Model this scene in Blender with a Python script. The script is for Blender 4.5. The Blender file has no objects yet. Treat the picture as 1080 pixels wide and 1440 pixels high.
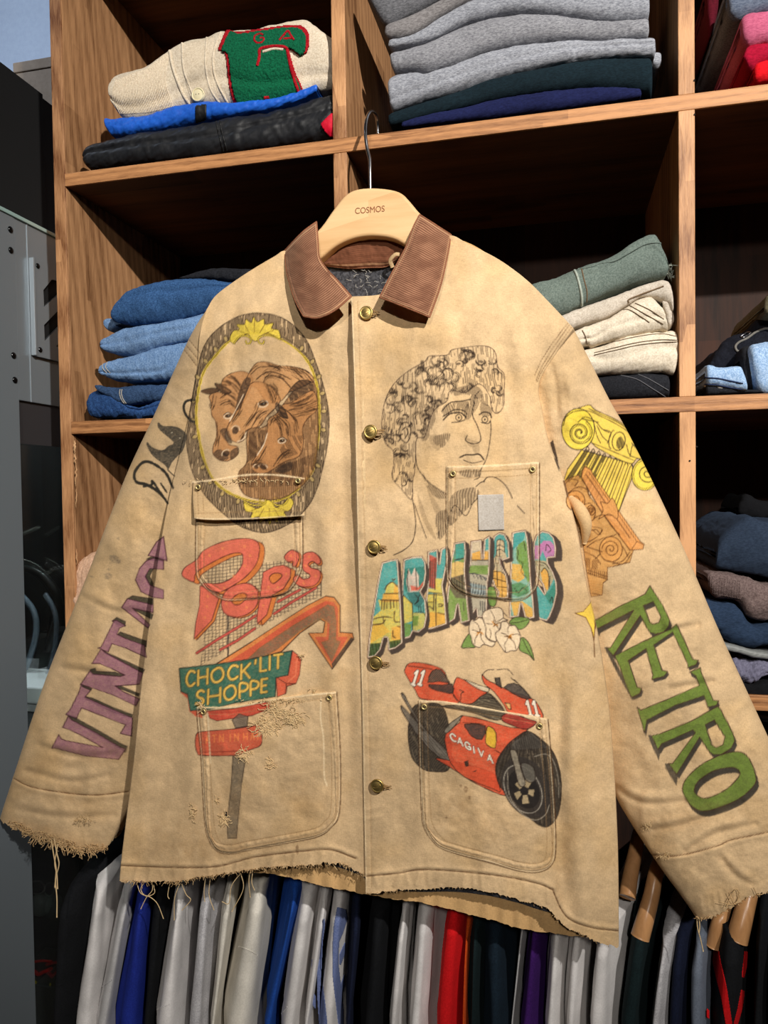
import bpy, bmesh, math, random
import numpy as np
from mathutils import Vector, Matrix, noise as mnoise
from mathutils.bvhtree import BVHTree

SC = bpy.context.scene
COL = SC.collection
random.seed(7)
RNG = np.random.default_rng(11)

# ------------------------------------------------------------------ camera
CAM = np.array([.7026, -.9578, -.1103])
YAW, PITCH, ROLL, FPX = -.2295, -.0269, -.0142, 1040.0
_f = np.array([math.sin(YAW) * math.cos(PITCH), math.cos(YAW) * math.cos(PITCH), math.sin(PITCH)])
_r = np.array([math.cos(YAW), -math.sin(YAW), 0.0])
_u = np.cross(_r, _f)
CR = math.cos(ROLL) * _r + math.sin(ROLL) * _u
CU = -math.sin(ROLL) * _r + math.cos(ROLL) * _u
CF = _f
cd = bpy.data.cameras.new('camera')
cam = bpy.data.objects.new('camera', cd)
COL.objects.link(cam)
cam.matrix_world = Matrix(((CR[0], CU[0], -CF[0], CAM[0]), (CR[1], CU[1], -CF[1], CAM[1]),
                           (CR[2], CU[2], -CF[2], CAM[2]), (0, 0, 0, 1)))
cd.sensor_fit = 'VERTICAL'
cd.sensor_height = 36.0
cd.lens = 36.0 * FPX / 1440.0
cd.clip_start = 0.02
SC.camera = cam

# ------------------------------------------------------------------ light
SC.view_settings.view_transform = 'Standard'
SC.view_settings.look = 'None'
SC.view_settings.exposure = 0.0
SC.view_settings.gamma = 1.0
SC.view_settings.use_curve_mapping = False

w = bpy.data.worlds.new('shop_air')
SC.world = w
w.use_nodes = True
w.node_tree.nodes['Background'].inputs[0].default_value = (1.0, .93, .86, 1)
w.node_tree.nodes['Background'].inputs[1].default_value = 0.2


def spot(name, loc, target, power, size, blend, radius, color):
    d = bpy.data.lights.new(name, 'SPOT')
    d.energy = power
    d.spot_size = size
    d.spot_blend = blend
    d.shadow_soft_size = radius
    d.color = color
    o = bpy.data.objects.new(name, d)
    COL.objects.link(o)
    o.location = loc
    o.rotation_euler = (Vector(target) - Vector(loc)).to_track_quat('-Z', 'Y').to_euler()
    return o


spot('track_spotlight', (1.85, -2.1, 1.22), (.64, 0, .3), 395, math.radians(52), 1.0, .024, (1.0, .965, .91))
spot('track_spotlight', (.85, -2.4, .8), (.5, 0, -.5), 92, math.radians(56), .9, .05, (1.0, .94, .86))
spot('cool_wall_fill', (-.95, -.45, 1.7), (-.6, 1.1, .95), 75, math.radians(110), .9, .06, (.72, .83, 1.0))  # unseen fill light, added to brighten the far wall and the carton


# ------------------------------------------------------------------ pixel -> place
def P(px, py, Y):
    """the point of the plane y = Y seen at a pixel of the 1080x1440 photograph"""
    d = CF + CR * ((px - 540) / FPX) - CU * ((py - 720) / FPX)
    return CAM + d * ((Y - CAM[1]) / d[1])


def PA(px, py, Y):
    px = np.asarray(px, float); py = np.asarray(py, float)
    d = CF + CR * ((px[..., None] - 540) / FPX) - CU * ((py[..., None] - 720) / FPX)
    return CAM + d * ((np.asarray(Y)[..., None] - CAM[1]) / d[..., 1:2])


def lin(c):
    c = np.asarray(c, float)
    if c.max() > 1.001: c = c / 255.0
    return np.where(c <= .04045, c / 12.92, ((c + .055) / 1.055) ** 2.4)


# ------------------------------------------------------------------ objects
def tag(o, label=None, cat=None, group=None, kind=None):
    if label: o['label'] = label
    if cat: o['category'] = cat
    if group: o['group'] = group
    if kind: o['kind'] = kind
    return o


def empty(name, loc=(0, 0, 0)):
    o = bpy.data.objects.new(name, None)
    COL.objects.link(o)
    o.location = loc
    o.empty_display_size = .02
    return o


def link(name, me, mat, parent=None, smooth=True):
    o = bpy.data.objects.new(name, me)
    COL.objects.link(o)
    if mat: me.materials.append(mat)
    if smooth: me.shade_smooth()
    if parent is not None:
        o.parent = parent
        o.matrix_parent_inverse = Matrix.Translation(-Vector(world_loc(parent)))
    return o


def world_loc(o):
    v = Vector(o.location)
    p = o.parent
    while p is not None:
        v = v + Vector(p.location) + o.matrix_parent_inverse.translation
        o = p; p = p.parent
    return v


def mesh_np(name, V, F, uv=None, col=None):
    """V (n,3); F (m,4) or (m,3) ints; uv (n,2) per vertex; col (n,3) linear per vertex"""
    V = np.ascontiguousarray(V, dtype=np.float32); F = np.ascontiguousarray(F, dtype=np.int32)
    me = bpy.data.meshes.new(name)
    n, m, k = len(V), len(F), F.shape[1]
    me.vertices.add(n); me.vertices.foreach_set('co', V.ravel())
    me.loops.add(m * k); me.loops.foreach_set('vertex_index', F.ravel())
    me.polygons.add(m)
    me.polygons.foreach_set('loop_start', np.arange(0, m * k, k, dtype=np.int32))
    me.polygons.foreach_set('loop_total', np.full(m, k, dtype=np.int32))
    me.update(calc_edges=True)
    if uv is not None:
        l = me.uv_layers.new(name='UVMap')
        l.data.foreach_set('uv', np.ascontiguousarray(np.asarray(uv, np.float32)[F.ravel()]).ravel())
    if col is not None:
        a = me.color_attributes.new('Col', 'FLOAT_COLOR', 'POINT')
        c = np.ones((n, 4), np.float32); c[:, :3] = col
        a.data.foreach_set('color', c.ravel())
    me.validate()
    return me


def grid_faces(nu, nv, wrap=False, flip=False):
    """vertex index = i*nv + j, i<nu, j<nv ; wrap closes j"""
    jj = nv if wrap else nv - 1
    i, j = np.meshgrid(np.arange(nu - 1), np.arange(jj), indexing='ij')
    i = i.ravel(); j = j.ravel(); j2 = (j + 1) % nv
    F = np.stack([i * nv + j, (i + 1) * nv + j, (i + 1) * nv + j2, i * nv + j2], 1)
    return F[:, ::-1] if flip else F


def box_mesh(name, boxes):
    """boxes: list of (x0,x1,y0,y1,z0,z1)"""
    bm = bmesh.new()
    for b in boxes:
        vs = [bm.verts.new((b[i], b[2 + j], b[4 + k])) for i in (0, 1) for j in (0, 1) for k in (0, 1)]
        for f in ((0, 1, 3, 2), (4, 6, 7, 5), (0, 4, 5, 1), (2, 3, 7, 6), (0, 2, 6, 4), (1, 5, 7, 3)):
            bm.faces.new([vs[q] for q in f])
    bmesh.ops.recalc_face_normals(bm, faces=bm.faces[:])
    me = bpy.data.meshes.new(name)
    bm.to_mesh(me); bm.free()
    return me


def box(name, b, mat, parent=None, bev=.0015):
    me = box_mesh(name, [b])
    o = link(name, me, mat, parent, smooth=False)
    if bev:
        md = o.modifiers.new('bevel', 'BEVEL'); md.width = bev; md.segments = 2; md.limit_method = 'ANGLE'
    return o


def tube_arrays(pts, r, n=8, r2=None):
    pts = np.asarray(pts, float)
    T = np.gradient(pts, axis=0); T /= np.linalg.norm(T, axis=1)[:, None] + 1e-12
    up = np.array([0, -1.0, .13]); 
    A = np.cross(T, up); A /= np.linalg.norm(A, axis=1)[:, None] + 1e-12
    B = np.cross(T, A)
    ph = np.linspace(0, 2 * np.pi, n, endpoint=False)
    r = np.broadcast_to(np.asarray(r, float), (len(pts),))
    q = r if r2 is None else np.broadcast_to(np.asarray(r2, float), (len(pts),))
    V = pts[:, None, :] + A[:, None, :] * (np.cos(ph)[None, :, None] * r[:, None, None]) + B[:, None, :] * (np.sin(ph)[None, :, None] * q[:, None, None])
    V = V.reshape(-1, 3)
    F = grid_faces(len(pts), n, wrap=True)
    c0 = len(V); V = np.vstack([V, pts[0], pts[-1]])
    j = np.arange(n); j2 = (j + 1) % n
    F = np.vstack([F, np.stack([j, j2, np.full(n, c0), np.full(n, c0)], 1)[:, [0, 1, 2, 2]] if False else np.zeros((0, 4), int)])
    tri = np.vstack([np.stack([j2, j, np.full(n, c0)], 1), np.stack([(len(pts) - 1) * n + j, (len(pts) - 1) * n + j2, np.full(n, c0 + 1)], 1)])
    return V, F, tri


def join_arrays(lst):
    """lst of (V,F quads,tri) -> triangulated"""
    Vs, Ts, off = [], [], 0
    for V, F, tri in lst:
        Vs.append(V)
        if len(F): Ts.append(np.vstack([F[:, [0, 1, 2]], F[:, [0, 2, 3]]]) + off)
        if len(tri): Ts.append(tri + off)
        off += len(V)
    return np.vstack(Vs), np.vstack(Ts)


def tubes(name, lst, r, mat, parent=None, n=8, r2=None):
    V, T = join_arrays([tube_arrays(p, r if np.isscalar(r) else r[i], n, r2) for i, p in enumerate(lst)])
    return link(name, mesh_np(name, V, T), mat, parent)


def cr(pts, n=12, closed=False):
    """Catmull-Rom through points (any dimension)"""
    p = np.asarray(pts, float)
    if closed: q = np.vstack([p[-1], p, p[0], p[1]])
    else: q = np.vstack([2 * p[0] - p[1], p, 2 * p[-1] - p[-2]])
    out = []
    t = np.linspace(0, 1, n, endpoint=False)[:, None]
    for i in range(1, len(q) - 2):
        a, b, c, d = q[i - 1], q[i], q[i + 1], q[i + 2]
        out.append(.5 * ((2 * b) + (c - a) * t + (2 * a - 5 * b + 4 * c - d) * t ** 2 + (3 * b - a - 3 * c + d) * t ** 3))
    o = np.vstack(out)
    return o if closed else np.vstack([o, p[-1]])


def resample(pts, n):
    p = np.asarray(pts, float)
    d = np.r_[0, np.cumsum(np.linalg.norm(np.diff(p, axis=0), axis=1))]
    t = np.linspace(0, d[-1], n)
    return np.stack([np.interp(t, d, p[:, k]) for k in range(p.shape[1])], 1)


def vnoise(x, y, seed=0):
    """smooth value noise, arrays in, -1..1 out"""
    g = np.random.default_rng(seed).uniform(-1, 1, (256, 256))
    xi = np.floor(x).astype(int); yi = np.floor(y).astype(int)
    fx = x - xi; fy = y - yi
    fx = fx * fx * fx * (fx * (fx * 6 - 15) + 10); fy = fy * fy * fy * (fy * (fy * 6 - 15) + 10)
    a = g[xi % 256, yi % 256]; b = g[(xi + 1) % 256, yi % 256]
    c = g[xi % 256, (yi + 1) % 256]; d = g[(xi + 1) % 256, (yi + 1) % 256]
    return (a * (1 - fx) + b * fx) * (1 - fy) + (c * (1 - fx) + d * fx) * fy


def fbm(x, y, seed=0, octv=4, gain=.5):
    s = 0; a = 1; n = 0
    for k in range(octv):
        s = s + a * vnoise(x * 2 ** k + 13.7 * k, y * 2 ** k + 7.1 * k, seed + k); n += a; a *= gain
    return s / n


# ------------------------------------------------------------------ materials
MATS = {}


def new_mat(name):
    m = bpy.data.materials.new(name); m.use_nodes = True
    return m, m.node_tree, m.node_tree.nodes['Principled BSDF']


def nd(nt, t, **kw):
    n = nt.nodes.new(t)
    for k, v in kw.items():
        if k in n.inputs: n.inputs[k].default_value = v
        else: setattr(n, k, v)
    return n


def plain(name, c, rough=.6, metal=0.0, spec=.5, coat=0, alpha=None):
    if name in MATS: return MATS[name]
    m, nt, b = new_mat(name)
    b.inputs['Base Color'].default_value = (*lin(c), 1)
    b.inputs['Roughness'].default_value = rough
    b.inputs['Metallic'].default_value = metal
    b.inputs['Specular IOR Level'].default_value = spec
    b.inputs['Coat Weight'].default_value = coat
    MATS[name] = m
    return m


def fabric(name, c1, c2=None, scale=300, stretch=(1, 1, 1), bump=.4, rough=.95, speck=None, coarse=8, sheen=.2, bumpd=.0006, spec=.15):
    """woven / fleece cloth: fine speckle between two colours, broad wear and a fine bump"""
    if name in MATS: return MATS[name]
    m, nt, b = new_mat(name); L = nt.links
    c1 = lin(c1); c2 = lin(c2) if c2 is not None else c1 * .78
    tc = nd(nt, 'ShaderNodeTexCoord'); mp = nd(nt, 'ShaderNodeMapping'); mp.inputs['Scale'].default_value = stretch
    L.new(tc.outputs['Object'], mp.inputs['Vector'])
    n1 = nd(nt, 'ShaderNodeTexNoise', Scale=scale, Detail=3.0, Roughness=.7)
    L.new(mp.outputs[0], n1.inputs['Vector'])
    n2 = nd(nt, 'ShaderNodeTexNoise', Scale=coarse, Detail=3.0)
    L.new(tc.outputs['Object'], n2.inputs['Vector'])
    rp = nd(nt, 'ShaderNodeValToRGB')
    rp.color_ramp.elements[0].position = .36; rp.color_ramp.elements[0].color = (*c2, 1)
    rp.color_ramp.elements[1].position = .64; rp.color_ramp.elements[1].color = (*c1, 1)
    L.new(n1.outputs['Fac'], rp.inputs[0])
    mr = nd(nt, 'ShaderNodeMapRange'); mr.inputs['To Min'].default_value = .82; mr.inputs['To Max'].default_value = 1.14
    mr.inputs['From Min'].default_value = .3; mr.inputs['From Max'].default_value = .7
    L.new(n2.outputs['Fac'], mr.inputs['Value'])
    mx = nd(nt, 'ShaderNodeVectorMath', operation='SCALE')
    L.new(rp.outputs[0], mx.inputs[0]); L.new(mr.outputs[0], mx.inputs['Scale'])
    L.new(mx.outputs[0], b.inputs['Base Color'])
    bp = nd(nt, 'ShaderNodeBump', Strength=bump, Distance=bumpd)
    L.new(n1.outputs['Fac'], bp.inputs['Height']); L.new(bp.outputs[0], b.inputs['Normal'])
    b.inputs['Roughness'].default_value = rough
    b.inputs['Specular IOR Level'].default_value = spec
    b.inputs['Sheen Weight'].default_value = sheen
    b.inputs['Sheen Tint'].default_value = (*np.clip(c1 * 1.3, 0, 1), 1)
    MATS[name] = m
    return m


def vc_cloth(name, scale=900, bump=.35, dist=.0005, rough=.92, sheen=.12, stretch=(1, 1, .35), amp=.16):
    """cloth whose dye and ink come from the mesh's colour attribute, with a woven speckle"""
    if name in MATS: return MATS[name]
    m, nt, b = new_mat(name); L = nt.links
    at = nd(nt, 'ShaderNodeVertexColor'); at.layer_name = 'Col'
    tc = nd(nt, 'ShaderNodeTexCoord'); mp = nd(nt, 'ShaderNodeMapping'); mp.inputs['Scale'].default_value = stretch
    L.new(tc.outputs['Object'], mp.inputs['Vector'])
    n1 = nd(nt, 'ShaderNodeTexNoise', Scale=scale, Detail=2.0, Roughness=.6); L.new(mp.outputs[0], n1.inputs['Vector'])
    mp2 = nd(nt, 'ShaderNodeMapping'); mp2.inputs['Scale'].default_value = (stretch[2], 1, stretch[0])
    L.new(tc.outputs['Object'], mp2.inputs['Vector'])
    n2 = nd(nt, 'ShaderNodeTexNoise', Scale=scale * .8, Detail=2.0, Roughness=.6); L.new(mp2.outputs[0], n2.inputs['Vector'])
    ad = nd(nt, 'ShaderNodeMath', operation='ADD'); L.new(n1.outputs['Fac'], ad.inputs[0]); L.new(n2.outputs['Fac'], ad.inputs[1])
    mr = nd(nt, 'ShaderNodeMapRange'); mr.inputs['From Min'].default_value = .7; mr.inputs['From Max'].default_value = 1.3
    mr.inputs['To Min'].default_value = 1 - amp; mr.inputs['To Max'].default_value = 1 + amp
    L.new(ad.outputs[0], mr.inputs['Value'])
    mx = nd(nt, 'ShaderNodeVectorMath', operation='SCALE'); L.new(at.outputs['Color'], mx.inputs[0]); L.new(mr.outputs[0], mx.inputs['Scale'])
    L.new(mx.outputs[0], b.inputs['Base Color'])
    bp = nd(nt, 'ShaderNodeBump', Strength=bump, Distance=dist); L.new(ad.outputs[0], bp.inputs['Height']); L.new(bp.outputs[0], b.inputs['Normal'])
    b.inputs['Roughness'].default_value = rough; b.inputs['Specular IOR Level'].default_value = .12
    b.inputs['Sheen Weight'].default_value = sheen; b.inputs['Sheen Tint'].default_value = (.9, .75, .55, 1)
    MATS[name] = m
    return m


def wood(name, c_dark, c_light, axis='X', plank=.12, rough=.5, bumps=.25, grain=26, seedoff=0.0, knots=True):
    """laminated pine stained brown: grain along `axis`, joined staves of different tone"""
    if name in MATS: return MATS[name]
    m, nt, b = new_mat(name); L = nt.links
    tc = nd(nt, 'ShaderNodeTexCoord')
    mp = nd(nt, 'ShaderNodeMapping')
    s = {'X': (.09, 1, 1), 'Z': (1, 1, .09), 'Y': (1, .09, 1)}[axis]
    mp.inputs['Scale'].default_value = s; mp.inputs['Location'].default_value = (seedoff, seedoff * .7, seedoff * 1.3)
    L.new(tc.outputs['Object'], mp.inputs['Vector'])
    n0 = nd(nt, 'ShaderNodeTexNoise', Scale=9.0, Detail=4.0, Distortion=.6); L.new(mp.outputs[0], n0.inputs['Vector'])
    n1 = nd(nt, 'ShaderNodeTexNoise', Scale=float(grain * 6), Detail=6.0, Roughness=.65, Distortion=.3); L.new(mp.outputs[0], n1.inputs['Vector'])
    # growth rings from a distorted wave
    wv = nd(nt, 'ShaderNodeTexWave', wave_type='RINGS', Scale=float(grain) * .5, Distortion=5.0, Detail=2.5); wv.inputs['Detail Scale'].default_value = 1.2
    L.new(mp.outputs[0], wv.inputs['Vector'])
    # staves
    mp3 = nd(nt, 'ShaderNodeMapping')
    mp3.inputs['Scale'].default_value = {'X': (.22, 1, 1), 'Z': (1, 1, .22), 'Y': (1, .22, 1)}[axis]
    mp3.inputs['Location'].default_value = (seedoff + .31, .017 + seedoff, .093 + seedoff)
    L.new(tc.outputs['Object'], mp3.inputs['Vector'])
    vo = nd(nt, 'ShaderNodeTexVoronoi', distance='CHEBYCHEV', Scale=1 / plank); L.new(mp3.outputs[0], vo.inputs['Vector'])
    sep = nd(nt, 'ShaderNodeSeparateColor'); L.new(vo.outputs['Color'], sep.inputs[0])
    a1 = nd(nt, 'ShaderNodeMath', operation='MULTIPLY_ADD'); a1.inputs[1].default_value = .42; L.new(n0.outputs['Fac'], a1.inputs[0])
    m2 = nd(nt, 'ShaderNodeMath', operation='MULTIPLY'); m2.inputs[1].default_value = .62; L.new(n1.outputs['Fac'], m2.inputs[0]); L.new(m2.outputs[0], a1.inputs[2])
    a2 = nd(nt, 'ShaderNodeMath', operation='MULTIPLY_ADD'); a2.inputs[1].default_value = .16; L.new(wv.outputs['Fac'], a2.inputs[0]); L.new(a1.outputs[0], a2.inputs[2])
    a3 = nd(nt, 'ShaderNodeMath', operation='MULTIPLY_ADD'); a3.inputs[1].default_value = .26; L.new(sep.outputs[0], a3.inputs[0]); L.new(a2.outputs[0], a3.inputs[2])
    rp = nd(nt, 'ShaderNodeValToRGB'); e = rp.color_ramp.elements
    cd_, cl = lin(c_dark), lin(c_light)
    e[0].position = .46; e[0].color = (*cd_, 1); e[1].position = .92; e[1].color = (*cl, 1)
    k = e.new(.66); k.color = (*(cd_ * .5 + cl * .5), 1)
    L.new(a3.outputs[0], rp.inputs[0])
    # knots
    vk = nd(nt, 'ShaderNodeTexVoronoi', Scale=7.0); mpk = nd(nt, 'ShaderNodeMapping'); mpk.inputs['Scale'].default_value = {'X': (.45, 1, 1), 'Z': (1, 1, .45), 'Y': (1, .45, 1)}[axis]
    mpk.inputs['Location'].default_value = (seedoff * 2 + .4, .2, .7)
    L.new(tc.outputs['Object'], mpk.inputs['Vector']); L.new(mpk.outputs[0], vk.inputs['Vector'])
    kr = nd(nt, 'ShaderNodeMapRange'); kr.inputs['From Min'].default_value = .03; kr.inputs['From Max'].default_value = .12
    kr.inputs['To Min'].default_value = .35 if knots else 1.0; kr.inputs['To Max'].default_value = 1.0
    L.new(vk.outputs['Distance'], kr.inputs['Value'])
    mx = nd(nt, 'ShaderNodeVectorMath', operation='SCALE'); L.new(rp.outputs[0], mx.inputs[0]); L.new(kr.outputs[0], mx.inputs['Scale'])
    L.new(mx.outputs[0], b.inputs['Base Color'])
    bp = nd(nt, 'ShaderNodeBump', Strength=bumps, Distance=.001); L.new(n1.outputs['Fac'], bp.inputs['Height']); L.new(bp.outputs[0], b.inputs['Normal'])
    b.inputs['Roughness'].default_value = rough; b.inputs['Specular IOR Level'].default_value = .3
    MATS[name] = m
    return m
# ================================================================== the room
X1, X2, X3 = .4256, .8576, 1.29
SP = .36
TH = .0185
DEP = .34
W_EDGE = wood('shelf_edge_pine', (88, 48, 24), (202, 144, 94), 'X', plank=.05, rough=.5, grain=75, bumps=.5)
W_UP = wood('upright_edge_pine', (112, 68, 38), (214, 160, 112), 'Z', plank=.05, rough=.5, grain=75, bumps=.5, seedoff=.4)
W_PAN = wood('panel_pine', (104, 66, 38), (196, 146, 102), 'Z', plank=.07, rough=.55, grain=64, seedoff=1.3)
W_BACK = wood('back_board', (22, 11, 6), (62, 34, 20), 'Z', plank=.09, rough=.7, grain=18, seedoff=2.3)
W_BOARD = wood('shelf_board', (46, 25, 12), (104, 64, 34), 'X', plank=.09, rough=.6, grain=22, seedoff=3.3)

shelf = empty('shelving_unit', (0, 0, -1.2))
tag(shelf, 'brown stained pine cubby shelving unit behind the jacket, holding folded clothes', 'shelf')
ZB, ZT = -1.2, 1.0


def upright(x, y1, z0, z1, edge=W_UP):
    o = box('upright', (x - TH / 2, x + TH / 2, .003, y1, z0, z1), W_PAN, shelf, .001)
    e = box('edge_strip', (x - TH / 2, x + TH / 2, 0, .003, z0, z1), edge, o, .0008)
    return o


rows = [SP * 2, SP, 0, -SP]
upright(-.0010, DEP, -SP - TH, ZT)
zs = [ZT] + rows
for x in (X1, X2):
    for k, z in enumerate(zs[:-1]):
        upright(x, DEP, zs[k + 1], z - TH if k else z)
upright(X3, DEP, ZB, ZT)
for z in rows:
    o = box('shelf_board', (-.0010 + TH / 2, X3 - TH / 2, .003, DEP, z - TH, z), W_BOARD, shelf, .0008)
    box('edge_strip', (-.0010 + TH / 2, X3 - TH / 2, -.0005, .0035, z - TH, z), W_EDGE, o, .0008)
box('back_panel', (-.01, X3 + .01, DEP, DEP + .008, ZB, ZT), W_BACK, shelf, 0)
# small nail holes in the edge strips
NAIL = plain('nail_hole', (30, 20, 14), .9)
for (px, py) in ((976.5, 113), (976.8, 161), (980, 588 + 40), (970, 648), (981, 543)):
    c = P(px, py, -.0004)
    V, T = join_arrays([tube_arrays([c + np.array([0, -.0006, 0]), c + np.array([0, .0006, 0])], .0011, 8)])
    link('nail_hole', mesh_np('nail_hole', V, T), NAIL, shelf)
# splintered chip on the left upright, below the second shelf
CHIP = wood('raw_splinter', (150, 96, 60), (232, 190, 140), 'Z', plank=.03, rough=.8, seedoff=5)
c = []
for q, (px, py, w_, h_) in enumerate(((105.5, 628, 3.5, 9), (106, 645, 3, 8), (107, 668, 2.5, 16), (107.5, 700, 2.0, 14), (108, 782, 2.5, 12))):
    p = [P(px + random.uniform(-1, 1), py + t * h_, -.0008 - .0012 * math.sin((t + 1) * 1.57)) for t in np.linspace(-1, 1, 9)]
    V, F, tri = tube_arrays(p, w_ * .0005 * np.sin(np.linspace(.12, 3.02, 9)), 7)
    c.append((V, F, tri))
for a in c:
    V, T = join_arrays([a])
    link('splinter', mesh_np('splinter', V, T), CHIP, shelf, smooth=False)

# hanging rail in the lower compartments
RAIL = plain('rail_steel', (120, 118, 115), .3, 1.0)
tubes('hanging_rail', [[(.01, .17, -.43), (X3 - .01, .17, -.43)]], .011, RAIL, shelf, 16)

# room
WALL = fabric('painted_wall', (208, 220, 236), (200, 212, 230), scale=60, bump=.1, rough=.9, coarse=2, sheen=0)
o = box('wall_back', (-3.0, 4.0, 1.25, 1.3, -1.2, 2.6), WALL, None, 0); tag(o, kind='structure')
o = box('wall_left', (-3.05, -3.0, -3.2, 1.3, -1.2, 2.6), fabric('dark_side_wall', (92, 88, 84), scale=40, sheen=0), None, 0); tag(o, kind='structure')
o = box('wall_right', (3.2, 3.25, -3.2, 1.3, -1.2, 2.6), MATS['dark_side_wall'], None, 0); tag(o, kind='structure')
o = box('wall_front', (-3.0, 3.2, -3.25, -3.2, -1.2, 2.6), MATS['dark_side_wall'], None, 0); tag(o, kind='structure')
FLOOR = wood('floor_board', (40, 30, 24), (84, 64, 50), 'X', plank=.2, rough=.5, seedoff=8)
o = box('floor', (-3.0, 4.0, -3.2, 1.3, -1.25, -1.2), FLOOR, None, 0); tag(o, kind='structure')
o = box('ceiling', (-3.0, 4.0, -3.2, 1.3, 2.6, 2.65), plain('ceiling_paint', (120, 118, 115), .9), None, 0); tag(o, kind='structure')

# ------------------------------------------------------------------ steel and glass cabinet at the left
GREY = plain('grey_powder_coat', (132, 140, 146), .42, .35, .5)
GREY2 = plain('grey_powder_coat_edge', (150, 158, 164), .35, .4, .5)
BLACKM = plain('black_gloss', (10, 10, 11), .2, 0, .5)
VOID = plain('case_shade_black', (9, 9, 10), .5)
cab = empty('display_cabinet', (-.3, .05, -1.2))
tag(cab, 'grey steel framed display cabinet with glass side, bolted bracket and slots, left of the shelving', 'cabinet')
XC = -.115


def PX(px, py, X):
    d = CF + CR * ((px - 540) / FPX) - CU * ((py - 720) / FPX)
    return CAM + d * ((X - CAM[0]) / d[0])


def side_prism(name, poly, X, th, mat, parent, hole=None):
    """plate standing in the plane x = X, its outline given by photo pixels, th thick away from the aisle"""
    pts = [PX(a, b, X) for a, b in poly]
    bm = bmesh.new()
    vs = [bm.verts.new(p) for p in pts]
    f = bm.faces.new(vs)
    r = bmesh.ops.extrude_face_region(bm, geom=[f])
    for v in [g for g in r['geom'] if isinstance(g, bmesh.types.BMVert)]: v.co.x -= th
    bmesh.ops.recalc_face_normals(bm, faces=bm.faces[:])
    me = bpy.data.meshes.new(name); bm.to_mesh(me); bm.free()
    return link(name, me, mat, parent, smooth=False)


yA = PX(-22, 700, XC)[1]; yP = PX(31, 700, XC)[1]; yE = PX(90, 500, XC)[1] + .02
ztop = PX(20, 306, XC)[2]; zmid = PX(60, 568, XC)[2]
yS = PX(40, 400, XC)[1]
box('side_post', (XC - .04, XC, yA, yP, -1.2, ztop), GREY, cab, .001)
box('side_panel', (XC - .03, XC - .0008, yP, yE, zmid, ztop), GREY, cab, .001)
box('panel_seam', (XC - .002, XC + .0004, yS - .0006, yS + .0006, zmid, ztop), GREY2, cab, 0)
# bracket plate with chevron slots, standing proud of the panel
bp_ = empty('bracket', PX(60, 450, XC))
bp_.parent = cab; bp_.matrix_parent_inverse = Matrix.Translation(-Vector(cab.location))
XB = XC + .006
SLOT = plain('slot_darkness', (6, 6, 7), .9)


def yz(px, py): 
    q = PX(px, py, XB); return (q[1], q[2])


def prism_loops(name, outer, holes, X0, X1_, mat, parent):
    bm = bmesh.new()
    cu = bpy.data.curves.new(name, 'CURVE'); cu.dimensions = '2D'; cu.fill_mode = 'BOTH'; cu.extrude = abs(X1_ - X0) / 2
    for lp in [outer] + holes:
        sp = cu.splines.new('POLY'); sp.points.add(len(lp) - 1)
        for k, (a, b_) in enumerate(lp): sp.points[k].co = (a, b_, 0, 1)
        sp.use_cyclic_u = True
    tmp = bpy.data.objects.new(name, cu); COL.objects.link(tmp)
    me = bpy.data.meshes.new_from_object(tmp)
    bpy.data.objects.remove(tmp); bm.free()
    n = len(me.vertices); co = np.zeros(n * 3); me.vertices.foreach_get('co', co); co = co.reshape(-1, 3)
    V = np.stack([(X0 + X1_) / 2 + co[:, 2], co[:, 0], co[:, 1]], 1)
    me.vertices.foreach_set('co', V.ravel().astype(np.float32))
    me.update()
    return link(name, me, mat, parent, smooth=False)


yb0, zb1 = yz(46, 362); _, zb0 = yz(50, 500)
yb1 = yz(96, 400)[0]
outer = [(yb0, zb0), (yb1, zb0), (yb1, zb1), (yb0, zb1)]
h1 = [yz(61, 408), yz(73, 393), yz(92, 397), yz(92, 406), yz(62, 431)]
h2 = [yz(62, 457), yz(94, 424), yz(94, 448), yz(63, 479)]
h3 = [yz(79, 487), yz(94, 470), yz(94, 492)]
prism_loops('bracket_plate', outer, [h1, h2, h3], XB, XC + .003, GREY, bp_)
box('slot_shade_sheet', (XC - .0005, XC + .001, yb0 + .004, yb1, zb0 + .01, zb1 - .01), SLOT, bp_, 0)  # black sheet put in for the shade seen through the slots
box('bracket_flange', (XC, XB + .003, yb0 - .0025, yb0 + .0015, zb0, zb1), GREY2, bp_, .001)


def dome(name, c, r, mat, parent, axis='X', squash=.6, nseg=20):
    th = np.linspace(0, np.pi / 2, 8); ph = np.linspace(0, 2 * np.pi, nseg, endpoint=False)
    A, B = np.meshgrid(th, ph, indexing='ij')
    h = np.sin(A) * squash * r; rr = np.cos(A) * r
    if axis == 'X': V = np.stack([h, rr * np.cos(B), rr * np.sin(B)], -1)
    else: V = np.stack([rr * np.cos(B), -h, rr * np.sin(B)], -1)
    V = V.reshape(-1, 3) + np.asarray(c)
    F = grid_faces(8, nseg, wrap=True, flip=(axis != 'X'))
    return link(name, mesh_np(name, V, F), mat, parent)


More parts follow.
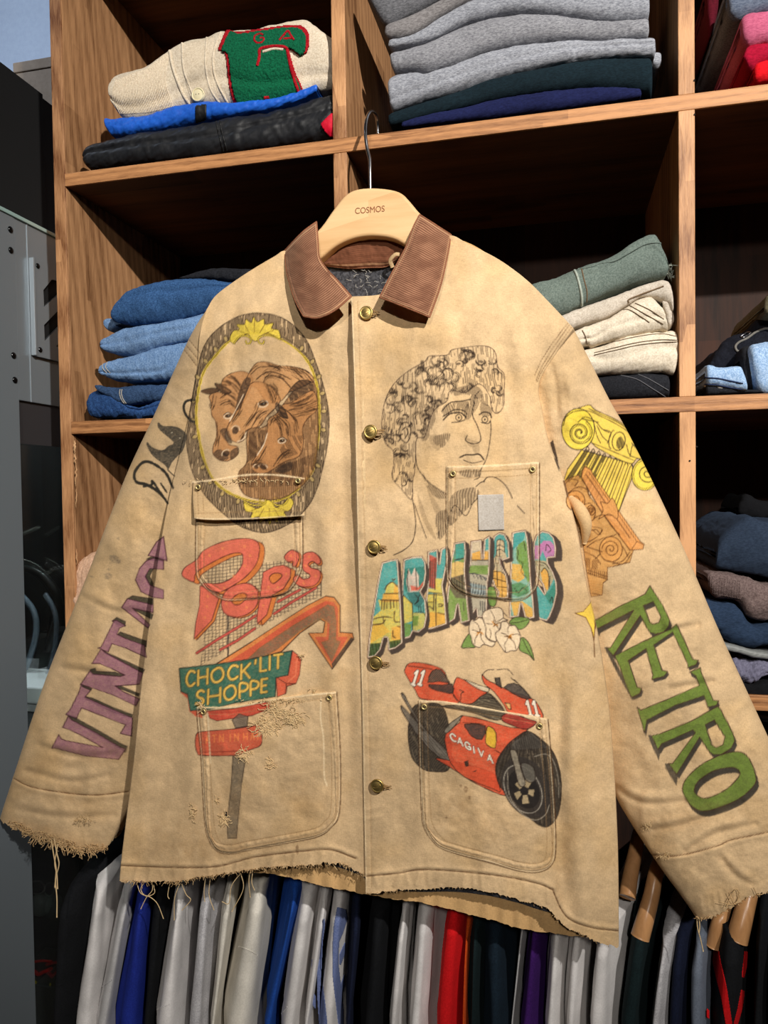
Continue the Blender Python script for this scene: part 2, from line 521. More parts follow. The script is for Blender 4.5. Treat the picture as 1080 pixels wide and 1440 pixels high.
for (px, py) in ((14.5, 323), (15.2, 352), (19, 500), (20.8, 534.5)):
    dome('bolt', PX(px, py, XC), .0052, BLACKM, cab)
for (px, py) in ((53, 374), (56.5, 492)):
    dome('bolt', PX(px, py, XB), .0045, BLACKM, bp_)
GLASS, nt, b = new_mat('cabinet_glass')
b.inputs['Base Color'].default_value = (.75, .9, .86, 1); b.inputs['Roughness'].default_value = .02
b.inputs['Transmission Weight'].default_value = 1.0; b.inputs['IOR'].default_value = 1.25
b.inputs['Alpha'].default_value = .6
GTOP = plain('glass_edge_green', (150, 176, 170), .15, 0, .8)
box('glass_top', (XC - .35, XC + .003, yA, yE, ztop, ztop + .006), GTOP, cab, .0008)
box('glass_pane', (XC - .016, XC - .013, yP, yE + .2, -1.2, zmid), GLASS, cab, 0)
# cabinet carcass behind (black colour stands for the shade inside the case)
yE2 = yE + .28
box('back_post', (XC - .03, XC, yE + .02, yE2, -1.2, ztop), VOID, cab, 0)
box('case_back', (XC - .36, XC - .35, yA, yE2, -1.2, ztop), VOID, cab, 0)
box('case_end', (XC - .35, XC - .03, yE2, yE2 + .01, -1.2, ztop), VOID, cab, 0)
box('middle_rail', (XC - .011, XC - .006, yP, yE + .02, PX(60, 626, XC)[2], zmid), plain('rail_graphite', (54, 52, 54), .4), cab, 0)

# black cupboard with a sloping-looking top behind it, carton on top
XK = -.175
yk0 = PX(-18, 140, XK)[1]; yk1 = PX(62, 200, XK)[1]
zk = PX(40, 117, XK)[2]
zt_ = ztop + .0062
bc = empty('black_cupboard', (-.3, .2, zt_)); tag(bc, 'matt black cupboard standing on top of the grey display cabinet', 'cupboard')
BK = plain('matt_black_board', (27, 27, 27), .8, 0, .2)
box('side_board', (XK - .02, XK, yk0, yk1, zt_, zk), BK, bc, .001)
box('carcass', (XK - .5, XK - .02, yk0, .95, zt_, zk - .012), BK, bc, .001)
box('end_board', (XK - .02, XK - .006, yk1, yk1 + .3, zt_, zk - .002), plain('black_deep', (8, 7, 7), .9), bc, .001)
cx = empty('storage_carton', (-.4, .62, zk - .012)); tag(cx, 'dull beige lidded carton on top of the black cupboard, near the wall', 'box')
CART = fabric('grey_card', (150, 134, 118), (142, 126, 110), scale=80, bump=.1, sheen=0)
Yc_ = .56
a = P(18, 99, Yc_); b2 = P(120, 80, Yc_)
box('carton_body', (a[0] + .004, b2[0] + .1, Yc_ + .003, Yc_ + .3, zk - .012, a[2] + .002), CART, cx, .001)
box('carton_lid', (a[0], b2[0] + .1, Yc_, Yc_ + .31, a[2] - .006, P(20, 88, Yc_)[2]), CART, cx, .002)
# ================================================================== folded clothes
def snoise3(V, f, seed=0, octv=3):
    x, y, z = V[:, 0] * f, V[:, 1] * f, V[:, 2] * f
    return (fbm(x + 50, z + .6 * y + 50, seed, octv) + fbm(y + 90, z + 20 - .5 * x, seed + 9, octv)) * .6


def fold_mesh(name, top, bot, Yf, depth, wr=.003, wf=18, seed=1, ns=150, nph=72, crease=(), fine=.0006, sq=.62, endr=.007, sag=0, rows=None, stretch=(1., 1.), skew=0.0):
    top = resample(cr(top, 10), 200); bot = resample(cr(bot, 10), 200)
    s = np.linspace(0, 1, ns); s = (1 - np.cos(s * np.pi)) / 2 * .35 + s * .65
    Tp = np.stack([np.interp(s, np.linspace(0, 1, 200), top[:, k]) for k in (0, 1)], 1)
    Bp = np.stack([np.interp(s, np.linspace(0, 1, 200), bot[:, k]) for k in (0, 1)], 1)
    y0 = Yf + .012
    T3 = PA(Tp[:, 0], Tp[:, 1], np.full(ns, y0)); B3 = PA(Bp[:, 0], Bp[:, 1], np.full(ns, y0))
    xc = (T3[:, 0] + B3[:, 0]) / 2; zc = (T3[:, 2] + B3[:, 2]) / 2
    hz = np.maximum((T3[:, 2] - B3[:, 2]) / 2, .002); hx = (T3[:, 0] - B3[:, 0]) / 2
    wdt = abs(xc[-1] - xc[0]); d = np.minimum(s, 1 - s) * wdt
    cap = np.clip(1 - (1 - np.clip(d / endr, 0, 1)) ** 3, 0, 1) ** (1 / 3) * .72 + .28
    # outline of the cross-section: rounded nose to the aisle, flat top, rounded back, flat underside
    n1 = int(nph * .44); n2 = int(nph * .2); n3 = int(nph * .16); n4 = nph - n1 - n2 - n3
    aF = np.linspace(-np.pi / 2, np.pi / 2, n1); aB = np.linspace(np.pi / 2, -np.pi / 2, n3)
    tT = np.linspace(0, 1, n2 + 2)[1:-1]; tB = np.linspace(1, 0, n4 + 2)[1:-1]
    cs = np.r_[np.cos(aF), np.zeros(n2), -np.cos(aB), np.zeros(n4)]
    rz = np.r_[np.sign(np.sin(aF)) * np.abs(np.sin(aF)) ** (sq + .15), np.ones(n2), np.sin(aB), -np.ones(n4)]
    sn = np.r_[np.sin(aF), np.ones(n2), np.sin(aB), -np.ones(n4)]
    r = np.clip(hz * .9, .005, .016)
    nose = np.r_[1 - np.cos(aF), np.ones(n2), np.zeros(n3), np.ones(n4)]
    far = np.r_[np.zeros(n1), tT, np.ones(n3), tB]
    V = np.zeros((ns, nph, 3))
    yf_ = Yf + r[:, None] * (nose + 1.2 * (1 - cap[:, None]) * (far < .5) * cs.clip(0, 1))
    yb_ = Yf + depth - r[:, None] * (1 - np.r_[np.zeros(n1), np.zeros(n2), np.cos(aB), np.zeros(n4)])
    V[..., 1] = yf_ * (1 - far) + yb_ * far
    V[..., 2] = zc[:, None] + rz[None] * (hz * cap)[:, None]
    V[..., 0] = xc[:, None] + (hx * cap)[:, None] * rz[None] + skew * (V[..., 1] - Yf)
    # fold creases: grooves running along the front at relative heights
    fr = np.clip(cs, 0, 1) ** .5
    assert len(cs) == nph
    for (h, dp, wv) in crease:
        hh = h + wv * vnoise(s * 4 + 3, np.full(ns, seed * 1.7), seed)
        g = np.exp(-((rz[None] - hh[:, None]) / .13) ** 2)
        V[..., 1] += g * fr[None] * dp
    W = V.reshape(-1, 3)
    N = np.stack([np.zeros((ns, nph)), -cs[None] * np.ones((ns, 1)), sn[None] * np.ones((ns, 1))], -1).reshape(-1, 3)
    Q = W * np.array([stretch[0], 1, stretch[1]])
    n = snoise3(Q, wf, seed) * wr * 1.15 + snoise3(Q, wf * 4.5, seed + 3) * wr * .42 + snoise3(Q, 260, seed + 5, 2) * fine
    W = W + N * n[:, None]
    F = grid_faces(ns, nph, wrap=True, flip=False)
    k = len(W); W = np.vstack([W, W[:nph].mean(0), W[(ns - 1) * nph:ns * nph].mean(0)])
    j = np.arange(nph); j2 = (j + 1) % nph
    T = np.vstack([F[:, [0, 1, 2]], F[:, [0, 2, 3]], np.stack([j2, j, np.full(nph, k)], 1), np.stack([(ns - 1) * nph + j, (ns - 1) * nph + j2, np.full(nph, k + 1)], 1)])
    return mesh_np(name, W, T)


def fold(name, label, cat, group, mat, top, bot, Yf=.006, depth=.25, **kw):
    me = fold_mesh(name, top, bot, Yf, depth, **kw)
    bpy_o = link(name, me, mat)
    tag(bpy_o, label, cat, group)
    return bpy_o


def bvh(o):
    me = o.data
    n = len(me.vertices); co = np.zeros(n * 3); me.vertices.foreach_get('co', co)
    off = world_loc(o) if o.parent is None else Vector((0, 0, 0))
    return BVHTree.FromPolygons([Vector(c) for c in co.reshape(-1, 3)], [tuple(p.vertices) for p in me.polygons])


def drape_pts(tree, px, lift, default=0.0):
    """points of a surface met by the lines of sight through pixels, lifted towards the aisle"""
    out = []
    o = Vector(CAM)
    last = None
    for a, b_ in px:
        d = Vector(CF + CR * ((a - 540) / FPX) - CU * ((b_ - 720) / FPX)).normalized()
        h = tree.ray_cast(o, d)
        if h[0] is None:
            q = (P(a, b_, default) if last is None else P(a, b_, last)) 
        else:
            q = np.array(h[0]) - np.array(d) * lift; last = q[1]
        out.append(q)
    return np.array(out)


def drape_line(tree, px, lift):
    out = []; o = Vector(CAM)
    for a, b_ in px:
        d = Vector(CF + CR * ((a - 540) / FPX) - CU * ((b_ - 720) / FPX)).normalized()
        h = tree.ray_cast(o, d)
        if h[0] is not None: out.append(np.array(h[0]) - np.array(d) * lift)
    if len(out) < 3: return None
    out = np.array(out); my = np.median(out[:, 1])
    out = out[np.abs(out[:, 1] - my) < .03]
    return out if len(out) > 2 else None


def seam(name, obj, px, r, mat, lift=.0006, n=60, tree=None, dash=None, parent=None):
    tree = tree or bvh(obj)
    p = drape_line(tree, resample(cr(px, 8), n), lift)
    if p is None: return None
    n = len(p)
    if dash is None: lst = [p]
    else: lst = [p[i:i + dash[0]] for i in range(0, n - dash[0], dash[0] + dash[1])]
    return tubes(name, lst, r, mat, parent or obj, 6)


def patch(name, obj, outline, mat, lift=.002, step=1.5, tree=None, parent=None, puff=0.0, col=None, seed=0):
    """a sewn-on piece: the outline filled with a fine grid, laid on the surface below, with its own thickness"""
    tree = tree or bvh(obj)
    ol = np.asarray(outline, float)
    x0, y0 = ol.min(0); x1, y1 = ol.max(0)
    nx = int((x1 - x0) / step) + 2; ny = int((y1 - y0) / step) + 2
    gx, gy = np.meshgrid(np.linspace(x0, x1, nx), np.linspace(y0, y1, ny), indexing='ij')
    ins = inpoly(gx, gy, [ol])
    pts = drape_pts(tree, np.stack([gx.ravel(), gy.ravel()], 1), lift)
    dirs = pts - CAM; dirs /= np.linalg.norm(dirs, axis=1)[:, None]
    if puff: pts = pts - dirs * (puff * (.5 + .5 * vnoise(gx.ravel() / 1.7, gy.ravel() / 1.7, seed)))[:, None]
    keep = ins[:-1, :-1] | ins[1:, :-1] | ins[:-1, 1:] | ins[1:, 1:]
    F = grid_faces(nx, ny)[keep.ravel()]
    used, inv = np.unique(F, return_inverse=True)
    V = pts[used]; F = inv.reshape(F.shape)
    me = mesh_np(name, V, F, col=None if col is None else col(gx.ravel()[used], gy.ravel()[used]))
    o = link(name, me, mat, parent or obj)
    md = o.modifiers.new('thick', 'SOLIDIFY'); md.thickness = lift * .95; md.offset = 0
    return o


def inpoly(x, y, loops):
    c = np.zeros(np.shape(x), bool)
    for lp in loops:
        lp = np.asarray(lp, float)
        xa, ya = lp[:, 0], lp[:, 1]; xb, yb = np.roll(xa, -1), np.roll(ya, -1)
        for k in range(len(lp)):
            if ya[k] == yb[k]: continue
            m = (ya[k] > y) != (yb[k] > y)
            t = xa[k] + (y - ya[k]) * (xb[k] - xa[k]) / (yb[k] - ya[k])
            c ^= m & (x < t)
    return c


def sc(pts, ox, oy, k):
    return [(ox + a / k, oy + b_ / k) for a, b_ in pts]


NYLON = fabric('black_nylon', (30, 31, 35), (22, 23, 26), scale=200, bump=.15, rough=.5, spec=.5, sheen=0)
BLUEN = fabric('blue_nylon', (34, 104, 214), (26, 88, 196), scale=200, bump=.15, rough=.5, spec=.4, sheen=0)
CREAMK = fabric('cream_wool', (232, 218, 196), (206, 188, 162), scale=420, bump=.8, bumpd=.0012)
STK = fabric('stitch_thread_dark', (40, 32, 28), scale=600)
G1 = 'clothes folded in the top left compartment'
nj = fold('folded_windbreaker', 'black nylon windbreaker folded at the bottom of the top left pile, under a blue one', 'jacket', G1, NYLON,
          [(117, 214), (132, 203), (180, 190), (240, 180), (300, 171), (360, 161), (420, 146), (474, 130)],
          [(121, 239), (150, 236), (220, 227), (300, 217), (380, 207), (430, 200), (474, 194.5)], .004, .26, wr=.004, wf=26, seed=3, crease=((.1, .004, .3),), fine=.0008, endr=.012)
seam('front_seam', nj, [(304, 171), (307, 185), (314, 212)], .0011, plain('black_tape', (14, 14, 15), .6))
seam('front_seam', nj, [(309, 170), (312, 185), (319, 211)], .0011, MATS['black_tape'])
patch('red_lining', nj, [(452, 175), (466, 161), (474, 160), (476.5, 190), (466, 192), (459, 186)], fabric('crimson_nylon', (214, 20, 52), (190, 12, 40), scale=200, rough=.6), lift=.003)
bj = fold('folded_windbreaker', 'bright blue nylon windbreaker with black tape stripe, folded under the cream cardigan', 'jacket', G1, BLUEN,
          [(147, 166), (170, 169), (206, 165), (257, 150), (291, 145), (339, 147), (394, 141), (449, 124)],
          [(156, 192), (206, 188), (257, 177), (312, 168), (360, 160), (394, 153), (430, 142), (449, 132)], .010, .24, wr=.003, wf=40, seed=4, endr=.006)
patch('tape_stripe', bj, [(276, 150), (290, 147), (289, 168), (275, 173)], MATS['black_tape'], lift=.0015)
cg = fold('folded_cardigan', 'cream knitted varsity cardigan with green chenille patch, folded on top of the top left pile', 'cardigan', G1, CREAMK,
          [(156, 121), (163, 107), (188, 98), (206, 92), (233, 71), (257, 58), (291, 49), (312, 41), (360, 38), (394, 32), (428, 27), (442, 35), (462, 50), (474, 58)],
          [(157, 146), (175, 166), (206, 163), (240, 154), (267, 147), (298, 144), (339, 147), (380, 141), (421, 134), (445, 128), (474, 122)], .012, .22, wr=.0035, wf=14, seed=5, fine=.0002, ns=220, sq=.8, crease=((-.55, .004, .2),))
tr = bvh(cg)
# knit wales: raised ribs across the body of the knit
rb = []
for k in range(34):
    t = k / 33; xa = 163 + 74 * t
    ya = np.interp(xa, [163, 188, 206, 233], [110, 100, 94, 73]); yb = np.interp(xa + 4, [175, 206, 240], [162, 160, 152])
    rb.append(drape_line(tr, resample(cr([(xa, ya + 2), (xa - 5, (ya + yb) / 2), (xa + 6, yb - 2)], 6), 24), .0004))
for k in range(34):
    xa = 262 + 38 * k / 33
    rb.append(drape_line(tr, resample(cr([(xa, 58 - (xa - 262) * .28), (xa - 3, 100), (xa + 9, 146)], 6), 24), .0004))
rb = [q for q in rb if q is not None]
tubes('knit_rib', rb, .0007, CREAMK, cg, 5)['kind'] = 'stuff'
for (a, r_) in (([(238, 69), (243, 95), (256, 130), (268, 148)], .0022), ([(256, 58), (258, 95), (266, 120), (276, 146)], .0018), ([(291, 50), (289, 90), (296, 125), (310, 146)], .0018), ([(312, 42), (300, 75), (303, 110), (322, 148)], .0016)):
    seam('knit_edge', cg, a, r_, CREAMK, .0002, tree=tr)
RED_CH = fabric('red_chenille', (190, 28, 40), (140, 14, 26), scale=500, bump=.9, bumpd=.0015)
GRN_CH = fabric('green_chenille', (16, 108, 72), (8, 74, 48), scale=500, bump=.9, bumpd=.0015)
pl = [(310, 71), (322, 45), (334, 48), (372, 43), (414, 38), (428, 45), (432, 58), (426, 76), (414, 68), (404, 68), (412, 100), (422, 133), (380, 142), (338, 148), (326, 122), (320, 76)]
pl = [tuple(q) for q in resample(cr(pl + [pl[0]], 6), 90)]
ctr = np.mean(pl, 0)
gp = patch('chenille_patch', cg, [tuple(ctr + (np.array(q) - ctr) * 1.045) for q in pl], RED_CH, lift=.0016, step=1.3, tree=tr, puff=.001)
tr2 = tr
patch('chenille_field', cg, [tuple(ctr + (np.array(q) - ctr) * .965) for q in pl], GRN_CH, lift=.0034, step=1.3, tree=tr, parent=gp, puff=.0016)
# letters on the patch: G, A and the hook of a big letter
for nm, px in (('letter', [(371, 50), (366, 48), (359, 51), (358, 57), (363, 61), (370, 59), (371, 54), (366, 54)]),
               ('letter', [(393, 57), (399, 50), (405, 44), (409, 50), (414, 57)]), ('letter', [(399, 55), (411, 54)]),
               ('hook_letter', [(362, 93), (365, 80), (366, 70), (380, 66), (398, 66), (405, 70)]), ('hook_letter', [(404, 70), (408, 90), (414, 112), (421, 132)]), ('hook_letter', [(372, 138), (379, 137)])):
    seam(nm, cg, px, .0026 if nm != 'letter' else .0019, RED_CH, .0052, tree=tr, parent=gp)
seam('hook_letter_trim', cg, [(370, 73), (385, 69), (399, 70)], .002, CREAMK, .0056, tree=tr, parent=gp)
# button
bt = drape_pts(tr, [(279, 134)], .002)[0]
BTN = plain('bone_button', (226, 214, 176), .35)
bo = dome('button', bt, .0098, BTN, cg, axis='Y', squash=.35)
tubes('button_rim', [[bt + .0086 * np.array([math.cos(t), -.25, math.sin(t)]) for t in np.linspace(0, 2 * math.pi, 33)]], .0011, BTN, bo)
for dx in (-.002, .002):
    dome('button_hole', bt + np.array([dx, -.0030, 0]), .0011, plain('hole_dark', (50, 40, 30), .9), bo, axis='Y', squash=.4)

# grey and navy sweatshirts, top centre compartment
FL = dict(scale=700, bump=.5, stretch=(.35, 1, 1))
H1 = fabric('fleece_heather_grey', (166, 168, 175), (114, 116, 124), **FL)
H2 = fabric('fleece_mid_grey', (152, 152, 156), (104, 104, 110), **FL)
H3 = fabric('fleece_warm_grey', (146, 142, 142), (106, 102, 102), **FL)
H4 = fabric('fleece_charcoal_grey', (126, 126, 130), (86, 86, 90), **FL)
NV = fabric('fleece_navy', (30, 36, 78), (22, 26, 60), **FL)
TG = fabric('fleece_dark_teal', (22, 38, 46), (14, 26, 32), **FL)
G2 = 'sweatshirts folded in the top centre compartment'


def S2(p): return sc(p, 500, 0, 2.4545)


fold('folded_sweatshirt', 'navy sweatshirt folded at the bottom of the pile above the wooden hanger', 'sweatshirt', G2, NV,
     S2([(163, 432), (250, 405), (380, 375), (500, 345), (700, 315), (850, 307), (985, 318)]), [(567, 184), (663, 172), (744, 161.8), (830, 151), (901, 142)], .006, .24, wr=.0012, wf=12, seed=11, endr=.006)
fold('folded_sweatshirt', 'dark teal sweatshirt folded second from the bottom, between the navy and grey ones', 'sweatshirt', G2, TG,
     S2([(113, 402), (200, 370), (350, 323), (450, 283), (600, 248), (760, 218), (900, 206), (1025, 203)]), S2([(120, 446), (165, 433), (380, 378), (500, 348), (700, 318), (850, 311), (985, 322), (1025, 345)]), .004, .26, wr=.0018, wf=12, seed=12, endr=.008)
fold('folded_sweatshirt', 'pale heather grey sweatshirt folded directly on the dark teal one', 'sweatshirt', G2, H1,
     S2([(108, 272), (150, 253), (210, 248), (250, 252), (350, 225), (430, 190), (560, 160), (700, 144), (820, 149), (950, 141), (1035, 137)]), S2([(120, 388), (200, 362), (400, 302), (600, 248), (760, 219), (900, 206), (1035, 205)]), .002, .27, wr=.003, wf=16, seed=13, crease=((-.1, .002, .5),))
fold('folded_sweatshirt', 'mid grey sweatshirt folded fourth from the bottom of the centre pile', 'sweatshirt', G2, H2,
     S2([(118, 192), (250, 150), (380, 90), (480, 60), (600, 50), (750, 65), (880, 82), (1012, 75)]), S2([(128, 250), (200, 245), (250, 252), (350, 224), (430, 190), (560, 161), (700, 145), (820, 149), (1012, 138)]), .004, .26, wr=.0025, wf=16, seed=14)
fold('folded_sweatshirt', 'grey sweatshirt folded third from the top, bulging over the mid grey one', 'sweatshirt', G2, H1,
     S2([(118, 152), (200, 130), (300, 62), (400, 10), (480, -20), (700, -28), (900, -24), (1015, -25)]), S2([(120, 180), (250, 152), (380, 90), (480, 61), (600, 49), (750, 65), (880, 81), (1015, 72)]), .003, .26, wr=.0025, wf=16, seed=15)
fold('folded_sweatshirt', 'warm grey sweatshirt folded near the top of the centre pile, seen as a thin wedge', 'sweatshirt', G2, H3,
     S2([(105, 100), (200, 60), (320, 0), (420, -35), (700, -75), (1000, -80)]), S2([(106, 142), (200, 129), (300, 66), (400, 12), (480, -18), (700, -30), (1000, -30)]), .002, .26, wr=.0015, wf=16, seed=16, endr=.01)
fold('folded_sweatshirt', 'charcoal grey sweatshirt folded topmost in the centre pile, at the left', 'sweatshirt', G2, H4,
     S2([(20, -60), (120, -70), (300, -80), (700, -120)]), S2([(50, 20), (105, 90), (180, 62), (300, 6), (420, -36), (700, -78)]), .002, .26, wr=.0015, wf=16, seed=17, endr=.02)
fold('folded_sleeve', 'small grey sleeve end sticking out at the right of the centre pile', 'sleeve', G2, H1,
     [(914, 80), (922, 77), (930, 78)], [(914, 96), (922, 100), (929, 97)], .03, .15, wr=.0006, endr=.006, ns=40)

# jeans, middle left compartment
DN = dict(scale=520, bump=.5, rough=.9, coarse=14)
D1 = fabric('denim_mid_blue', (60, 96, 142), (34, 62, 100), **DN)
D2 = fabric('denim_light_blue', (128, 158, 196), (84, 116, 158), **DN)
D3 = fabric('denim_dark_blue', (48, 82, 132), (24, 46, 86), **DN)
D4 = fabric('denim_indigo', (58, 82, 116), (34, 52, 80), **DN)
D5 = fabric('denim_black', (38, 39, 44), (22, 23, 27), **DN)
D6 = fabric('denim_bleached', (170, 194, 222), (112, 144, 184), **DN)
THR = fabric('denim_thread', (176, 170, 160), scale=500)
G3 = 'jeans folded in the middle left compartment'


def S3(p): return sc(p, 120, 370, 4.909)


j1 = fold('folded_jeans', 'crumpled dark blue jeans at the bottom of the left pile', 'jeans', G3, D3,
          S3([(15, 925), (60, 882), (150, 852), (230, 885), (290, 960), (360, 985), (410, 990), (520, 960), (620, 955), (800, 950)]), S3([(42, 1068), (150, 1074), (300, 1070), (450, 1066), (620, 1062), (800, 1056)]), .004, .25, wr=.0055, wf=34, seed=21, ns=200, endr=.012, crease=((.2, .004, .6),))
j2 = fold('folded_jeans', 'indigo jeans with a stitched seam, folded second from the bottom of the left pile', 'jeans', G3, D4,
          S3([(80, 845), (150, 850), (230, 862), (280, 855), (400, 845), (560, 842), (700, 838), (900, 835)]), S3([(120, 900), (180, 930), (235, 965), (280, 985), (400, 974), (530, 957), (700, 948), (900, 940)]), .002, .26, wr=.003, wf=34, seed=22, ns=200, endr=.01)
for dx in (0, 13):
    seam('leg_seam', j2, S3([(240 + dx, 872), (236 + dx, 900), (248 + dx, 940), (268 + dx, 968)]), .0007, THR)
j3 = fold('folded_jeans', 'light blue jeans folded third from the bottom of the left pile', 'jeans', G3, D2,
          S3([(110, 735), (150, 690), (330, 640), (500, 582), (690, 545), (800, 540), (950, 536)]), S3([(112, 775), (200, 805), (350, 817), (590, 797), (800, 780), (950, 775)]), .002, .26, wr=.004, wf=24, seed=23, ns=200, crease=((-.2, .003, .4),))
for dx in (0, 22):
    seam('hem_stitch', j3, S3([(130 + dx, 660 + dx), (118 + dx, 720), (150 + dx, 760)]), .0006, THR)
j4 = fold('folded_jeans', 'light blue jeans folded just below the topmost dark pair of the left pile', 'jeans', G3, D2,
          S3([(125, 535), (200, 470), (300, 440), (500, 415), (650, 385), (790, 345), (950, 300)]), S3([(120, 600), (200, 632), (330, 642), (430, 612), (560, 572), (690, 547), (950, 500)]), .003, .26, wr=.004, wf=24, seed=24, ns=200, crease=((.1, .003, .4),))
j5 = fold('folded_jeans', 'dark blue jeans folded fat on top of the two light pairs in the left pile', 'jeans', G3, D1,
          S3([(203, 310), (300, 198), (450, 150), (620, 112), (700, 102), (850, 110), (1000, 128), (1100, 135), (1300, 150)]), S3([(198, 405), (330, 417), (500, 413), (650, 392), (800, 345), (900, 310), (1100, 290), (1300, 280)]), .004, .26, wr=.004, wf=20, seed=25, ns=220, crease=((.45, .004, .25),), sq=.8)
fold('folded_jeans', 'black jeans lying flat at the very top of the left pile, mostly in shade', 'jeans', G3, D5,
     S3([(660, 110), (850, 52), (1000, 40), (1100, 50), (1400, 60)]), S3([(680, 125), (850, 118), (1000, 130), (1100, 138), (1400, 150)]), .05, .2, wr=.002, wf=30, seed=26)
fold('rolled_cuff', 'pale denim cuff poking out at the left between two light pairs', 'cuff', G3, D2, S3([(148, 400), (170, 388), (200, 392), (230, 420)]), S3([(155, 450), (180, 475), (210, 465), (232, 450)]), .03, .1, wr=.001, ns=50, endr=.006)

# trousers, middle centre compartment
G4 = 'trousers folded in the middle compartment right of the jacket'
T1 = fabric('canvas_cream', (226, 214, 194), (196, 182, 160), **DN)
T2 = fabric('canvas_stone', (206, 196, 182), (178, 166, 150), **DN)
T3 = fabric('canvas_sage', (118, 130, 122), (86, 98, 92), **DN)
ST2 = fabric('seam_thread_brown', (120, 100, 78), scale=500)


def S4(p): return sc(p, 740, 320, 4.5)


k1 = fold('folded_trousers', 'black denim trousers at the bottom of the pile right of the jacket shoulder', 'trousers', G4, D5,
          S4([(100, 960), (300, 950), (500, 937), (700, 922), (860, 930), (905, 950)]), S4([(100, 1110), (300, 1100), (560, 1088), (905, 1076)]), .008, .25, wr=.002, wf=22, seed=31, endr=.005)
seam('pocket_stitch', k1, S4([(600, 935), (700, 960), (800, 1020), (880, 1070)]), .0006, plain('grey_thread', (90, 90, 94), .9))
seam('pocket_stitch', k1, S4([(700, 925), (780, 960), (900, 1030)]), .0006, MATS['grey_thread'])
k2 = fold('folded_trousers', 'cream canvas trousers folded on the black pair, with a long double seam', 'trousers', G4, T1,
          S4([(150, 800), (300, 785), (430, 760), (560, 715), (700, 681), (850, 660), (935, 657), (965, 690)]), S4([(150, 960), (300, 950), (490, 932), (700, 924), (850, 918), (925, 930), (955, 900)]), .001, .26, wr=.004, wf=20, seed=32, endr=.01, crease=((.05, .003, .3),))
for dy in (0, 38, 55):
    seam('leg_seam', k2, S4([(430, 762 + dy * .8), (560, 722 + dy), (700, 690 + dy), (850, 672 + dy), (960, 690 + dy * .6)]), .00055, ST2)
k3 = fold('folded_trousers', 'cream trousers with a slanted pocket corner, folded in the middle of the pile', 'trousers', G4, T1,
          S4([(200, 720), (320, 655), (400, 622), (520, 572), (650, 492), (730, 442), (800, 450), (872, 530)]), S4([(220, 790), (380, 745), (420, 752), (600, 707), (750, 667), (885, 658), (884, 640)]), .0, .26, wr=.0035, wf=22, seed=33, endr=.008, crease=((-.3, .003, .3),))
for a in ([(655, 493), (740, 540), (868, 612)], [(690, 478), (780, 520), (872, 580)], [(355, 650), (375, 690), (385, 740)], [(580, 522), (650, 520), (720, 560), (780, 600)]):
    seam('pocket_stitch', k3, S4(a), .00055, ST2)
k4 = fold('folded_trousers', 'stone coloured trousers with a belt loop, folded under the sage green ones', 'trousers', G4, T2,
          S4([(100, 610), (230, 562), (400, 492), (600, 422), (800, 352), (850, 332), (900, 352), (925, 430)]), S4([(150, 690), (300, 642), (400, 612), (520, 572), (640, 500), (740, 450), (870, 480), (930, 560)]), .006, .25, wr=.0025, wf=22, seed=34, endr=.008)
seam('waistband_seam', k4, S4([(650, 475), (650, 455), (720, 425), (830, 385), (870, 370)]), .0009, ST2)
fold('folded_waistband', 'bunched pale waistband of trousers at the right end of the cream pile', 'trousers', G4, T2,
     S4([(845, 470), (880, 445), (910, 470), (930, 560)]), S4([(868, 530), (880, 620), (905, 650), (930, 620)]), .012, .2, wr=.003, wf=50, seed=37, ns=60, endr=.008)
fold('folded_hem', 'pale trouser hem end beside the upright, at the right of the cream pile', 'trousers', G4, T1,
     S4([(940, 720), (970, 712), (995, 740), (1008, 800)]), S4([(935, 890), (965, 885), (990, 878), (1008, 860)]), .02, .2, wr=.0015, wf=40, seed=38, ns=60, endr=.008)
k5 = fold('folded_trousers', 'sage green canvas trousers folded on top, ending in a frayed hem', 'trousers', G4, T3,
          S4([(-60, 390), (70, 345), (180, 320), (300, 268), (400, 232), (500, 205), (600, 150), (700, 82), (790, 50), (835, 75), (872, 160), (893, 230)]),
          S4([(-60, 620), (100, 590), (240, 548), (350, 500), (500, 432), (650, 372), (750, 347), (860, 327), (885, 310), (896, 290)]), -.002, .24, wr=.003, wf=18, seed=35, ns=200, endr=.01, crease=((.35, .0025, .2),))
tk = bvh(k5)
seam('leg_seam', k5, S4([(330, 262), (400, 250), (480, 225), (560, 210), (650, 160), (740, 110), (810, 95), (850, 100)]), .0011, T3, .0005, tree=tk)
seam('hem_cord', k5, S4([(305, 268), (320, 300), (340, 370), (352, 440), (352, 495)]), .0016, fabric('pale_sage_cord', (176, 184, 172), scale=500), .0006, tree=tk)
seam('leg_seam', k5, S4([(350, 258), (366, 330), (384, 400), (384, 470)]), .0008, ST2, .0002, tree=tk)
# frayed ends
fr = []
for k in range(14):
    a = np.array(S4([(885 + random.uniform(-5, 5), random.uniform(235, 300))])[0])
    q = [P(a[0] + 2.2 * t * random.uniform(.4, 1.3), a[1] + t * random.uniform(-1, 3.5), .02 + .002 * t) for t in range(5)]
    fr.append(np.array(q))
fr.append(cr([P(*S4([(905, 240)])[0], .015), P(*S4([(950, 240)])[0], .012), P(*S4([(1000, 252)])[0], .012)], 6))
tubes('frayed_hem', fr, .0006, MATS['pale_sage_cord'], k5, 5)['kind'] = 'stuff'

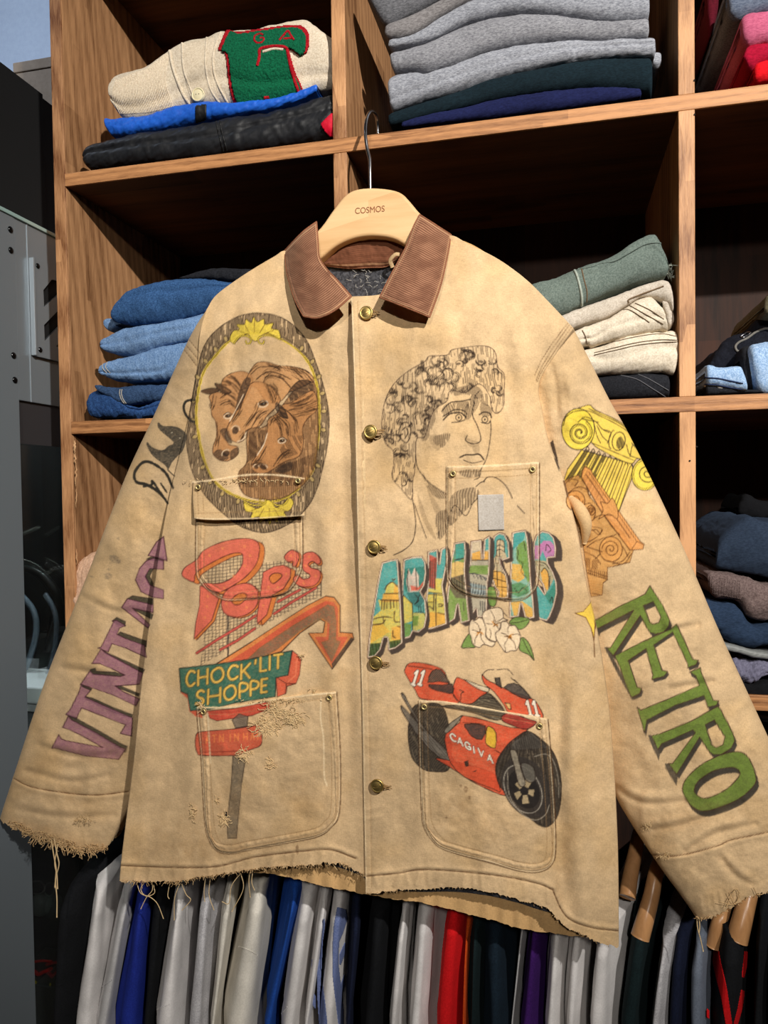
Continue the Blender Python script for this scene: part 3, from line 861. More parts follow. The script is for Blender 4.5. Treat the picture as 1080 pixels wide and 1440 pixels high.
# right column, top: red and pink sweatshirts
G5 = 'sweatshirts folded in the top right compartment'
RD = fabric('fleece_red', (228, 22, 34), (196, 12, 24), **FL)
CRM = fabric('fleece_crimson', (172, 18, 52), (140, 10, 38), **FL)
PK = fabric('fleece_dusty_pink', (206, 106, 136), (176, 82, 112), **FL)
BH = fabric('fleece_blue_heather', (122, 132, 150), (82, 92, 112), **FL)
MR = fabric('fleece_maroon', (92, 18, 34), (70, 12, 24), **FL)
fold('folded_sweatshirt', 'bright red sweatshirt folded at the bottom of the top right pile', 'sweatshirt', G5, RD, [(1057, 100), (1066, 91), (1090, 89), (1150, 85), (1260, 72)], [(1058, 120), (1070, 119.5), (1150, 110), (1260, 97)], .012, .25, wr=.002, seed=41, endr=.01)
fold('folded_sweatshirt', 'crimson sweatshirt folded on the bright red one', 'sweatshirt', G5, CRM, [(1043, 80), (1054, 66), (1080, 64), (1150, 58), (1260, 46)], [(1044, 92), (1055, 103), (1075, 93), (1150, 86), (1260, 73)], .012, .25, wr=.002, seed=42, endr=.01)
fold('folded_sweatshirt', 'dusty pink sweatshirt folded on the crimson one', 'sweatshirt', G5, PK, [(1039, 30), (1051, 21), (1080, 18), (1150, 12), (1260, 0)], [(1041, 62), (1052, 68), (1080, 63), (1150, 58), (1260, 46)], .008, .25, wr=.002, seed=43, endr=.012)
fold('folded_sweatshirt', 'blue heather sweatshirt folded on top of the pink one', 'sweatshirt', G5, BH, [(1020, -22), (1040, -28), (1100, -34), (1260, -50)], [(1022, 26), (1042, 29), (1080, 19), (1150, 13), (1260, 1)], .012, .25, wr=.002, seed=44, endr=.008)
fold('folded_sweatshirt', 'maroon sweatshirt bundled in the shade beside the upright, left of the pink pile', 'sweatshirt', G5, MR, [(991, -20), (1000, -30), (1012, -20)], [(991, 30), (998, 52), (1008, 30)], .09, .15, wr=.002, seed=45, ns=60, endr=.01)

# right column, middle: jeans
G6 = 'jeans folded in the middle right compartment'


def S6(p): return sc(p, 980, 400, 8.47)


fold('folded_jeans', 'black jeans lying flat under the pale pair in the middle right compartment', 'jeans', G6, D5, S6([(95, 1190), (300, 1215), (600, 1262), (900, 1250), (1600, 1200)]), S6([(95, 1328), (600, 1308), (900, 1295), (1600, 1262)]), .006, .25, wr=.001, seed=51, endr=.004)
l1 = fold('folded_jeans', 'pale bleached jeans with dark double seam, front left in the middle right compartment', 'jeans', G6, D6,
          S6([(92, 975), (130, 955), (250, 995), (400, 985), (500, 982), (545, 1050), (575, 1200)]), S6([(92, 1205), (200, 1222), (350, 1245), (450, 1262), (520, 1272), (560, 1278), (580, 1280)]), .0, .2, wr=.002, wf=30, seed=52, endr=.006)
tl = bvh(l1)
for o_ in (0, 80):
    seam('leg_seam', l1, S6([(96, 1110 + o_), (250, 1120 + o_), (400, 1150 + o_), (550, 1180 + o_ * .9)]), .0009, fabric('seam_navy', (40, 52, 84), scale=500), .0002, tree=tl)
seam('selvedge', l1, S6([(96, 1212), (250, 1225), (400, 1255), (560, 1275), (620, 1280)]), .0011, fabric('selvedge_white', (226, 222, 212), scale=500), .0008, tree=tl)
fold('folded_jeans', 'light blue jeans folded at the right edge of the middle right compartment', 'jeans', G6, D6,
     S6([(590, 720), (700, 705), (850, 672), (1100, 650), (1700, 600)]), S6([(690, 1290), (760, 1300), (900, 1296), (1200, 1275), (1700, 1235)]), -.002, .22, wr=.003, wf=26, seed=53, endr=.01, sq=.5)
fold('folded_jeans', 'dark grey trouser leg tucked between the two pale pairs', 'jeans', G6, D5,
     S6([(500, 760), (560, 740), (620, 735), (680, 800)]), S6([(540, 1200), (580, 1255), (660, 1262), (705, 1255)]), .012, .2, wr=.002, wf=30, seed=54, ns=70, endr=.008)
l2 = fold('folded_jeans', 'black jeans with a buckle heaped behind the pale pair', 'jeans', G6, fabric('denim_ink', (26, 28, 38), (16, 17, 24), **DN),
          S6([(130, 960), (240, 800), (330, 685), (480, 600), (620, 540), (700, 440), (760, 350), (900, 330), (1500, 400)]), S6([(130, 1000), (300, 1010), (500, 1000), (620, 950), (760, 900), (900, 900), (1500, 900)]), .05, .2, wr=.005, wf=34, seed=55, ns=180, endr=.01)
tl = bvh(l2)
seam('waist_binding', l2, S6([(530, 800), (480, 790), (460, 740), (500, 690), (600, 640), (700, 570), (800, 530), (850, 525)]), .0015, fabric('grey_binding', (128, 124, 118), scale=400), .0012, tree=tl)
seam('side_buckle', l2, S6([(520, 620), (600, 570), (640, 575), (560, 630), (520, 620)]), .0011, plain('nickel', (150, 150, 155), .3, 1.0), .002, tree=tl, n=30)
fold('folded_knitwear', 'olive ribbed knit at the right edge above the black jeans', 'knitwear', G6, fabric('olive_knit', (112, 104, 82), (84, 78, 60), scale=400, bump=.8),
     S6([(770, 250), (830, 150), (900, 150), (1500, 200)]), S6([(790, 370), (850, 385), (1000, 400), (1500, 450)]), .02, .18, wr=.002, seed=56, endr=.01)

# right column, lower: dark knitwear heap
G7 = 'clothes heaped in the lower right compartment'


def S7(p): return sc(p, 960, 680, 4.5)


NB = fabric('knit_slate_blue', (46, 58, 76), (34, 44, 60), **FL)
fold('folded_sweatshirt', 'black bundle in the shade at the back of the lower right compartment', 'sweatshirt', G7, fabric('fleece_black', (20, 20, 23), **FL), S7([(345, 120), (380, 70), (420, 65), (500, 110), (700, 120)]), S7([(345, 200), (420, 220), (540, 240), (700, 250)]), .16, .12, wr=.004, seed=61, endr=.02)
fold('folded_sweatshirt', 'slate blue sweatshirt bundled on top of the brown knit in the lower right compartment', 'sweatshirt', G7, NB,
     S7([(212, 400), (235, 335), (320, 258), (400, 207), (460, 208), (520, 240), (620, 235), (1000, 250)]), S7([(200, 500), (215, 540), (350, 565), (480, 585), (620, 600), (1000, 600)]), .012, .24, wr=.005, wf=14, seed=62, sq=.8, endr=.02)
kb = fold('folded_knitwear', 'brown ribbed knit folded under the slate blue sweatshirt', 'knitwear', G7, fabric('knit_taupe', (128, 110, 106), (92, 76, 74), scale=420, bump=.9, bumpd=.001),
          S7([(146, 562), (250, 570), (400, 600), (500, 640), (620, 650), (1000, 640)]), S7([(160, 650), (210, 712), (340, 742), (410, 850), (500, 885), (620, 875), (1000, 860)]), .0, .25, wr=.004, wf=22, seed=63, sq=.8)
tl = bvh(kb)
rb = [drape_line(tl, resample([(x, 806 + (x - 990) * .16 + 3), (x + 1.5, 832 + (x - 990) * .2)], 14), .0001) for x in np.arange(996, 1042, 2.3)]
rb = [q for q in rb if q is not None]
tubes('knit_rib', rb, .0007, MATS['knit_taupe'], kb, 5)['kind'] = 'stuff'
fold('folded_sweatshirt', 'navy sweatshirt folded below the brown knit, next to the sleeve', 'sweatshirt', G7, fabric('fleece_dusk_blue', (44, 60, 84), (32, 46, 66), **FL),
     S7([(120, 720), (200, 742), (300, 752), (360, 790), (430, 882), (540, 892), (1000, 880)]), S7([(150, 900), (300, 1000), (430, 1032), (540, 1012), (1000, 1000)]), .003, .25, wr=.004, wf=26, seed=64)
fold('folded_sweatshirt', 'smooth grey roll of cloth below the navy sweatshirt', 'sweatshirt', G7, fabric('jersey_grey', (132, 134, 132), (122, 124, 122), scale=300, rough=.55, spec=.4), S7([(200, 990), (330, 1018), (430, 1045), (540, 1062), (700, 1070), (1000, 1075)]), S7([(200, 1040), (330, 1060), (430, 1090), (540, 1102), (700, 1108), (1000, 1110)]), .004, .2, wr=.0005, seed=65)
fold('folded_shirt', 'crumpled lavender grey shirt above the black one on the lower right shelf', 'shirt', G7, fabric('poplin_lavender', (118, 116, 136), (100, 98, 118), scale=300), S7([(300, 1110), (380, 1120), (460, 1130), (560, 1118), (1000, 1115)]), S7([(320, 1200), (410, 1258), (450, 1235), (540, 1225), (1000, 1230)]), .004, .24, wr=.006, wf=60, seed=66, ns=180)
fold('folded_shirt', 'black shirt flat on the lower right shelf, under the lavender grey one', 'shirt', G7, MATS['fleece_black'], S7([(300, 1220), (400, 1255), (460, 1262), (560, 1250), (1000, 1250)]), S7([(300, 1330), (420, 1338), (540, 1340), (1000, 1335)]), .006, .24, wr=.002, wf=40, seed=67)
# left column lower: beige cloth knot at the upright
fold('crumpled_cloth', 'crumpled pinkish beige cloth on the lower left shelf, poking out beside the sleeve', 'cloth', None, fabric('beige_linen', (214, 176, 148), (186, 148, 120), scale=300), [(108, 800), (113, 790), (122, 783), (135, 778), (160, 776), (230, 774)], [(110, 925), (116, 930), (126, 931), (140, 932), (160, 932), (230, 934)], .001, .14, wr=.005, wf=60, seed=71, endr=.01)
# ================================================================== clothes on the rail below
GH = 'shirts and jackets hanging on the rail below the shelves'
JR = dict(scale=420, bump=.25, coarse=20, bumpd=.0004)
M_ = {
    'white': fabric('jersey_white', (226, 222, 220), (212, 208, 206), **JR),
    'cream': fabric('jersey_cream', (224, 218, 206), (208, 202, 190), **JR),
    'heather': fabric('jersey_ash_heather', (206, 204, 206), (168, 166, 170), **dict(JR, scale=500)),
    'lgrey': fabric('jersey_light_grey', (196, 194, 194), (182, 180, 180), **JR),
    'blue': fabric('jersey_royal', (36, 54, 150), (28, 42, 130), **JR),
    'blue2': fabric('jersey_azure', (34, 78, 160), (26, 64, 142), **JR),
    'black': fabric('jersey_black', (24, 25, 28), (17, 18, 20), **JR),
    'navyj': fabric('jersey_navy', (24, 30, 52), (17, 22, 40), **JR),
    'red': fabric('jersey_red', (214, 26, 30), (192, 18, 22), **JR),
    'teal': fabric('jersey_bottle', (22, 36, 38), (15, 26, 28), **JR),
    'dnavy': fabric('jersey_ink', (24, 38, 50), (17, 28, 38), **JR),
    'purple': fabric('jersey_purple', (62, 26, 96), (48, 18, 78), **JR),
    'gblue': fabric('jersey_slate', (112, 120, 134), (98, 106, 120), **JR),
    'orange': fabric('jersey_orange', (214, 84, 30), (190, 70, 22), **JR),
    'cobalt': fabric('jersey_cobalt', (36, 98, 196), (28, 84, 176), **JR),
}


def hang(name, label, cat, mat, top, bot, ysh, neck, Y0=.006, seed=1, amp=.0045, seamy=None, back=.36, neckY=.125, group=GH):
    """a garment on a hanger square to the rail: sleeve and shoulder towards the aisle, body running back"""
    nr, nph = 90, 72
    Y0 = Y0 - .024
    a0, a1 = P(top[0], ysh, Y0), P(top[1], ysh, Y0); b0, b1 = P(bot[0], 1440, Y0), P(bot[1], 1440, Y0)
    nk = P(neck[0], neck[1], neckY)
    zs = a0[2]; zb = b0[2]; zn = nk[2]
    if zn < zs + .01: zn = zs + .012
    lean = (nk[0] - (a0[0] + a1[0]) / 2) / (neckY - Y0)
    zend = -1.05
    z = np.r_[np.linspace(zn, zs + .012, 18, endpoint=False), np.linspace(zs + .012, zs - .03, 14, endpoint=False), np.linspace(zs - .03, zend, nr - 32)]
    yf = np.interp(z, [zs - .045, zs - .02, zs, zs + .012, zn], [Y0, Y0 + .001, Y0 + .012, Y0 + .026, neckY])
    k = np.clip((zs - z) / (zs - zb), 0, 3.2)
    kk = np.clip(k, -.2, 1)
    xl = a0[0] + (b0[0] - a0[0]) * kk; xr = a1[0] + (b1[0] - a1[0]) * kk
    hw = np.maximum((xr - xl) / 2, .003); xc = (xl + xr) / 2
    hw = hw * np.interp(z, [zs - .05, zs, zs + .012, zn], [1, .96, .86, .5])
    yb = np.full(len(z), back) - np.interp(z, [zs, zn], [0, back - neckY - .05])
    ph = np.linspace(0, 2 * np.pi, nph, endpoint=False)
    cs, sn = np.cos(ph), np.sin(ph)
    ex = np.sign(sn) * np.abs(sn) ** .8; ey = -np.sign(cs) * np.abs(cs) ** 1.15
    ym = (yf + yb) / 2; hy = (yb - yf) / 2
    V = np.zeros((len(z), nph, 3))
    # superellipse with a rounded nose towards the aisle
    nose = np.abs(ex) ** 2
    V[..., 1] = ym[:, None] + ey[None] * hy[:, None]
    V[..., 0] = xc[:, None] + ex[None] * hw[:, None]
    V[..., 0] += (lean * np.clip(V[..., 1] - Y0, 0, None))
    V[..., 2] = z[:, None]
    per = (np.sign(sn) * (1 + ey))[None] * np.ones((len(z), 1))
    zz = z[:, None] * np.ones((1, nph))
    w_ = fbm(per * 5.5 + 30 + .8 * zz, zz * 3.0 + 40, seed, 3) * amp * 1.5 + fbm(per * 14 + 30, zz * 9 + 40, seed + 4, 3) * amp * .5
    damp = np.clip((zn - zz) / .03, .2, 1)
    fold_ = w_ * damp * np.minimum(1, hw[:, None] / .012)
    V[..., 0] += fold_ * np.sign(sn)[None] * np.abs(sn)[None] ** .3 * 1.0
    V[..., 1] -= fold_ * np.abs(cs)[None] * .8
    W = V.reshape(-1, 3)
    F = grid_faces(len(z), nph, wrap=True)
    n = len(W); W = np.vstack([W, W[:nph].mean(0), W[-nph:].mean(0)])
    j = np.arange(nph); j2 = (j + 1) % nph; L0 = (len(z) - 1) * nph
    T = np.vstack([F[:, [0, 1, 2]], F[:, [0, 2, 3]], np.stack([j2, j, np.full(nph, n)], 1), np.stack([L0 + j, L0 + j2, np.full(nph, n + 1)], 1)])
    o = link(name, mesh_np(name, W, T), mat)
    tag(o, label, cat, group)
    # neckband ring at the top
    xm = nk[0] + lean * .03
    ring = [np.array([xm + lean * .034 * math.sin(t) + hw[0] * .8 * math.cos(t), neckY + .045 + .034 * math.sin(t), zn - .0015]) for t in np.linspace(0, 2 * math.pi, 25)]
    tubes('neckband', [ring], .004, mat, o, 8)
    if seamy is not None:
        tr_ = bvh(o)
        for q in seamy:
            seam('sleeve_seam', o, q, .0009, mat, .0002, tree=tr_, n=40)
    return o


def patchg(o, outline, mat, name='stripe'):
    return patch(name, o, resample(np.array(list(outline) + [outline[0]]), 60), mat, lift=.0009, step=.7)


H_ = hang
H_('hanging_jacket', 'black jacket hanging at the far left end of the rail, beside the grey cabinet', 'jacket', M_['black'], (70, 110), (57, 95), 1268, (165, 1178), Y0=-.004, seed=101, amp=.004,
   seamy=[[(60, 1388), (75, 1384), (93, 1386)], [(78, 1335), (77, 1360), (76, 1385)]])
H_('hanging_shirt', 'white sweatshirt hanging between the black jacket and a light grey shirt', 'shirt', M_['white'], (117, 152), (90, 144), 1268, (166, 1205), seed=102)
H_('hanging_shirt', 'light grey shirt hanging just left of the royal blue one', 'shirt', M_['lgrey'], (163, 186), (127, 160), 1275, (196, 1228), seed=103, seamy=[[(143, 1388), (150, 1383), (157, 1378)]])
H_('hanging_shirt', 'royal blue shirt hanging below the left hem of the tan jacket', 'shirt', M_['blue'], (184, 213), (147, 203), 1262, (226, 1220), seed=104)
H_('hanging_shirt', 'black shirt hanging in the gap right of the royal blue one', 'shirt', M_['black'], (212, 236), (198, 214), 1262, (250, 1222), Y0=.02, seed=105)
H_('hanging_shirt', 'white sweatshirt with a low sleeve seam, hanging right of the royal blue and black shirts', 'shirt', M_['white'], (232, 264), (203, 260), 1275, (275, 1228), seed=106, seamy=[[(206, 1423), (220, 1420), (238, 1412)]])
H_('hanging_shirt', 'heather ash grey shirt hanging under the frayed hem, left of the two cream ones', 'shirt', M_['heather'], (272, 304), (257, 294), 1268, (312, 1228), seed=107)
H_('hanging_shirt', 'narrow cream shirt hanging squeezed right of the heather ash one', 'shirt', M_['cream'], (311, 330), (292, 306), 1268, (337, 1228), seed=108)
H_('hanging_shirt', 'wide cream sweatshirt with a shoulder seam, hanging left of the azure blue one', 'shirt', M_['cream'], (338, 382), (297, 368), 1264, (376, 1225), seed=109, amp=.003, seamy=[[(320, 1328), (335, 1331), (350, 1336), (362, 1343)]])
H_('hanging_shirt', 'azure blue shirt hanging between two pale sweatshirts', 'shirt', M_['blue2'], (398, 426), (365, 388), 1268, (424, 1232), seed=110)
H_('hanging_shirt', 'white sweatshirt with a ribbed neck, hanging right of the azure blue one', 'shirt', M_['white'], (409, 446), (385, 426), 1275, (450, 1238), seed=111, seamy=[[(387, 1432), (395, 1426), (404, 1416)]])
H_('hanging_shirt', 'thin white shirt hanging squeezed left of the blue striped one', 'shirt', M_['white'], (445, 462), (423, 438), 1285, (466, 1247), seed=112)
hs = H_('hanging_shirt', 'white shirt with washed blue stripes and chevrons, hanging left of the placket hem', 'shirt', M_['white'], (460, 489), (435, 483), 1278, (490, 1242), seed=113, amp=.002)
STB = fabric('stripe_washed_blue', (118, 130, 172), (92, 106, 152), scale=500)
for q in ([(772, 345), (812, 355), (822, 400), (800, 470), (778, 520), (776, 640), (790, 760), (800, 860), (800, 950), (780, 950), (765, 820), (750, 700), (748, 560), (755, 440)],
          [(690, 440), (705, 400), (708, 430), (695, 520), (690, 640), (700, 760), (722, 950), (682, 950), (670, 780), (672, 600)],
          [(644, 610), (666, 640), (666, 700), (640, 660)], [(640, 760), (662, 800), (662, 860), (638, 820)], [(812, 520), (812, 570), (785, 640), (782, 590)], [(808, 680), (806, 740), (790, 790), (788, 740)]):
    patchg(hs, sc(q, 260, 1180, 3.6), STB)
H_('hanging_shirt', 'dark navy shirt hanging just right of the blue striped one', 'shirt', M_['navyj'], (492, 510), (481, 498), 1292, (505, 1252), Y0=.012, seed=114)
H_('hanging_shirt', 'black sweatshirt hanging under the open placket bottom', 'shirt', M_['black'], (510, 550), (496, 544), 1304, (545, 1265), seed=115)
H_('hanging_shirt', 'narrow white shirt hanging right of the black sweatshirt', 'shirt', M_['white'], (558, 574), (541, 564), 1302, (582, 1272), seed=116)
H_('hanging_shirt', 'white shirt hanging just left of the red one', 'shirt', M_['white'], (576, 614), (563, 604), 1292, (618, 1265), seed=117)
H_('hanging_shirt', 'bright red shirt hanging in the middle of the rail', 'shirt', M_['red'], (620, 652), (603, 645), 1290, (660, 1265), seed=118)
H_('hanging_shirt', 'orange shirt showing as a sliver right of the red one', 'shirt', M_['orange'], (650, 658), (646, 657), 1345, (665, 1320), Y0=.008, seed=119, amp=.001)
H_('hanging_shirt', 'bottle green shirt hanging right of the red one', 'shirt', M_['teal'], (656, 676), (652, 674), 1330, (682, 1295), seed=120)
H_('hanging_shirt', 'ink blue shirt hanging left of the purple one', 'shirt', M_['dnavy'], (676, 714), (672, 718), 1330, (706, 1290), seed=121)
H_('hanging_shirt', 'grey shirt seen as a thin sliver left of the purple one', 'shirt', M_['lgrey'], (728, 738), (716, 723), 1315, (745, 1290), Y0=.03, seed=122, amp=.001)
H_('hanging_shirt', 'purple shirt hanging under the back hem, left of three white ones', 'shirt', M_['purple'], (736, 762), (720, 760), 1325, (768, 1295), seed=123)
H_('hanging_shirt', 'white shirt hanging right beside the purple one, first of three white ones', 'shirt', M_['white'], (766, 796), (756, 792), 1322, (800, 1298), seed=124)
H_('hanging_shirt', 'white shirt hanging in the middle of the three white ones at the right', 'shirt', M_['white'], (796, 824), (788, 816), 1326, (826, 1300), seed=125)
H_('hanging_shirt', 'white shirt on a wooden hanger below the right corner of the tan jacket', 'shirt', M_['white'], (824, 872), (812, 866), 1320, (886, 1258), seed=126)
H_('hanging_shirt', 'greenish black shirt on a shiny wooden hanger, right of the white ones', 'shirt', M_['teal'], (878, 918), (863, 905), 1330, (906, 1302), seed=127, neckY=.05)
H_('hanging_shirt', 'ash grey heather shirt hanging between the greenish black and navy ones', 'shirt', M_['heather'], (915, 948), (903, 938), 1345, (960, 1262), seed=128)
H_('hanging_shirt', 'navy shirt hanging below the right cuff', 'shirt', M_['navyj'], (938, 968), (932, 966), 1345, (976, 1295), Y0=.012, seed=129)
H_('hanging_shirt', 'slate grey shirt hanging left of the black one with red stripes', 'shirt', M_['gblue'], (966, 994), (961, 996), 1348, (1002, 1308), seed=130)
hb = H_('hanging_jersey', 'black jersey with curved red stripes hanging on a wooden hanger at the right', 'jersey', M_['black'], (1000, 1060), (988, 1057), 1330, (1032, 1304), seed=131, neckY=.05, amp=.002)
for q in ([(765, 885), (790, 885), (800, 960), (840, 1130), (870, 1335), (835, 1335), (810, 1180), (770, 1020), (755, 940)], [(945, 905), (960, 905), (962, 960), (940, 1060), (928, 1050)],
          [(925, 1130), (942, 1140), (930, 1230), (900, 1335), (880, 1335), (905, 1240)], [(722, 1240), (748, 1260), (750, 1300), (725, 1290)]):
    patchg(hb, sc(q, 820, 1120, 4.154), M_['red'])
H_('hanging_shirt', 'black shirt hanging between the red striped jersey and the cobalt one', 'shirt', M_['black'], (1058, 1082), (1053, 1076), 1310, (1085, 1235), seed=132)
H_('hanging_shirt', 'cobalt blue shirt hanging at the right edge of the picture', 'shirt', M_['cobalt'], (1076, 1115), (1070, 1112), 1345, (1112, 1300), seed=133)

# wooden hangers whose arms show above the garments at the right
HW = wood('hanger_beech_dark', (120, 78, 44), (196, 146, 98), 'Z', plank=.4, rough=.3, grain=14, knots=False)
for lab, pts, rr in (('brown wooden hanger arm above the white shirt at the right of the tan jacket', [(882, 1262, .02), (886, 1235, .035), (893, 1200, .055), (903, 1160, .08), (925, 1120, .13)], .0095),
                     ('shiny brown wooden hanger in the greenish black shirt', [(900, 1318, .012), (908, 1290, .018), (916, 1260, .03), (925, 1220, .05), (945, 1180, .1)], .0105),
                     ('shaded brown wooden hanger in the slate grey shirt', [(1003, 1330, .03), (1010, 1300, .03), (1018, 1280, .04), (1028, 1240, .07), (1045, 1200, .11)], .0085),
                     ('brown wooden hanger in the black jersey with red stripes', [(1036, 1322, .012), (1042, 1300, .016), (1050, 1268, .028), (1060, 1230, .05), (1075, 1190, .1)], .0115)):
    p = cr([P(q[0], q[1], q[2] - .006) for q in pts], 10)
    V, T = join_arrays([tube_arrays(p, rr * np.linspace(1.1, .8, len(p)), 16)])
    o = link('clothes_hanger', mesh_np('clothes_hanger', V, T), HW)
    tag(o, lab, 'hanger', 'wooden hangers on the lower rail')
    q = p[-1]
    tubes('hook', [cr([q, (q[0], q[1] + .02, -.47), (q[0], .152, -.44), (q[0], .158, -.424), (q[0], .172, -.416), (q[0], .186, -.424)], 8)], .0018, RAIL, o, 8)

# ------------------------------------------------------------------ goods inside the glass case
LEA = plain('black_leather', (34, 32, 32), .35, 0, .5)
SIL = plain('chain_metal', (130, 128, 124), .3, 1.0)
YB = .26
bag = empty('leather_bag', P(55, 960, YB)); tag(bag, 'black leather bag with looped handle and chain inside the glass case', 'bag')


def PT(lst, Y): return cr([P(a, b_, Y) for a, b_ in lst], 10)


tubes('handle', [PT(sc([(100, 780), (180, 805), (240, 840), (290, 900), (320, 960), (326, 1050), (300, 1160), (270, 1260)], 0, 600, 4), YB)], .0085, LEA, bag, 12)
tubes('handle_strap', [PT(sc([(290, 905), (300, 1000), (285, 1100), (275, 1180), (268, 1262)], 0, 600, 4), YB + .01)], .005, LEA, bag, 10)
for k_, pth in enumerate(([(110, 610), (210, 568)], [(110, 745), (190, 775), (255, 822), (300, 800), (380, 780)])):
    pp = resample(PT(sc(pth, 0, 600, 4), YB - .015), 14 + 14 * k_)
    links_ = []
    for i_, c_ in enumerate(pp):
        t_ = np.linspace(0, 2 * math.pi, 9)
        links_.append(np.stack([c_[0] + .0045 * np.cos(t_), c_[1] + (.002 if i_ % 2 else -.002) * np.sin(t_), c_[2] + .0025 * np.sin(t_)], 1))
    tubes('chain', links_, .0009, SIL, bag, 5)['kind'] = 'stuff'
bd = fold_mesh('bag_body', [(20, 930), (34, 900), (60, 890), (90, 900), (110, 930)], [(20, 1050), (34, 1060), (60, 1065), (90, 1060), (110, 1050)], YB, .1, wr=.003, seed=81, ns=60, nph=40)
link('bag_body', bd, LEA, bag)
o = tubes('bent_tube', [PT(sc([(110, 940), (165, 1000), (195, 1060), (203, 1130), (190, 1220), (150, 1340), (120, 1380)], 0, 600, 4), YB - .03)], .0055, plain('blue_grey_plastic', (120, 134, 150), .3))
tag(o, 'pale blue grey curved handle inside the glass case, left of the leather bag', 'handle')
zw = P(60, 926, .34)[2]
o = box('white_box', (P(36, 950, .2)[0] - .1, -.135, .14, .34, zw - .03, zw), plain('white_laminate', (232, 234, 238), .4), None, .003)
tag(o, 'white box lying in the glass case behind the left sleeve', 'box')
box('box_base', (P(36, 950, .2)[0] - .1, -.137, .145, .335, zw - .045, zw - .032), plain('pale_laminate', (205, 208, 214), .4), o, .002)
o = box('case_shelf', (XC - .35, -.132, yP + .002, yE2 - .004, zw - .052, zw - .046), plain('shelf_dark', (30, 30, 32), .4), cab, 0)
# lower case: jars and red handled tools
JG = plain('dim_glassware', (70, 74, 72), .15, .2, .6)
jr = empty('glass_jar', P(57, 1290, .16)); tag(jr, 'dim glass jar with a ring lid in the lower glass case', 'jar')
c = P(57, 1262, .16)
th = np.linspace(-np.pi / 2, np.pi / 2, 14); pp = np.linspace(0, 2 * np.pi, 28, endpoint=False)
A, B = np.meshgrid(th, pp, indexing='ij')
link('jar_body', mesh_np('jar_body', np.stack([c[0] + .02 * np.cos(A) * np.cos(B), c[1] + .02 * np.cos(A) * np.sin(B), c[2] - .012 + .022 * np.sin(A)], -1).reshape(-1, 3), grid_faces(14, 28, True, True)), JG, jr)
tubes('jar_ring', [[P(51, 1248, .15) + np.array([.016 * math.cos(t), .003 * math.sin(t), .010 * math.sin(t)]) for t in np.linspace(0, 2 * math.pi, 33)]], .0012, SIL, jr, 6)
pl_ = empty('pliers', P(54, 1365, .15)); tag(pl_, 'red handled pliers lying in the lower glass case', 'tool')
RP = plain('red_plastic', (214, 40, 40), .4)
tubes('handle', [PT([(40, 1353), (50, 1352), (60, 1351), (72, 1352)], .15)], .0022, RP, pl_, 8)
tubes('handle', [PT([(40, 1362), (48, 1366), (54, 1370), (60, 1367), (72, 1362)], .15)], .0030, RP, pl_, 8)
o = dome('yellow_cap', P(49, 1381, .15), .0032, plain('yellow_plastic', (236, 214, 40), .4), None, axis='Y'); tag(o, 'tiny yellow cap below the red pliers in the glass case', 'cap')
zc_ = P(56, 1386, .15)[2]
o = box('metal_tin', (P(45, 1386, .15)[0] - .05, P(90, 1386, .15)[0], .15, .25, zc_ - .1, zc_), plain('tin_grey', (92, 96, 96), .4, .6), None, .002); tag(o, 'small grey metal tin under the pliers in the glass case', 'tin')

# added point light hidden under the case top, brightens the white box and bag
ld = bpy.data.lights.new('case_fill_light', 'POINT'); ld.energy = 8; ld.shadow_soft_size = .015; ld.color = (.95, .97, 1.0)
lo_ = bpy.data.objects.new('case_fill_light', ld); COL.objects.link(lo_); lo_.location = (-.24, .16, ztop - .04)
# ================================================================== the jacket's dye and drawings
# One sheet of colour in the jacket's own plane; every cloth panel of the jacket takes its
# vertex colours from it, so that ink runs across panels and pockets as it does on the real coat.
S_ = 2
CW, CH = 1200, 1440
yy, xx = np.mgrid[0:CH * S_, 0:CW * S_].astype(np.float32)
xx = (xx + .5) / S_; yy = (yy + .5) / S_
BASE = np.array([202, 172, 132], np.float32) / 255
mott = (fbm(xx / 90, yy / 90, 201, 4) * .10 + fbm(xx / 14, yy / 14, 205, 3) * .05).astype(np.float32)
cvs = BASE[None, None] * (1 + mott[..., None])
warm = np.clip(fbm(xx / 60 + 9, yy / 60, 211, 3), 0, 1)[..., None].astype(np.float32)
cvs = cvs * (1 - warm * np.array([.02, .05, .12], np.float32))
tooth = (fbm(xx / 2.2, yy / 1.2, 221, 2)).astype(np.float32)          # tooth of the canvas that marker ink catches on
INK = (40, 30, 25)


def _bb(pts, pad=2):
    p = np.vstack([np.asarray(q, float) for q in pts])
    x0 = max(int((p[:, 0].min() - pad) * S_), 0); x1 = min(int((p[:, 0].max() + pad) * S_) + 1, CW * S_)
    y0 = max(int((p[:, 1].min() - pad) * S_), 0); y1 = min(int((p[:, 1].max() + pad) * S_) + 1, CH * S_)
    return x0, x1, y0, y1


def put(b_, m, color, a):
    x0, x1, y0, y1 = b_
    c = np.asarray(color, np.float32) / 255
    al = (m * a)[..., None].astype(np.float32)
    cvs[y0:y1, x0:x1] = cvs[y0:y1, x0:x1] * (1 - al) + c * al


def fill(loops, color, a=.92, tex=.18):
    """marker fill of one or several loops (even-odd)"""
    if not isinstance(loops[0][0], (tuple, list, np.ndarray)) or np.ndim(loops[0]) == 1: loops = [loops]
    b_ = _bb(loops); x0, x1, y0, y1 = b_
    if x1 <= x0 or y1 <= y0: return
    X = xx[y0:y1, x0:x1]; Y = yy[y0:y1, x0:x1]
    m = inpoly(X, Y, loops).astype(np.float32)
    t = np.clip(1 - tex * (.5 + .9 * tooth[y0:y1, x0:x1]), 0, 1)
    put(b_, m * t, color, a)


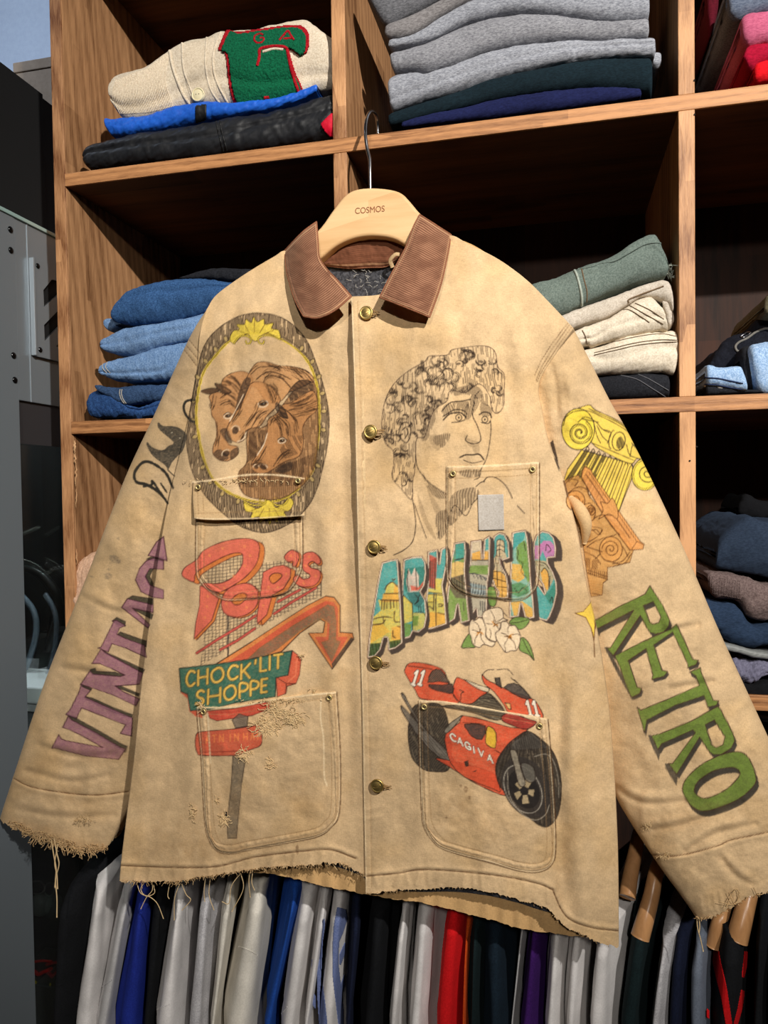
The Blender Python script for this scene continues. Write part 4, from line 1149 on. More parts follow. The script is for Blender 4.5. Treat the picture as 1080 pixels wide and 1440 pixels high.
def stroke(pts, w=1.0, color=INK, a=.85, closed=False, vary=.25):
    p = np.asarray(pts, float)
    if closed: p = np.vstack([p, p[:1]])
    for k in range(len(p) - 1):
        b_ = _bb([p[k:k + 2]], w + 1); x0, x1, y0, y1 = b_
        if x1 <= x0 or y1 <= y0: continue
        X = xx[y0:y1, x0:x1]; Y = yy[y0:y1, x0:x1]
        d = p[k + 1] - p[k]; L2 = float(d @ d) + 1e-9
        t = np.clip(((X - p[k][0]) * d[0] + (Y - p[k][1]) * d[1]) / L2, 0, 1)
        D = np.hypot(X - p[k][0] - t * d[0], Y - p[k][1] - t * d[1])
        ww = w * (1 + vary * math.sin(k * 2.1 + p[k][0]))
        m = np.clip((ww / 2 - D) * S_ + .5, 0, 1)
        put(b_, m, color, a)


def hatch(loops, ang=90, gap=2.4, w=.8, color=INK, a=.7, seed=0, wob=.5, density=.8, length=26):
    """pen hatching inside a region"""
    if np.ndim(loops[0]) == 1: loops = [loops]
    b_ = _bb(loops); x0, x1, y0, y1 = b_
    if x1 <= x0 or y1 <= y0: return
    X = xx[y0:y1, x0:x1]; Y = yy[y0:y1, x0:x1]
    m = inpoly(X, Y, loops)
    ca, sa = math.cos(math.radians(ang)), math.sin(math.radians(ang))
    u = (-X * sa + Y * ca) / gap; v = X * ca + Y * sa
    u = u + wob * fbm(X / 17, Y / 17, seed, 2)
    i = np.floor(u); fr_ = np.abs(u - i - .5) * gap
    on = (vnoise(i * 7.3 + .5, v / length + i * 3.1, seed + 3) * .5 + .5) < density
    put(b_, np.clip((w / 2 - fr_) * S_ + .6, 0, 1) * on * m, color, a)


def ell(cx_, cy_, rx, ry, rot=0, n=60, a0=0, a1=360):
    t = np.radians(np.linspace(a0, a1, n, endpoint=(a1 - a0) < 360)); c, s = math.cos(math.radians(rot)), math.sin(math.radians(rot))
    return np.stack([cx_ + rx * np.cos(t) * c - ry * np.sin(t) * s, cy_ + rx * np.cos(t) * s + ry * np.sin(t) * c], 1)


def spiral(cx_, cy_, r0, r1, turns, a0=0, n=70, sq=1.0, rot=0):
    t = np.linspace(0, 1, n); r = r0 + (r1 - r0) * t; an = np.radians(a0) + turns * 2 * np.pi * t
    x = r * np.cos(an); y = r * np.sin(an) * sq; c, s = math.cos(math.radians(rot)), math.sin(math.radians(rot))
    return np.stack([cx_ + x * c - y * s, cy_ + x * s + y * c], 1)


def block(loops, color, depth=(3, 6), shade=(58, 50, 42), ow=1.1, oc=(60, 30, 40), a=.93, steps=7):
    """block letter: drop side in dark marker, face, pen outline"""
    loops = [np.asarray(l, float) for l in loops]
    for k in range(steps, 0, -1):
        o_ = np.array(depth) * k / steps
        fill([l + o_ for l in loops[:1]], shade, .9, .1)
    if len(loops) > 1:
        pass
    fill(loops, color, a, .2)
    for l in loops: stroke(l, ow, oc, .85, closed=True)


# ---- 1 oval frame with three horses on the left chest --------------------------------
def T1(p): return sc(p, 240, 420, 4.154)


outer = cr(T1([(520, 84), (620, 100), (710, 150), (795, 245), (850, 380), (890, 500), (920, 640), (925, 740), (915, 860), (890, 980), (855, 1110), (800, 1215), (700, 1310), (560, 1366), (430, 1340), (330, 1275), (210, 1160), (135, 1035), (100, 900), (95, 800), (115, 660), (150, 450), (190, 290), (260, 190), (370, 115), (450, 90)]), 8, True)
inner = cr(T1([(500, 200), (650, 240), (780, 340), (845, 470), (868, 620), (865, 780), (850, 900), (820, 1020), (700, 1145), (560, 1190), (400, 1160), (270, 1080), (200, 950), (165, 800), (150, 650), (185, 450), (265, 330), (360, 240)]), 8, True)
fill([outer, inner], (168, 140, 104), .45)
hatch([outer, inner], 90, 2.0, 1.15, (50, 38, 28), .88, 5, .9, .8, 12)
hatch([outer, inner], 94, 3.1, 1.0, (74, 58, 44), .6, 6, .9, .5, 9)
stroke(outer, 1.2, (58, 44, 34), .9, True)
stroke(inner, 3.2, (208, 178, 62), .9, True)
stroke(inner, .8, (60, 46, 30), .8, True)
stroke((inner - inner.mean(0)) * 1.04 + inner.mean(0), .8, (60, 46, 30), .8, True)
# beads between leaf and rim
for t in list(range(14, 40, 5)) + list(range(104, 136, 5)) + list(range(52, 70, 5)) + list(range(80, 96, 5)):
    c0 = inner[t % len(inner)]; d = c0 - inner.mean(0); d /= np.linalg.norm(d)
    e = ell(*(c0 + d * 6), 4.2, 2.8, math.degrees(math.atan2(d[1], d[0])), 20)
    fill(e, (196, 166, 104), .8); stroke(e, .8, INK, .8, True)


def leaf_crest(T, flip=1):
    L = [(345, 235), (365, 190), (400, 178), (385, 150), (430, 150), (440, 120), (470, 140), (485, 105), (505, 135), (545, 118), (550, 150), (600, 142), (590, 175), (630, 185), (640, 235), (600, 215), (560, 200), (520, 225), (500, 250), (470, 235), (450, 205), (410, 225), (370, 262)]
    p = cr(T(L), 4, True)
    fill(p, (222, 194, 70), .95); stroke(p, .9, (60, 44, 24), .9, True)
    for q in ([(490, 120), (488, 200)], [(430, 150), (460, 200)], [(550, 150), (520, 200)], [(390, 185), (440, 205)], [(600, 185), (545, 205)]):
        stroke(cr(T(q), 4), .8, (92, 64, 24), .8)
    for q in ([(370, 262), (400, 225), (440, 218), (468, 235), (465, 258), (445, 262), (438, 245)], [(640, 240), (590, 220), (540, 218), (512, 235), (518, 258), (540, 262), (545, 245)]):
        stroke(cr(T(q), 6), 2.4, (60, 44, 24), .9); stroke(cr(T(q), 6), 1.2, (222, 194, 70), .9)


leaf_crest(T1)
leaf_crest(lambda p: T1([(1055 - a * .98 + 0, 1425 - b_) for a, b_ in p]))
# horses
CH_ = (178, 122, 74)
inn2 = inner


def body(pts, color=CH_, a=.85, w=1.0, n=5):
    p = cr(T1(pts), n, True); fill(p, color, a); stroke(p, w, (64, 40, 26), .9, True); return p


bp3 = body([(450, 770), (560, 740), (700, 560), (800, 470), (850, 520), (862, 700), (858, 880), (835, 1000), (760, 1100), (640, 1168), (540, 1172), (440, 1150), (395, 1080), (400, 1010), (445, 950)], (158, 112, 70))
hatch(bp3, 88, 2.2, 1.0, (70, 46, 30), .75, 21, .5, .75, 18)
hatch(T1([(400, 1020), (450, 960), (700, 960), (840, 900), (850, 1000), (760, 1090), (560, 1100), (400, 1100)]), 84, 2.6, 1.3, (56, 38, 26), .7, 22, .5, .7, 16)
h1 = body([(235, 610), (225, 570), (260, 545), (300, 545), (300, 480), (350, 438), (430, 425), (480, 470), (450, 560), (405, 640), (350, 720), (320, 790), (340, 850), (390, 865), (392, 910), (345, 945), (290, 945), (250, 912), (248, 865), (268, 800), (262, 720), (240, 680)])
h2m = body([(455, 440), (500, 378), (560, 370), (640, 392), (720, 398), (800, 425), (838, 480), (790, 500), (700, 540), (640, 600), (560, 600), (500, 520), (440, 500)], (180, 128, 80))
h2 = body([(470, 495), (540, 490), (600, 530), (640, 590), (610, 640), (560, 690), (520, 745), (450, 765), (425, 825), (385, 840), (340, 812), (328, 770), (340, 730), (380, 660), (430, 575)], (186, 130, 80))
h3 = body([(565, 770), (570, 705), (620, 670), (655, 620), (700, 610), (760, 570), (835, 540), (858, 640), (800, 700), (770, 760), (775, 840), (750, 920), (660, 955), (560, 1018), (495, 1012), (470, 970), (500, 920), (540, 860)], (186, 130, 80))
hatch(T1([(460, 780), (560, 765), (545, 860), (500, 920), (445, 960)]), 80, 2.0, 1.2, (56, 38, 26), .8, 23, .4, .8, 14)
hatch(T1([(680, 560), (830, 470), (840, 530), (700, 600)]), 70, 1.9, 1.2, (52, 40, 32), .8, 24)
hatch(T1([(690, 800), (770, 800), (760, 900), (660, 940), (640, 880)]), 60, 2.2, 1.0, (64, 44, 30), .8, 25)
hatch(T1([(540, 700), (600, 640), (640, 640), (560, 750), (470, 790)]), 60, 2.0, .9, (64, 44, 30), .7, 26)
for reg in ([(395, 560), (430, 470), (470, 470), (440, 560), (405, 640), (380, 650)], [(250, 905), (290, 880), (340, 930), (290, 945)], [(350, 890), (392, 870), (392, 910), (350, 940)], [(290, 770), (330, 760), (360, 840), (320, 830)], [(620, 600), (650, 640), (690, 700), (640, 690), (610, 640)], [(610, 1000), (700, 950), (705, 1000), (640, 1020)]):
    fill(cr(T1(reg), 4, True), (48, 36, 30), .75, .4)
# ears
for reg in ([(178, 540), (235, 522), (290, 532), (250, 552), (215, 558)], [(258, 495), (320, 515), (355, 548), (300, 552)], [(628, 620), (660, 640), (684, 695), (650, 680)], [(690, 545), (750, 480), (820, 485), (760, 520)]):
    p = cr(T1(reg), 4, True); fill(p, (120, 84, 54), .9); hatch(p, 30, 1.6, .9, INK, .8, 31); stroke(p, 1, INK, .9, True)
# eyes and nostrils
for (a, b_, r_) in ((335, 685, 20), (540, 615, 24), (650, 830, 18)):
    c0 = T1([(a, b_)])[0]
    stroke(ell(*c0, r_ / 4.1 * 1.2, r_ / 4.1 * .75, -10), .9, (226, 206, 176), .9, True)
    fill(ell(*c0, r_ / 4.1 * .9, r_ / 4.1 * .5, -10), (36, 26, 20), .95); fill(ell(c0[0] + 1, c0[1] - .6, .7, .5), (230, 214, 186), .9)
    stroke(cr([(c0[0] - 6, c0[1] - 1.5), (c0[0], c0[1] - 5), (c0[0] + 7, c0[1] - 1)], 6), 1.1, INK, .9)
for (a, b_, rx, ry, ro) in ((378, 770, 4.5, 5.5, 20), (325, 905, 5, 4, -30), (540, 985, 5, 3, 20), (500, 985, 3, 2.5, 0)):
    c0 = T1([(a, b_)])[0]; fill(ell(*c0, rx, ry, ro), (40, 30, 26), .85, .3); stroke(ell(*c0, rx + 1.5, ry + 1.2, ro, 30, 180, 340), .8, (224, 200, 168), .8)
# muscle and mane lines
rr_ = random.Random(5)
manes = [[(300, 480), (350, 500), (400, 560)], [(330, 455), (380, 480), (420, 540)], [(470, 440), (520, 400), (600, 400), (640, 420)], [(560, 380), (620, 400), (640, 390)], [(500, 470), (560, 430), (640, 440), (700, 470)], [(540, 490), (570, 450), (650, 470), (700, 520)],
         [(640, 400), (720, 420), (780, 470)], [(700, 400), (780, 430), (830, 480)], [(560, 500), (590, 560), (600, 600)], [(580, 500), (620, 540), (610, 600)], [(600, 690), (640, 740), (650, 800)], [(620, 680), (680, 740), (690, 800)], [(660, 640), (720, 700), (740, 780)], [(580, 740), (600, 700), (640, 690)],
         [(700, 620), (760, 600), (830, 560)], [(690, 650), (780, 630), (850, 600)], [(720, 680), (790, 660), (855, 640)], [(290, 580), (330, 560), (390, 600)], [(290, 620), (340, 600), (380, 640)], [(250, 560), (240, 620), (232, 640)], [(420, 600), (400, 660), (360, 720)], [(440, 770), (430, 800), (405, 830)], [(270, 720), (275, 800), (262, 860)],
         [(560, 860), (520, 930), (480, 975)], [(600, 980), (640, 920), (700, 880)], [(470, 970), (520, 960), (560, 1000)], [(520, 600), (500, 660), (440, 740)], [(560, 660), (520, 680), (480, 740)]]
for q in manes:
    for k in range(9):
        o_ = np.array([rr_.uniform(-17, 17), rr_.uniform(-17, 17)]) * (1 if k else 0)
        c_ = cr(T1([tuple(np.array(a) + o_ + np.array([rr_.uniform(-6, 6), rr_.uniform(-6, 6)]) * (1 if k else 0)) for a in q]), 8)
        i0 = rr_.randint(0, max(len(c_) - 7, 1)) if k else 0; i1 = min(i0 + rr_.randint(5, 12), len(c_)) if k else len(c_)
        if i1 - i0 > 2: stroke(c_[i0:i1], rr_.uniform(.45, .9) if k else 1.1, (58, 38, 24), .8)
for q in ([(425, 560), (380, 650), (345, 715)], [(565, 785), (545, 850), (505, 915)], [(390, 835), (425, 820), (440, 780)]):
    stroke(cr(T1(q), 6), 1.3, (232, 206, 172), .85)

# ---- 2 plain curly haired stone head in pen on the right chest -----------------------
def T2(p): return sc(p, 520, 470, 4.154)


hair = cr(T2([(245, 965), (180, 900), (130, 835), (140, 760), (135, 680), (95, 640), (70, 560), (78, 440), (105, 350), (150, 280), (225, 215), (320, 160), (350, 128), (450, 122), (480, 92), (570, 75), (670, 68), (730, 100), (748, 190), (785, 235), (785, 330), (780, 420), (745, 462), (715, 440), (700, 360), (640, 290), (560, 340), (470, 330), (450, 390), (380, 440), (345, 520), (320, 600), (275, 610), (268, 700), (262, 800), (250, 870)]), 6, True)
face = cr(T2([(345, 520), (380, 440), (450, 390), (480, 330), (600, 290), (700, 350), (712, 430), (720, 480), (705, 560), (700, 640), (680, 720), (655, 770), (645, 820), (600, 850), (520, 900), (440, 930), (360, 890), (310, 800), (275, 760), (268, 680), (290, 640)]), 6, True)
hatch(hair, 88, 2.3, .9, (50, 38, 30), .72, 41, 1.2, .5, 8)
stroke(hair, 1.0, (62, 46, 38), .85, True)
rc = random.Random(9)
curls = [(120, 470, 40), (140, 560, 34), (210, 560, 40), (175, 400, 46), (240, 330, 50), (290, 440, 40), (210, 250, 36), (330, 220, 60), (410, 260, 62), (400, 350, 56), (500, 200, 52), (560, 130, 50), (590, 230, 56), (650, 110, 46), (660, 210, 46), (700, 150, 40), (740, 250, 42), (745, 330, 40), (740, 400, 34), (160, 680, 36), (215, 690, 30), (210, 780, 38), (165, 800, 30), (215, 870, 26), (690, 400, 26), (300, 560, 28), (200, 500, 24), (480, 300, 40), (680, 290, 36)]
hl = np.asarray(hair); k_ = 0
while k_ < 80:
    c0 = np.array([rc.uniform(hl[:, 0].min(), hl[:, 0].max()), rc.uniform(hl[:, 1].min(), hl[:, 1].max())])
    if not inpoly(np.array([c0[0]]), np.array([c0[1]]), [hair])[0]: continue
    k_ += 1
    r = rc.uniform(5.5, 12.5); st = rc.uniform(0, 360)
    sg = rc.choice((-1, 1))
    for j in range(rc.choice((2, 3))):
        q = spiral(0, 0, r * (1 - .2 * j), r * (.72 - .16 * j), sg * rc.uniform(.35, .6), st + j * 9, 20, .8, rc.uniform(-20, 20)) + c0
        q = q[inpoly(q[:, 0], q[:, 1], [hair])]
        if len(q) > 2: stroke(q, rc.uniform(.6, .95), (46, 35, 28), .88)
    if rc.random() < .3:
        q = ell(c0[0], c0[1], r * .45, r * .25, rc.uniform(0, 180), 16); hatch(q, rc.uniform(60, 120), 1.5, 1.0, INK, .8, k_)
for reg, an in (([(470, 330), (560, 300), (620, 300), (660, 340), (640, 380), (560, 350), (500, 360)], 90), ([(600, 350), (640, 400), (600, 470), (570, 500), (550, 460)], 80), ([(430, 420), (520, 390), (590, 400), (560, 450), (470, 470), (430, 480)], 90), ([(650, 400), (700, 420), (715, 460), (690, 480), (650, 470)], 90),
                ([(640, 360), (690, 350), (705, 420), (650, 400)], 85), ([(480, 940), (560, 900), (620, 900), (640, 940), (560, 1030), (470, 1120), (450, 1060)], 90), ([(310, 810), (360, 880), (440, 925), (440, 960), (380, 950), (330, 880)], 60), ([(390, 1050), (450, 1030), (460, 1120), (410, 1200), (385, 1130)], 85),
                ([(520, 800), (640, 790), (640, 830), (560, 835)], 85), ([(370, 600), (470, 580), (430, 660), (380, 640)], 75), ([(340, 440), (400, 430), (360, 560), (330, 620), (300, 600)], 85)):
    hatch(cr(T2(reg), 5, True), an, 1.9, .85, (50, 38, 30), .8, int(an), .5, .85, 14)
for reg in ([(280, 930), (330, 1060), (390, 1200), (350, 1160), (300, 1060)], [(330, 880), (400, 1000), (440, 1100), (380, 1040)], [(560, 610), (610, 620), (645, 640), (600, 660), (570, 640)], [(350, 590), (440, 600), (400, 680), (360, 640)], [(600, 660), (640, 650), (635, 700), (610, 690)]):
    fill(cr(T2(reg), 6, True), (120, 98, 72), .42, .4)
for q, w_ in (([(705, 500), (708, 560), (698, 650), (680, 730), (650, 790), (640, 835), (610, 850)], 1), ([(268, 700), (280, 780), (340, 860), (430, 925)], 1), ([(250, 965), (262, 1040), (268, 1120), (250, 1210), (200, 1260), (140, 1290)], 1.1), ([(430, 500), (470, 465), (530, 460), (556, 480)], 1.5), ([(428, 480), (500, 440), (560, 455), (556, 500)], 1.2),
              ([(480, 515), (520, 512), (556, 500)], 1), ([(420, 450), (470, 400), (540, 390), (590, 380)], 1.2), ([(640, 470), (665, 455), (700, 462), (712, 490)], 1.4), ([(650, 515), (690, 522), (705, 505)], 1), ([(610, 400), (600, 470), (630, 540), (648, 600), (640, 630), (600, 640), (560, 620), (570, 590)], 1.1),
              ([(525, 720), (560, 705), (600, 705), (640, 702), (668, 735)], 1.6), ([(545, 735), (600, 752), (660, 740)], .9), ([(590, 768), (640, 772)], 1), ([(665, 860), (690, 835), (740, 840), (790, 880), (820, 930), (833, 960)], 1.2), 
              ([(620, 890), (650, 865), (670, 862)], 1), ([(860, 1000), (905, 1048)], 1.2), ([(170, 560), (190, 520), (225, 520), (240, 570), (220, 630), (190, 620), (175, 590)], 1.2), ([(190, 560), (210, 545), (222, 575), (205, 610)], 1.1), ([(260, 990), (290, 1080), (330, 1190)], .9), ([(640, 330), (612, 370), (610, 420)], .9),
              ([(400, 1190), (405, 1150)], 1), ([(470, 1040), (500, 1000), (560, 1060), (600, 990), (640, 950)], .9)):
    stroke(cr(T2(q), 8), w_ * 1.1, (46, 35, 28), .92)
for (a, b_) in ((520, 487), (672, 498)):
    c0 = T2([(a, b_)])[0]; stroke(ell(*c0, 4.2, 4.4), 1, INK, .8, True); fill(ell(*c0, 1.5, 1.7), (40, 30, 26), .9)

# ---- 3 diner sign on the left front ----------------------------------------------------
def T3(p): return sc(p, 230, 740, 3.857)


gridreg = [cr(T3([(225, 180), (420, 150), (530, 90), (530, 200), (650, 185), (855, 200), (855, 380), (740, 430), (500, 560), (300, 700), (200, 755), (215, 620)]), 1, True)]
for k in np.arange(200, 860, 19.5):
    pass
X0, X1_, Y0_, Y1_ = _bb(gridreg)
mG = inpoly(xx[Y0_:Y1_, X0:X1_], yy[Y0_:Y1_, X0:X1_], gridreg)
Xg = xx[Y0_:Y1_, X0:X1_] + .7 * vnoise(yy[Y0_:Y1_, X0:X1_] / 9, xx[Y0_:Y1_, X0:X1_] / 30, 3); Yg = yy[Y0_:Y1_, X0:X1_] + .12 * xx[Y0_:Y1_, X0:X1_] + .6 * vnoise(xx[Y0_:Y1_, X0:X1_] / 9, yy[Y0_:Y1_, X0:X1_] / 30, 4)
g1 = np.abs((Xg / 5.1) % 1 - .5) * 5.1; g2 = np.abs((Yg / 4.6) % 1 - .5) * 4.6
put((X0, X1_, Y0_, Y1_), (np.maximum(np.clip((.55 - g1) * S_ + .3, 0, 1), np.clip((.5 - g2) * S_ + .3, 0, 1))) * mG, (62, 52, 46), .8)
stroke(cr(T3([(535, 85), (535, 210)]), 2), .9); stroke(cr(T3([(350, 480), (350, 720)]), 2), 2.2, (60, 52, 48)); stroke(cr(T3([(855, 190), (855, 380)]), 2), .9)
CORAL, CORD = (216, 104, 88), (190, 92, 58)


def neon(loops, dots=(), dep=(28, 12), T=T3):
    lp = [np.asarray(T(l)) for l in loops]
    d = np.array(dep) / 3.857
    for k in range(8, 0, -1): fill([lp[0] + d * k / 8], (206, 118, 60), .9, .1)
    stroke(lp[0] + d, 1.0, (84, 40, 30), .9, True)
    fill(lp, CORAL, .95, .2)
    for l in lp: stroke(l, 1.2, (84, 40, 34), .9, True)
    for (a, b_) in dots:
        c0 = T([(a, b_)])[0]; fill(ell(*c0, 2.2, 1.6, 60, 12), (232, 140, 84), .7)


def C3(p, n=6, closed=True): return [tuple(q) for q in cr(p, n, closed)]


P_top = C3([(100, 265), (115, 225), (180, 180), (220, 130), (320, 85), (430, 66), (500, 78), (520, 120), (505, 200), (450, 270), (380, 320), (300, 358), (230, 335), (210, 310), (300, 310), (370, 280), (420, 220), (430, 170), (415, 145), (350, 155), (240, 210), (175, 255), (165, 300), (130, 290)], 5)
neon([P_top], [(320, 120), (250, 160), (440, 110), (470, 160), (440, 215), (380, 270), (330, 335)])
neon([[(198, 322), (232, 335), (285, 365), (300, 390), (262, 510), (165, 612), (175, 520), (195, 430)]], [(240, 380), (235, 435), (225, 495)], dep=(14, 6))
neon([C3([(430, 310), (480, 318), (512, 360), (505, 430), (450, 480), (380, 492), (325, 465), (315, 400), (350, 340)]), C3([(400, 370), (440, 365), (450, 385), (420, 420), (385, 425), (370, 400)])], [(340, 420), (450, 440), (490, 380)], dep=(10, 6))
neon([[(540, 250), (600, 218), (650, 210), (690, 230), (688, 280), (650, 340), (590, 375), (560, 480), (510, 530), (505, 500), (520, 400)], C3([(575, 275), (600, 255), (635, 258), (640, 275), (600, 310), (580, 300)])], [(570, 330), (620, 330), (665, 260), (540, 430)], dep=(24, 10))
neon([C3([(655, 165), (690, 130), (725, 140), (735, 170), (718, 215), (700, 215), (700, 190), (675, 195)])], [(690, 160)], dep=(14, 6))
neon([C3([(745, 180), (770, 145), (815, 142), (845, 170), (850, 200), (830, 205), (810, 190), (785, 205), (800, 225), (845, 240), (850, 280), (820, 320), (760, 330), (715, 310), (705, 280), (730, 265), (755, 285), (790, 280), (790, 260), (760, 240)], 5)], [(790, 165), (770, 215), (825, 270), (760, 310)], dep=(10, 8))
for q in ([(620, 410), (740, 345)], [(600, 475), (690, 415), (825, 335)], [(180, 688), (300, 610), (400, 550), (500, 485)], [(308, 670), (400, 620), (495, 555)]):
    p = T3(q); stroke(p, 4.2, (84, 40, 34), .9, vary=0); stroke(p, 2.8, (196, 84, 72), .95, vary=0)
# arrow
arr_o = T3([(280, 750), (480, 625), (640, 520), (780, 430), (880, 378), (925, 385), (958, 430), (958, 575), (1025, 580), (1032, 612), (915, 775), (785, 580), (865, 578), (875, 520), (850, 505), (740, 580), (640, 680), (400, 745)])
fill(arr_o, (214, 122, 62), .95); stroke(arr_o, 1.2, INK, .9, True)
arr_r = T3([(330, 748), (500, 640), (660, 530), (800, 445), (880, 405), (925, 412), (945, 445), (945, 600), (1000, 600), (915, 755), (820, 600), (885, 600), (890, 520), (860, 490), (740, 560), (600, 680), (420, 740)])
fill(arr_r, (200, 84, 62), .9)
arr_g = T3([(430, 745), (520, 660), (700, 540), (820, 468), (890, 425), (925, 435), (938, 520), (935, 620), (960, 625), (912, 735), (855, 630), (895, 618), (902, 530), (862, 500), (740, 570), (620, 665), (560, 700)])
fill(arr_g, (122, 104, 78), .95, .4); stroke(arr_g, .8, (140, 90, 50), .7, True)
fill(T3([(1018, 600), (1032, 612), (915, 775), (912, 745)]), (60, 52, 48), .9); stroke(T3([(785, 580), (915, 775), (1032, 612)]), 1.2, INK, .9)


def T5(p): return sc(p, 230, 900, 4)


# sign box
side = T5([(725, 60), (775, 100), (765, 195), (745, 245), (695, 260), (690, 300), (640, 320), (632, 210), (700, 195)])
fill(side, (204, 84, 58), .95); stroke(side, 1.1, (70, 34, 28), .9, True)
stroke(T5([(640, 212), (690, 245), (745, 245)]), 1, (70, 34, 28), .9); stroke(T5([(690, 250), (685, 305)]), 1, (70, 34, 28), .9); stroke(T5([(750, 110), (742, 200), (700, 235)]), 1.4, (228, 128, 90), .8)
fill(T5([(90, 290), (135, 305), (150, 395), (215, 400), (220, 440), (180, 430), (145, 400), (135, 330)]), (204, 84, 58), .95)
gs = T5([(88, 160), (300, 135), (500, 105), (722, 60), (700, 198), (632, 212), (628, 318), (400, 355), (260, 390), (150, 398), (135, 305), (98, 290)])
fill(gs, (44, 98, 82), .95, .25); stroke(gs, 1.3, (40, 44, 38), .9, True)

FONT = {
    'C': [[(1, .12), (.75, 0), (.35, 0), (0, .35), (0, .7), (.3, 1), (.7, 1), (1, .86)]], 'H': [[(0, 0), (0, 1)], [(1, 0), (1, 1)], [(0, .5), (1, .5)]],
    'O': [[(.5, 0), (.1, .2), (0, .55), (.2, .92), (.55, 1), (.9, .8), (1, .45), (.8, .08), (.5, 0)]], 'K': [[(0, 0), (0, 1)], [(1, 0), (0, .58)], [(.28, .42), (1, 1)]],
    "'": [[(.5, 0), (.35, .28)]], 'L': [[(0, 0), (0, 1), (.9, 1)]], 'I': [[(.5, 0), (.5, 1)]], 'T': [[(0, 0), (1, 0)], [(.5, 0), (.5, 1)]],
    'S': [[(.95, .12), (.6, 0), (.2, .08), (.08, .3), (.35, .48), (.75, .58), (.92, .8), (.6, 1), (.2, .98), (0, .85)]], 'P': [[(0, 1), (0, 0), (.6, 0), (.95, .15), (.95, .38), (.6, .55), (0, .55)]],
    'E': [[(.95, 0), (0, 0), (0, 1), (.95, 1)], [(0, .5), (.8, .5)]], 'A': [[(0, 1), (.5, 0), (1, 1)], [(.22, .65), (.8, .65)]], 'G': [[(1, .15), (.6, 0), (.2, .1), (0, .5), (.2, .92), (.65, 1), (1, .85), (1, .55), (.6, .55)]],
    'V': [[(0, 0), (.5, 1), (1, 0)]], '1': [[(.2, .2), (.6, 0), (.6, 1)], [(.2, 1), (1, 1)]], '/': [[(0, 1), (1, 0)]], 'Y': [[(0, 0), (.5, .5), (1, 0)], [(.5, .5), (.5, 1)]], 'B': [[(0, 0), (0, 1), (.7, 1), (.95, .75), (.7, .5), (0, .5)], [(0, 0), (.65, 0), (.85, .25), (.65, .5)]],
    'N': [[(0, 1), (0, 0), (1, 1), (1, 0)]], 'R': [[(0, 1), (0, 0), (.7, 0), (.95, .25), (.7, .5), (0, .5)], [(.4, .5), (1, 1)]],
}


def letter(ch, o, ex, ey, w, color, oc=None, ow=1.0, a=.95):
    """o = top left; ex, ey = vectors of the letter's width and height (photo pixels)"""
    o, ex, ey = np.array(o, float), np.array(ex, float), np.array(ey, float)
    for pas in ((w + ow * 2, oc), (w, color)):
        if pas[1] is None: continue
        for s_ in FONT[ch]:
            p = np.array([o + ex * q[0] + ey * q[1] for q in s_])
            if len(p) > 4: p = cr(p, 6, False)
            stroke(p, pas[0], pas[1], a, vary=0)


YL = (226, 182, 88)
for ch, x, y, w_, h_ in (('C', 132, 180, 44, 80), ('H', 196, 172, 52, 82), ('O', 270, 162, 68, 80), ('C', 366, 150, 52, 74), ('K', 438, 140, 48, 80), ("'", 508, 115, 22, 70), ('L', 546, 100, 36, 76), ('I', 588, 92, 20, 76), ('T', 622, 86, 46, 76)):
    letter(ch, T5([(x, y)])[0], (w_ / 4, -w_ * .16 / 4), (-.5, h_ / 4), 2.9, YL, (96, 70, 30), .7)
for ch, x, y, w_, h_ in (('S', 186, 288, 44, 80), ('H', 252, 280, 68, 80), ('O', 342, 262, 66, 78), ('P', 430, 248, 46, 76), ('P', 492, 236, 44, 76), ('E', 552, 222, 32, 74)):
    letter(ch, T5([(x, y)])[0], (w_ / 4, -w_ * .16 / 4), (-.7, h_ / 4), 2.9, YL, (96, 70, 30), .7)
# on the pocket: red edge, pole, small red sign
rb_ = T5([(240, 400), (400, 385), (500, 365), (600, 345), (600, 385), (500, 425), (400, 440), (300, 455), (260, 440)])
fill(rb_, (196, 64, 48), .92); stroke(rb_, 1, (70, 34, 28), .9, True)
fill(T5([(385, 450), (425, 415), (475, 430), (470, 485), (405, 495)]), (108, 94, 82), .9); stroke(T5([(385, 450), (425, 415), (475, 430), (470, 485), (405, 495)]), 1, INK, .8, True)
rs = cr(T5([(185, 530), (220, 515), (400, 500), (540, 480), (550, 520), (548, 590), (480, 620), (410, 648), (220, 650), (188, 630), (178, 580)]), 4, True)
fill(rs, (200, 80, 56), .92); stroke(rs, 1.1, (70, 34, 28), .9, True)
for k, x in enumerate((238, 275, 315, 365, 400, 450, 490, 520)):
    letter('ATNIZHAY'.replace('Z', 'N').replace('Y', 'Y')[k], T5([(x, 540 - k * 3)])[0], (5.2, -.6), (0, 10), 1.5, (226, 128, 74), None)
stroke(T5([(205, 632), (330, 628), (420, 625)]), 1.4, (140, 50, 40), .8)
pole = T5([(390, 655), (460, 670), (440, 800), (425, 950), (410, 1115), (362, 1115), (358, 1060), (365, 950), (382, 800)])
fill(pole, (110, 98, 82), .92, .35); stroke(pole, 1.1, (60, 50, 42), .9, True)

# ---- 4 postcard letters on the right front ---------------------------------------------
def T4(p): return sc(p, 500, 740, 6.75)
def T4b(p): return sc(p, 640, 730, 6.75)


TEAL, YEL, ORG, GRN, RED_, BRN, WHT = (66, 148, 142), (224, 190, 84), (226, 164, 72), (112, 140, 64), (200, 78, 60), (74, 62, 54), (226, 204, 176)
LT = []


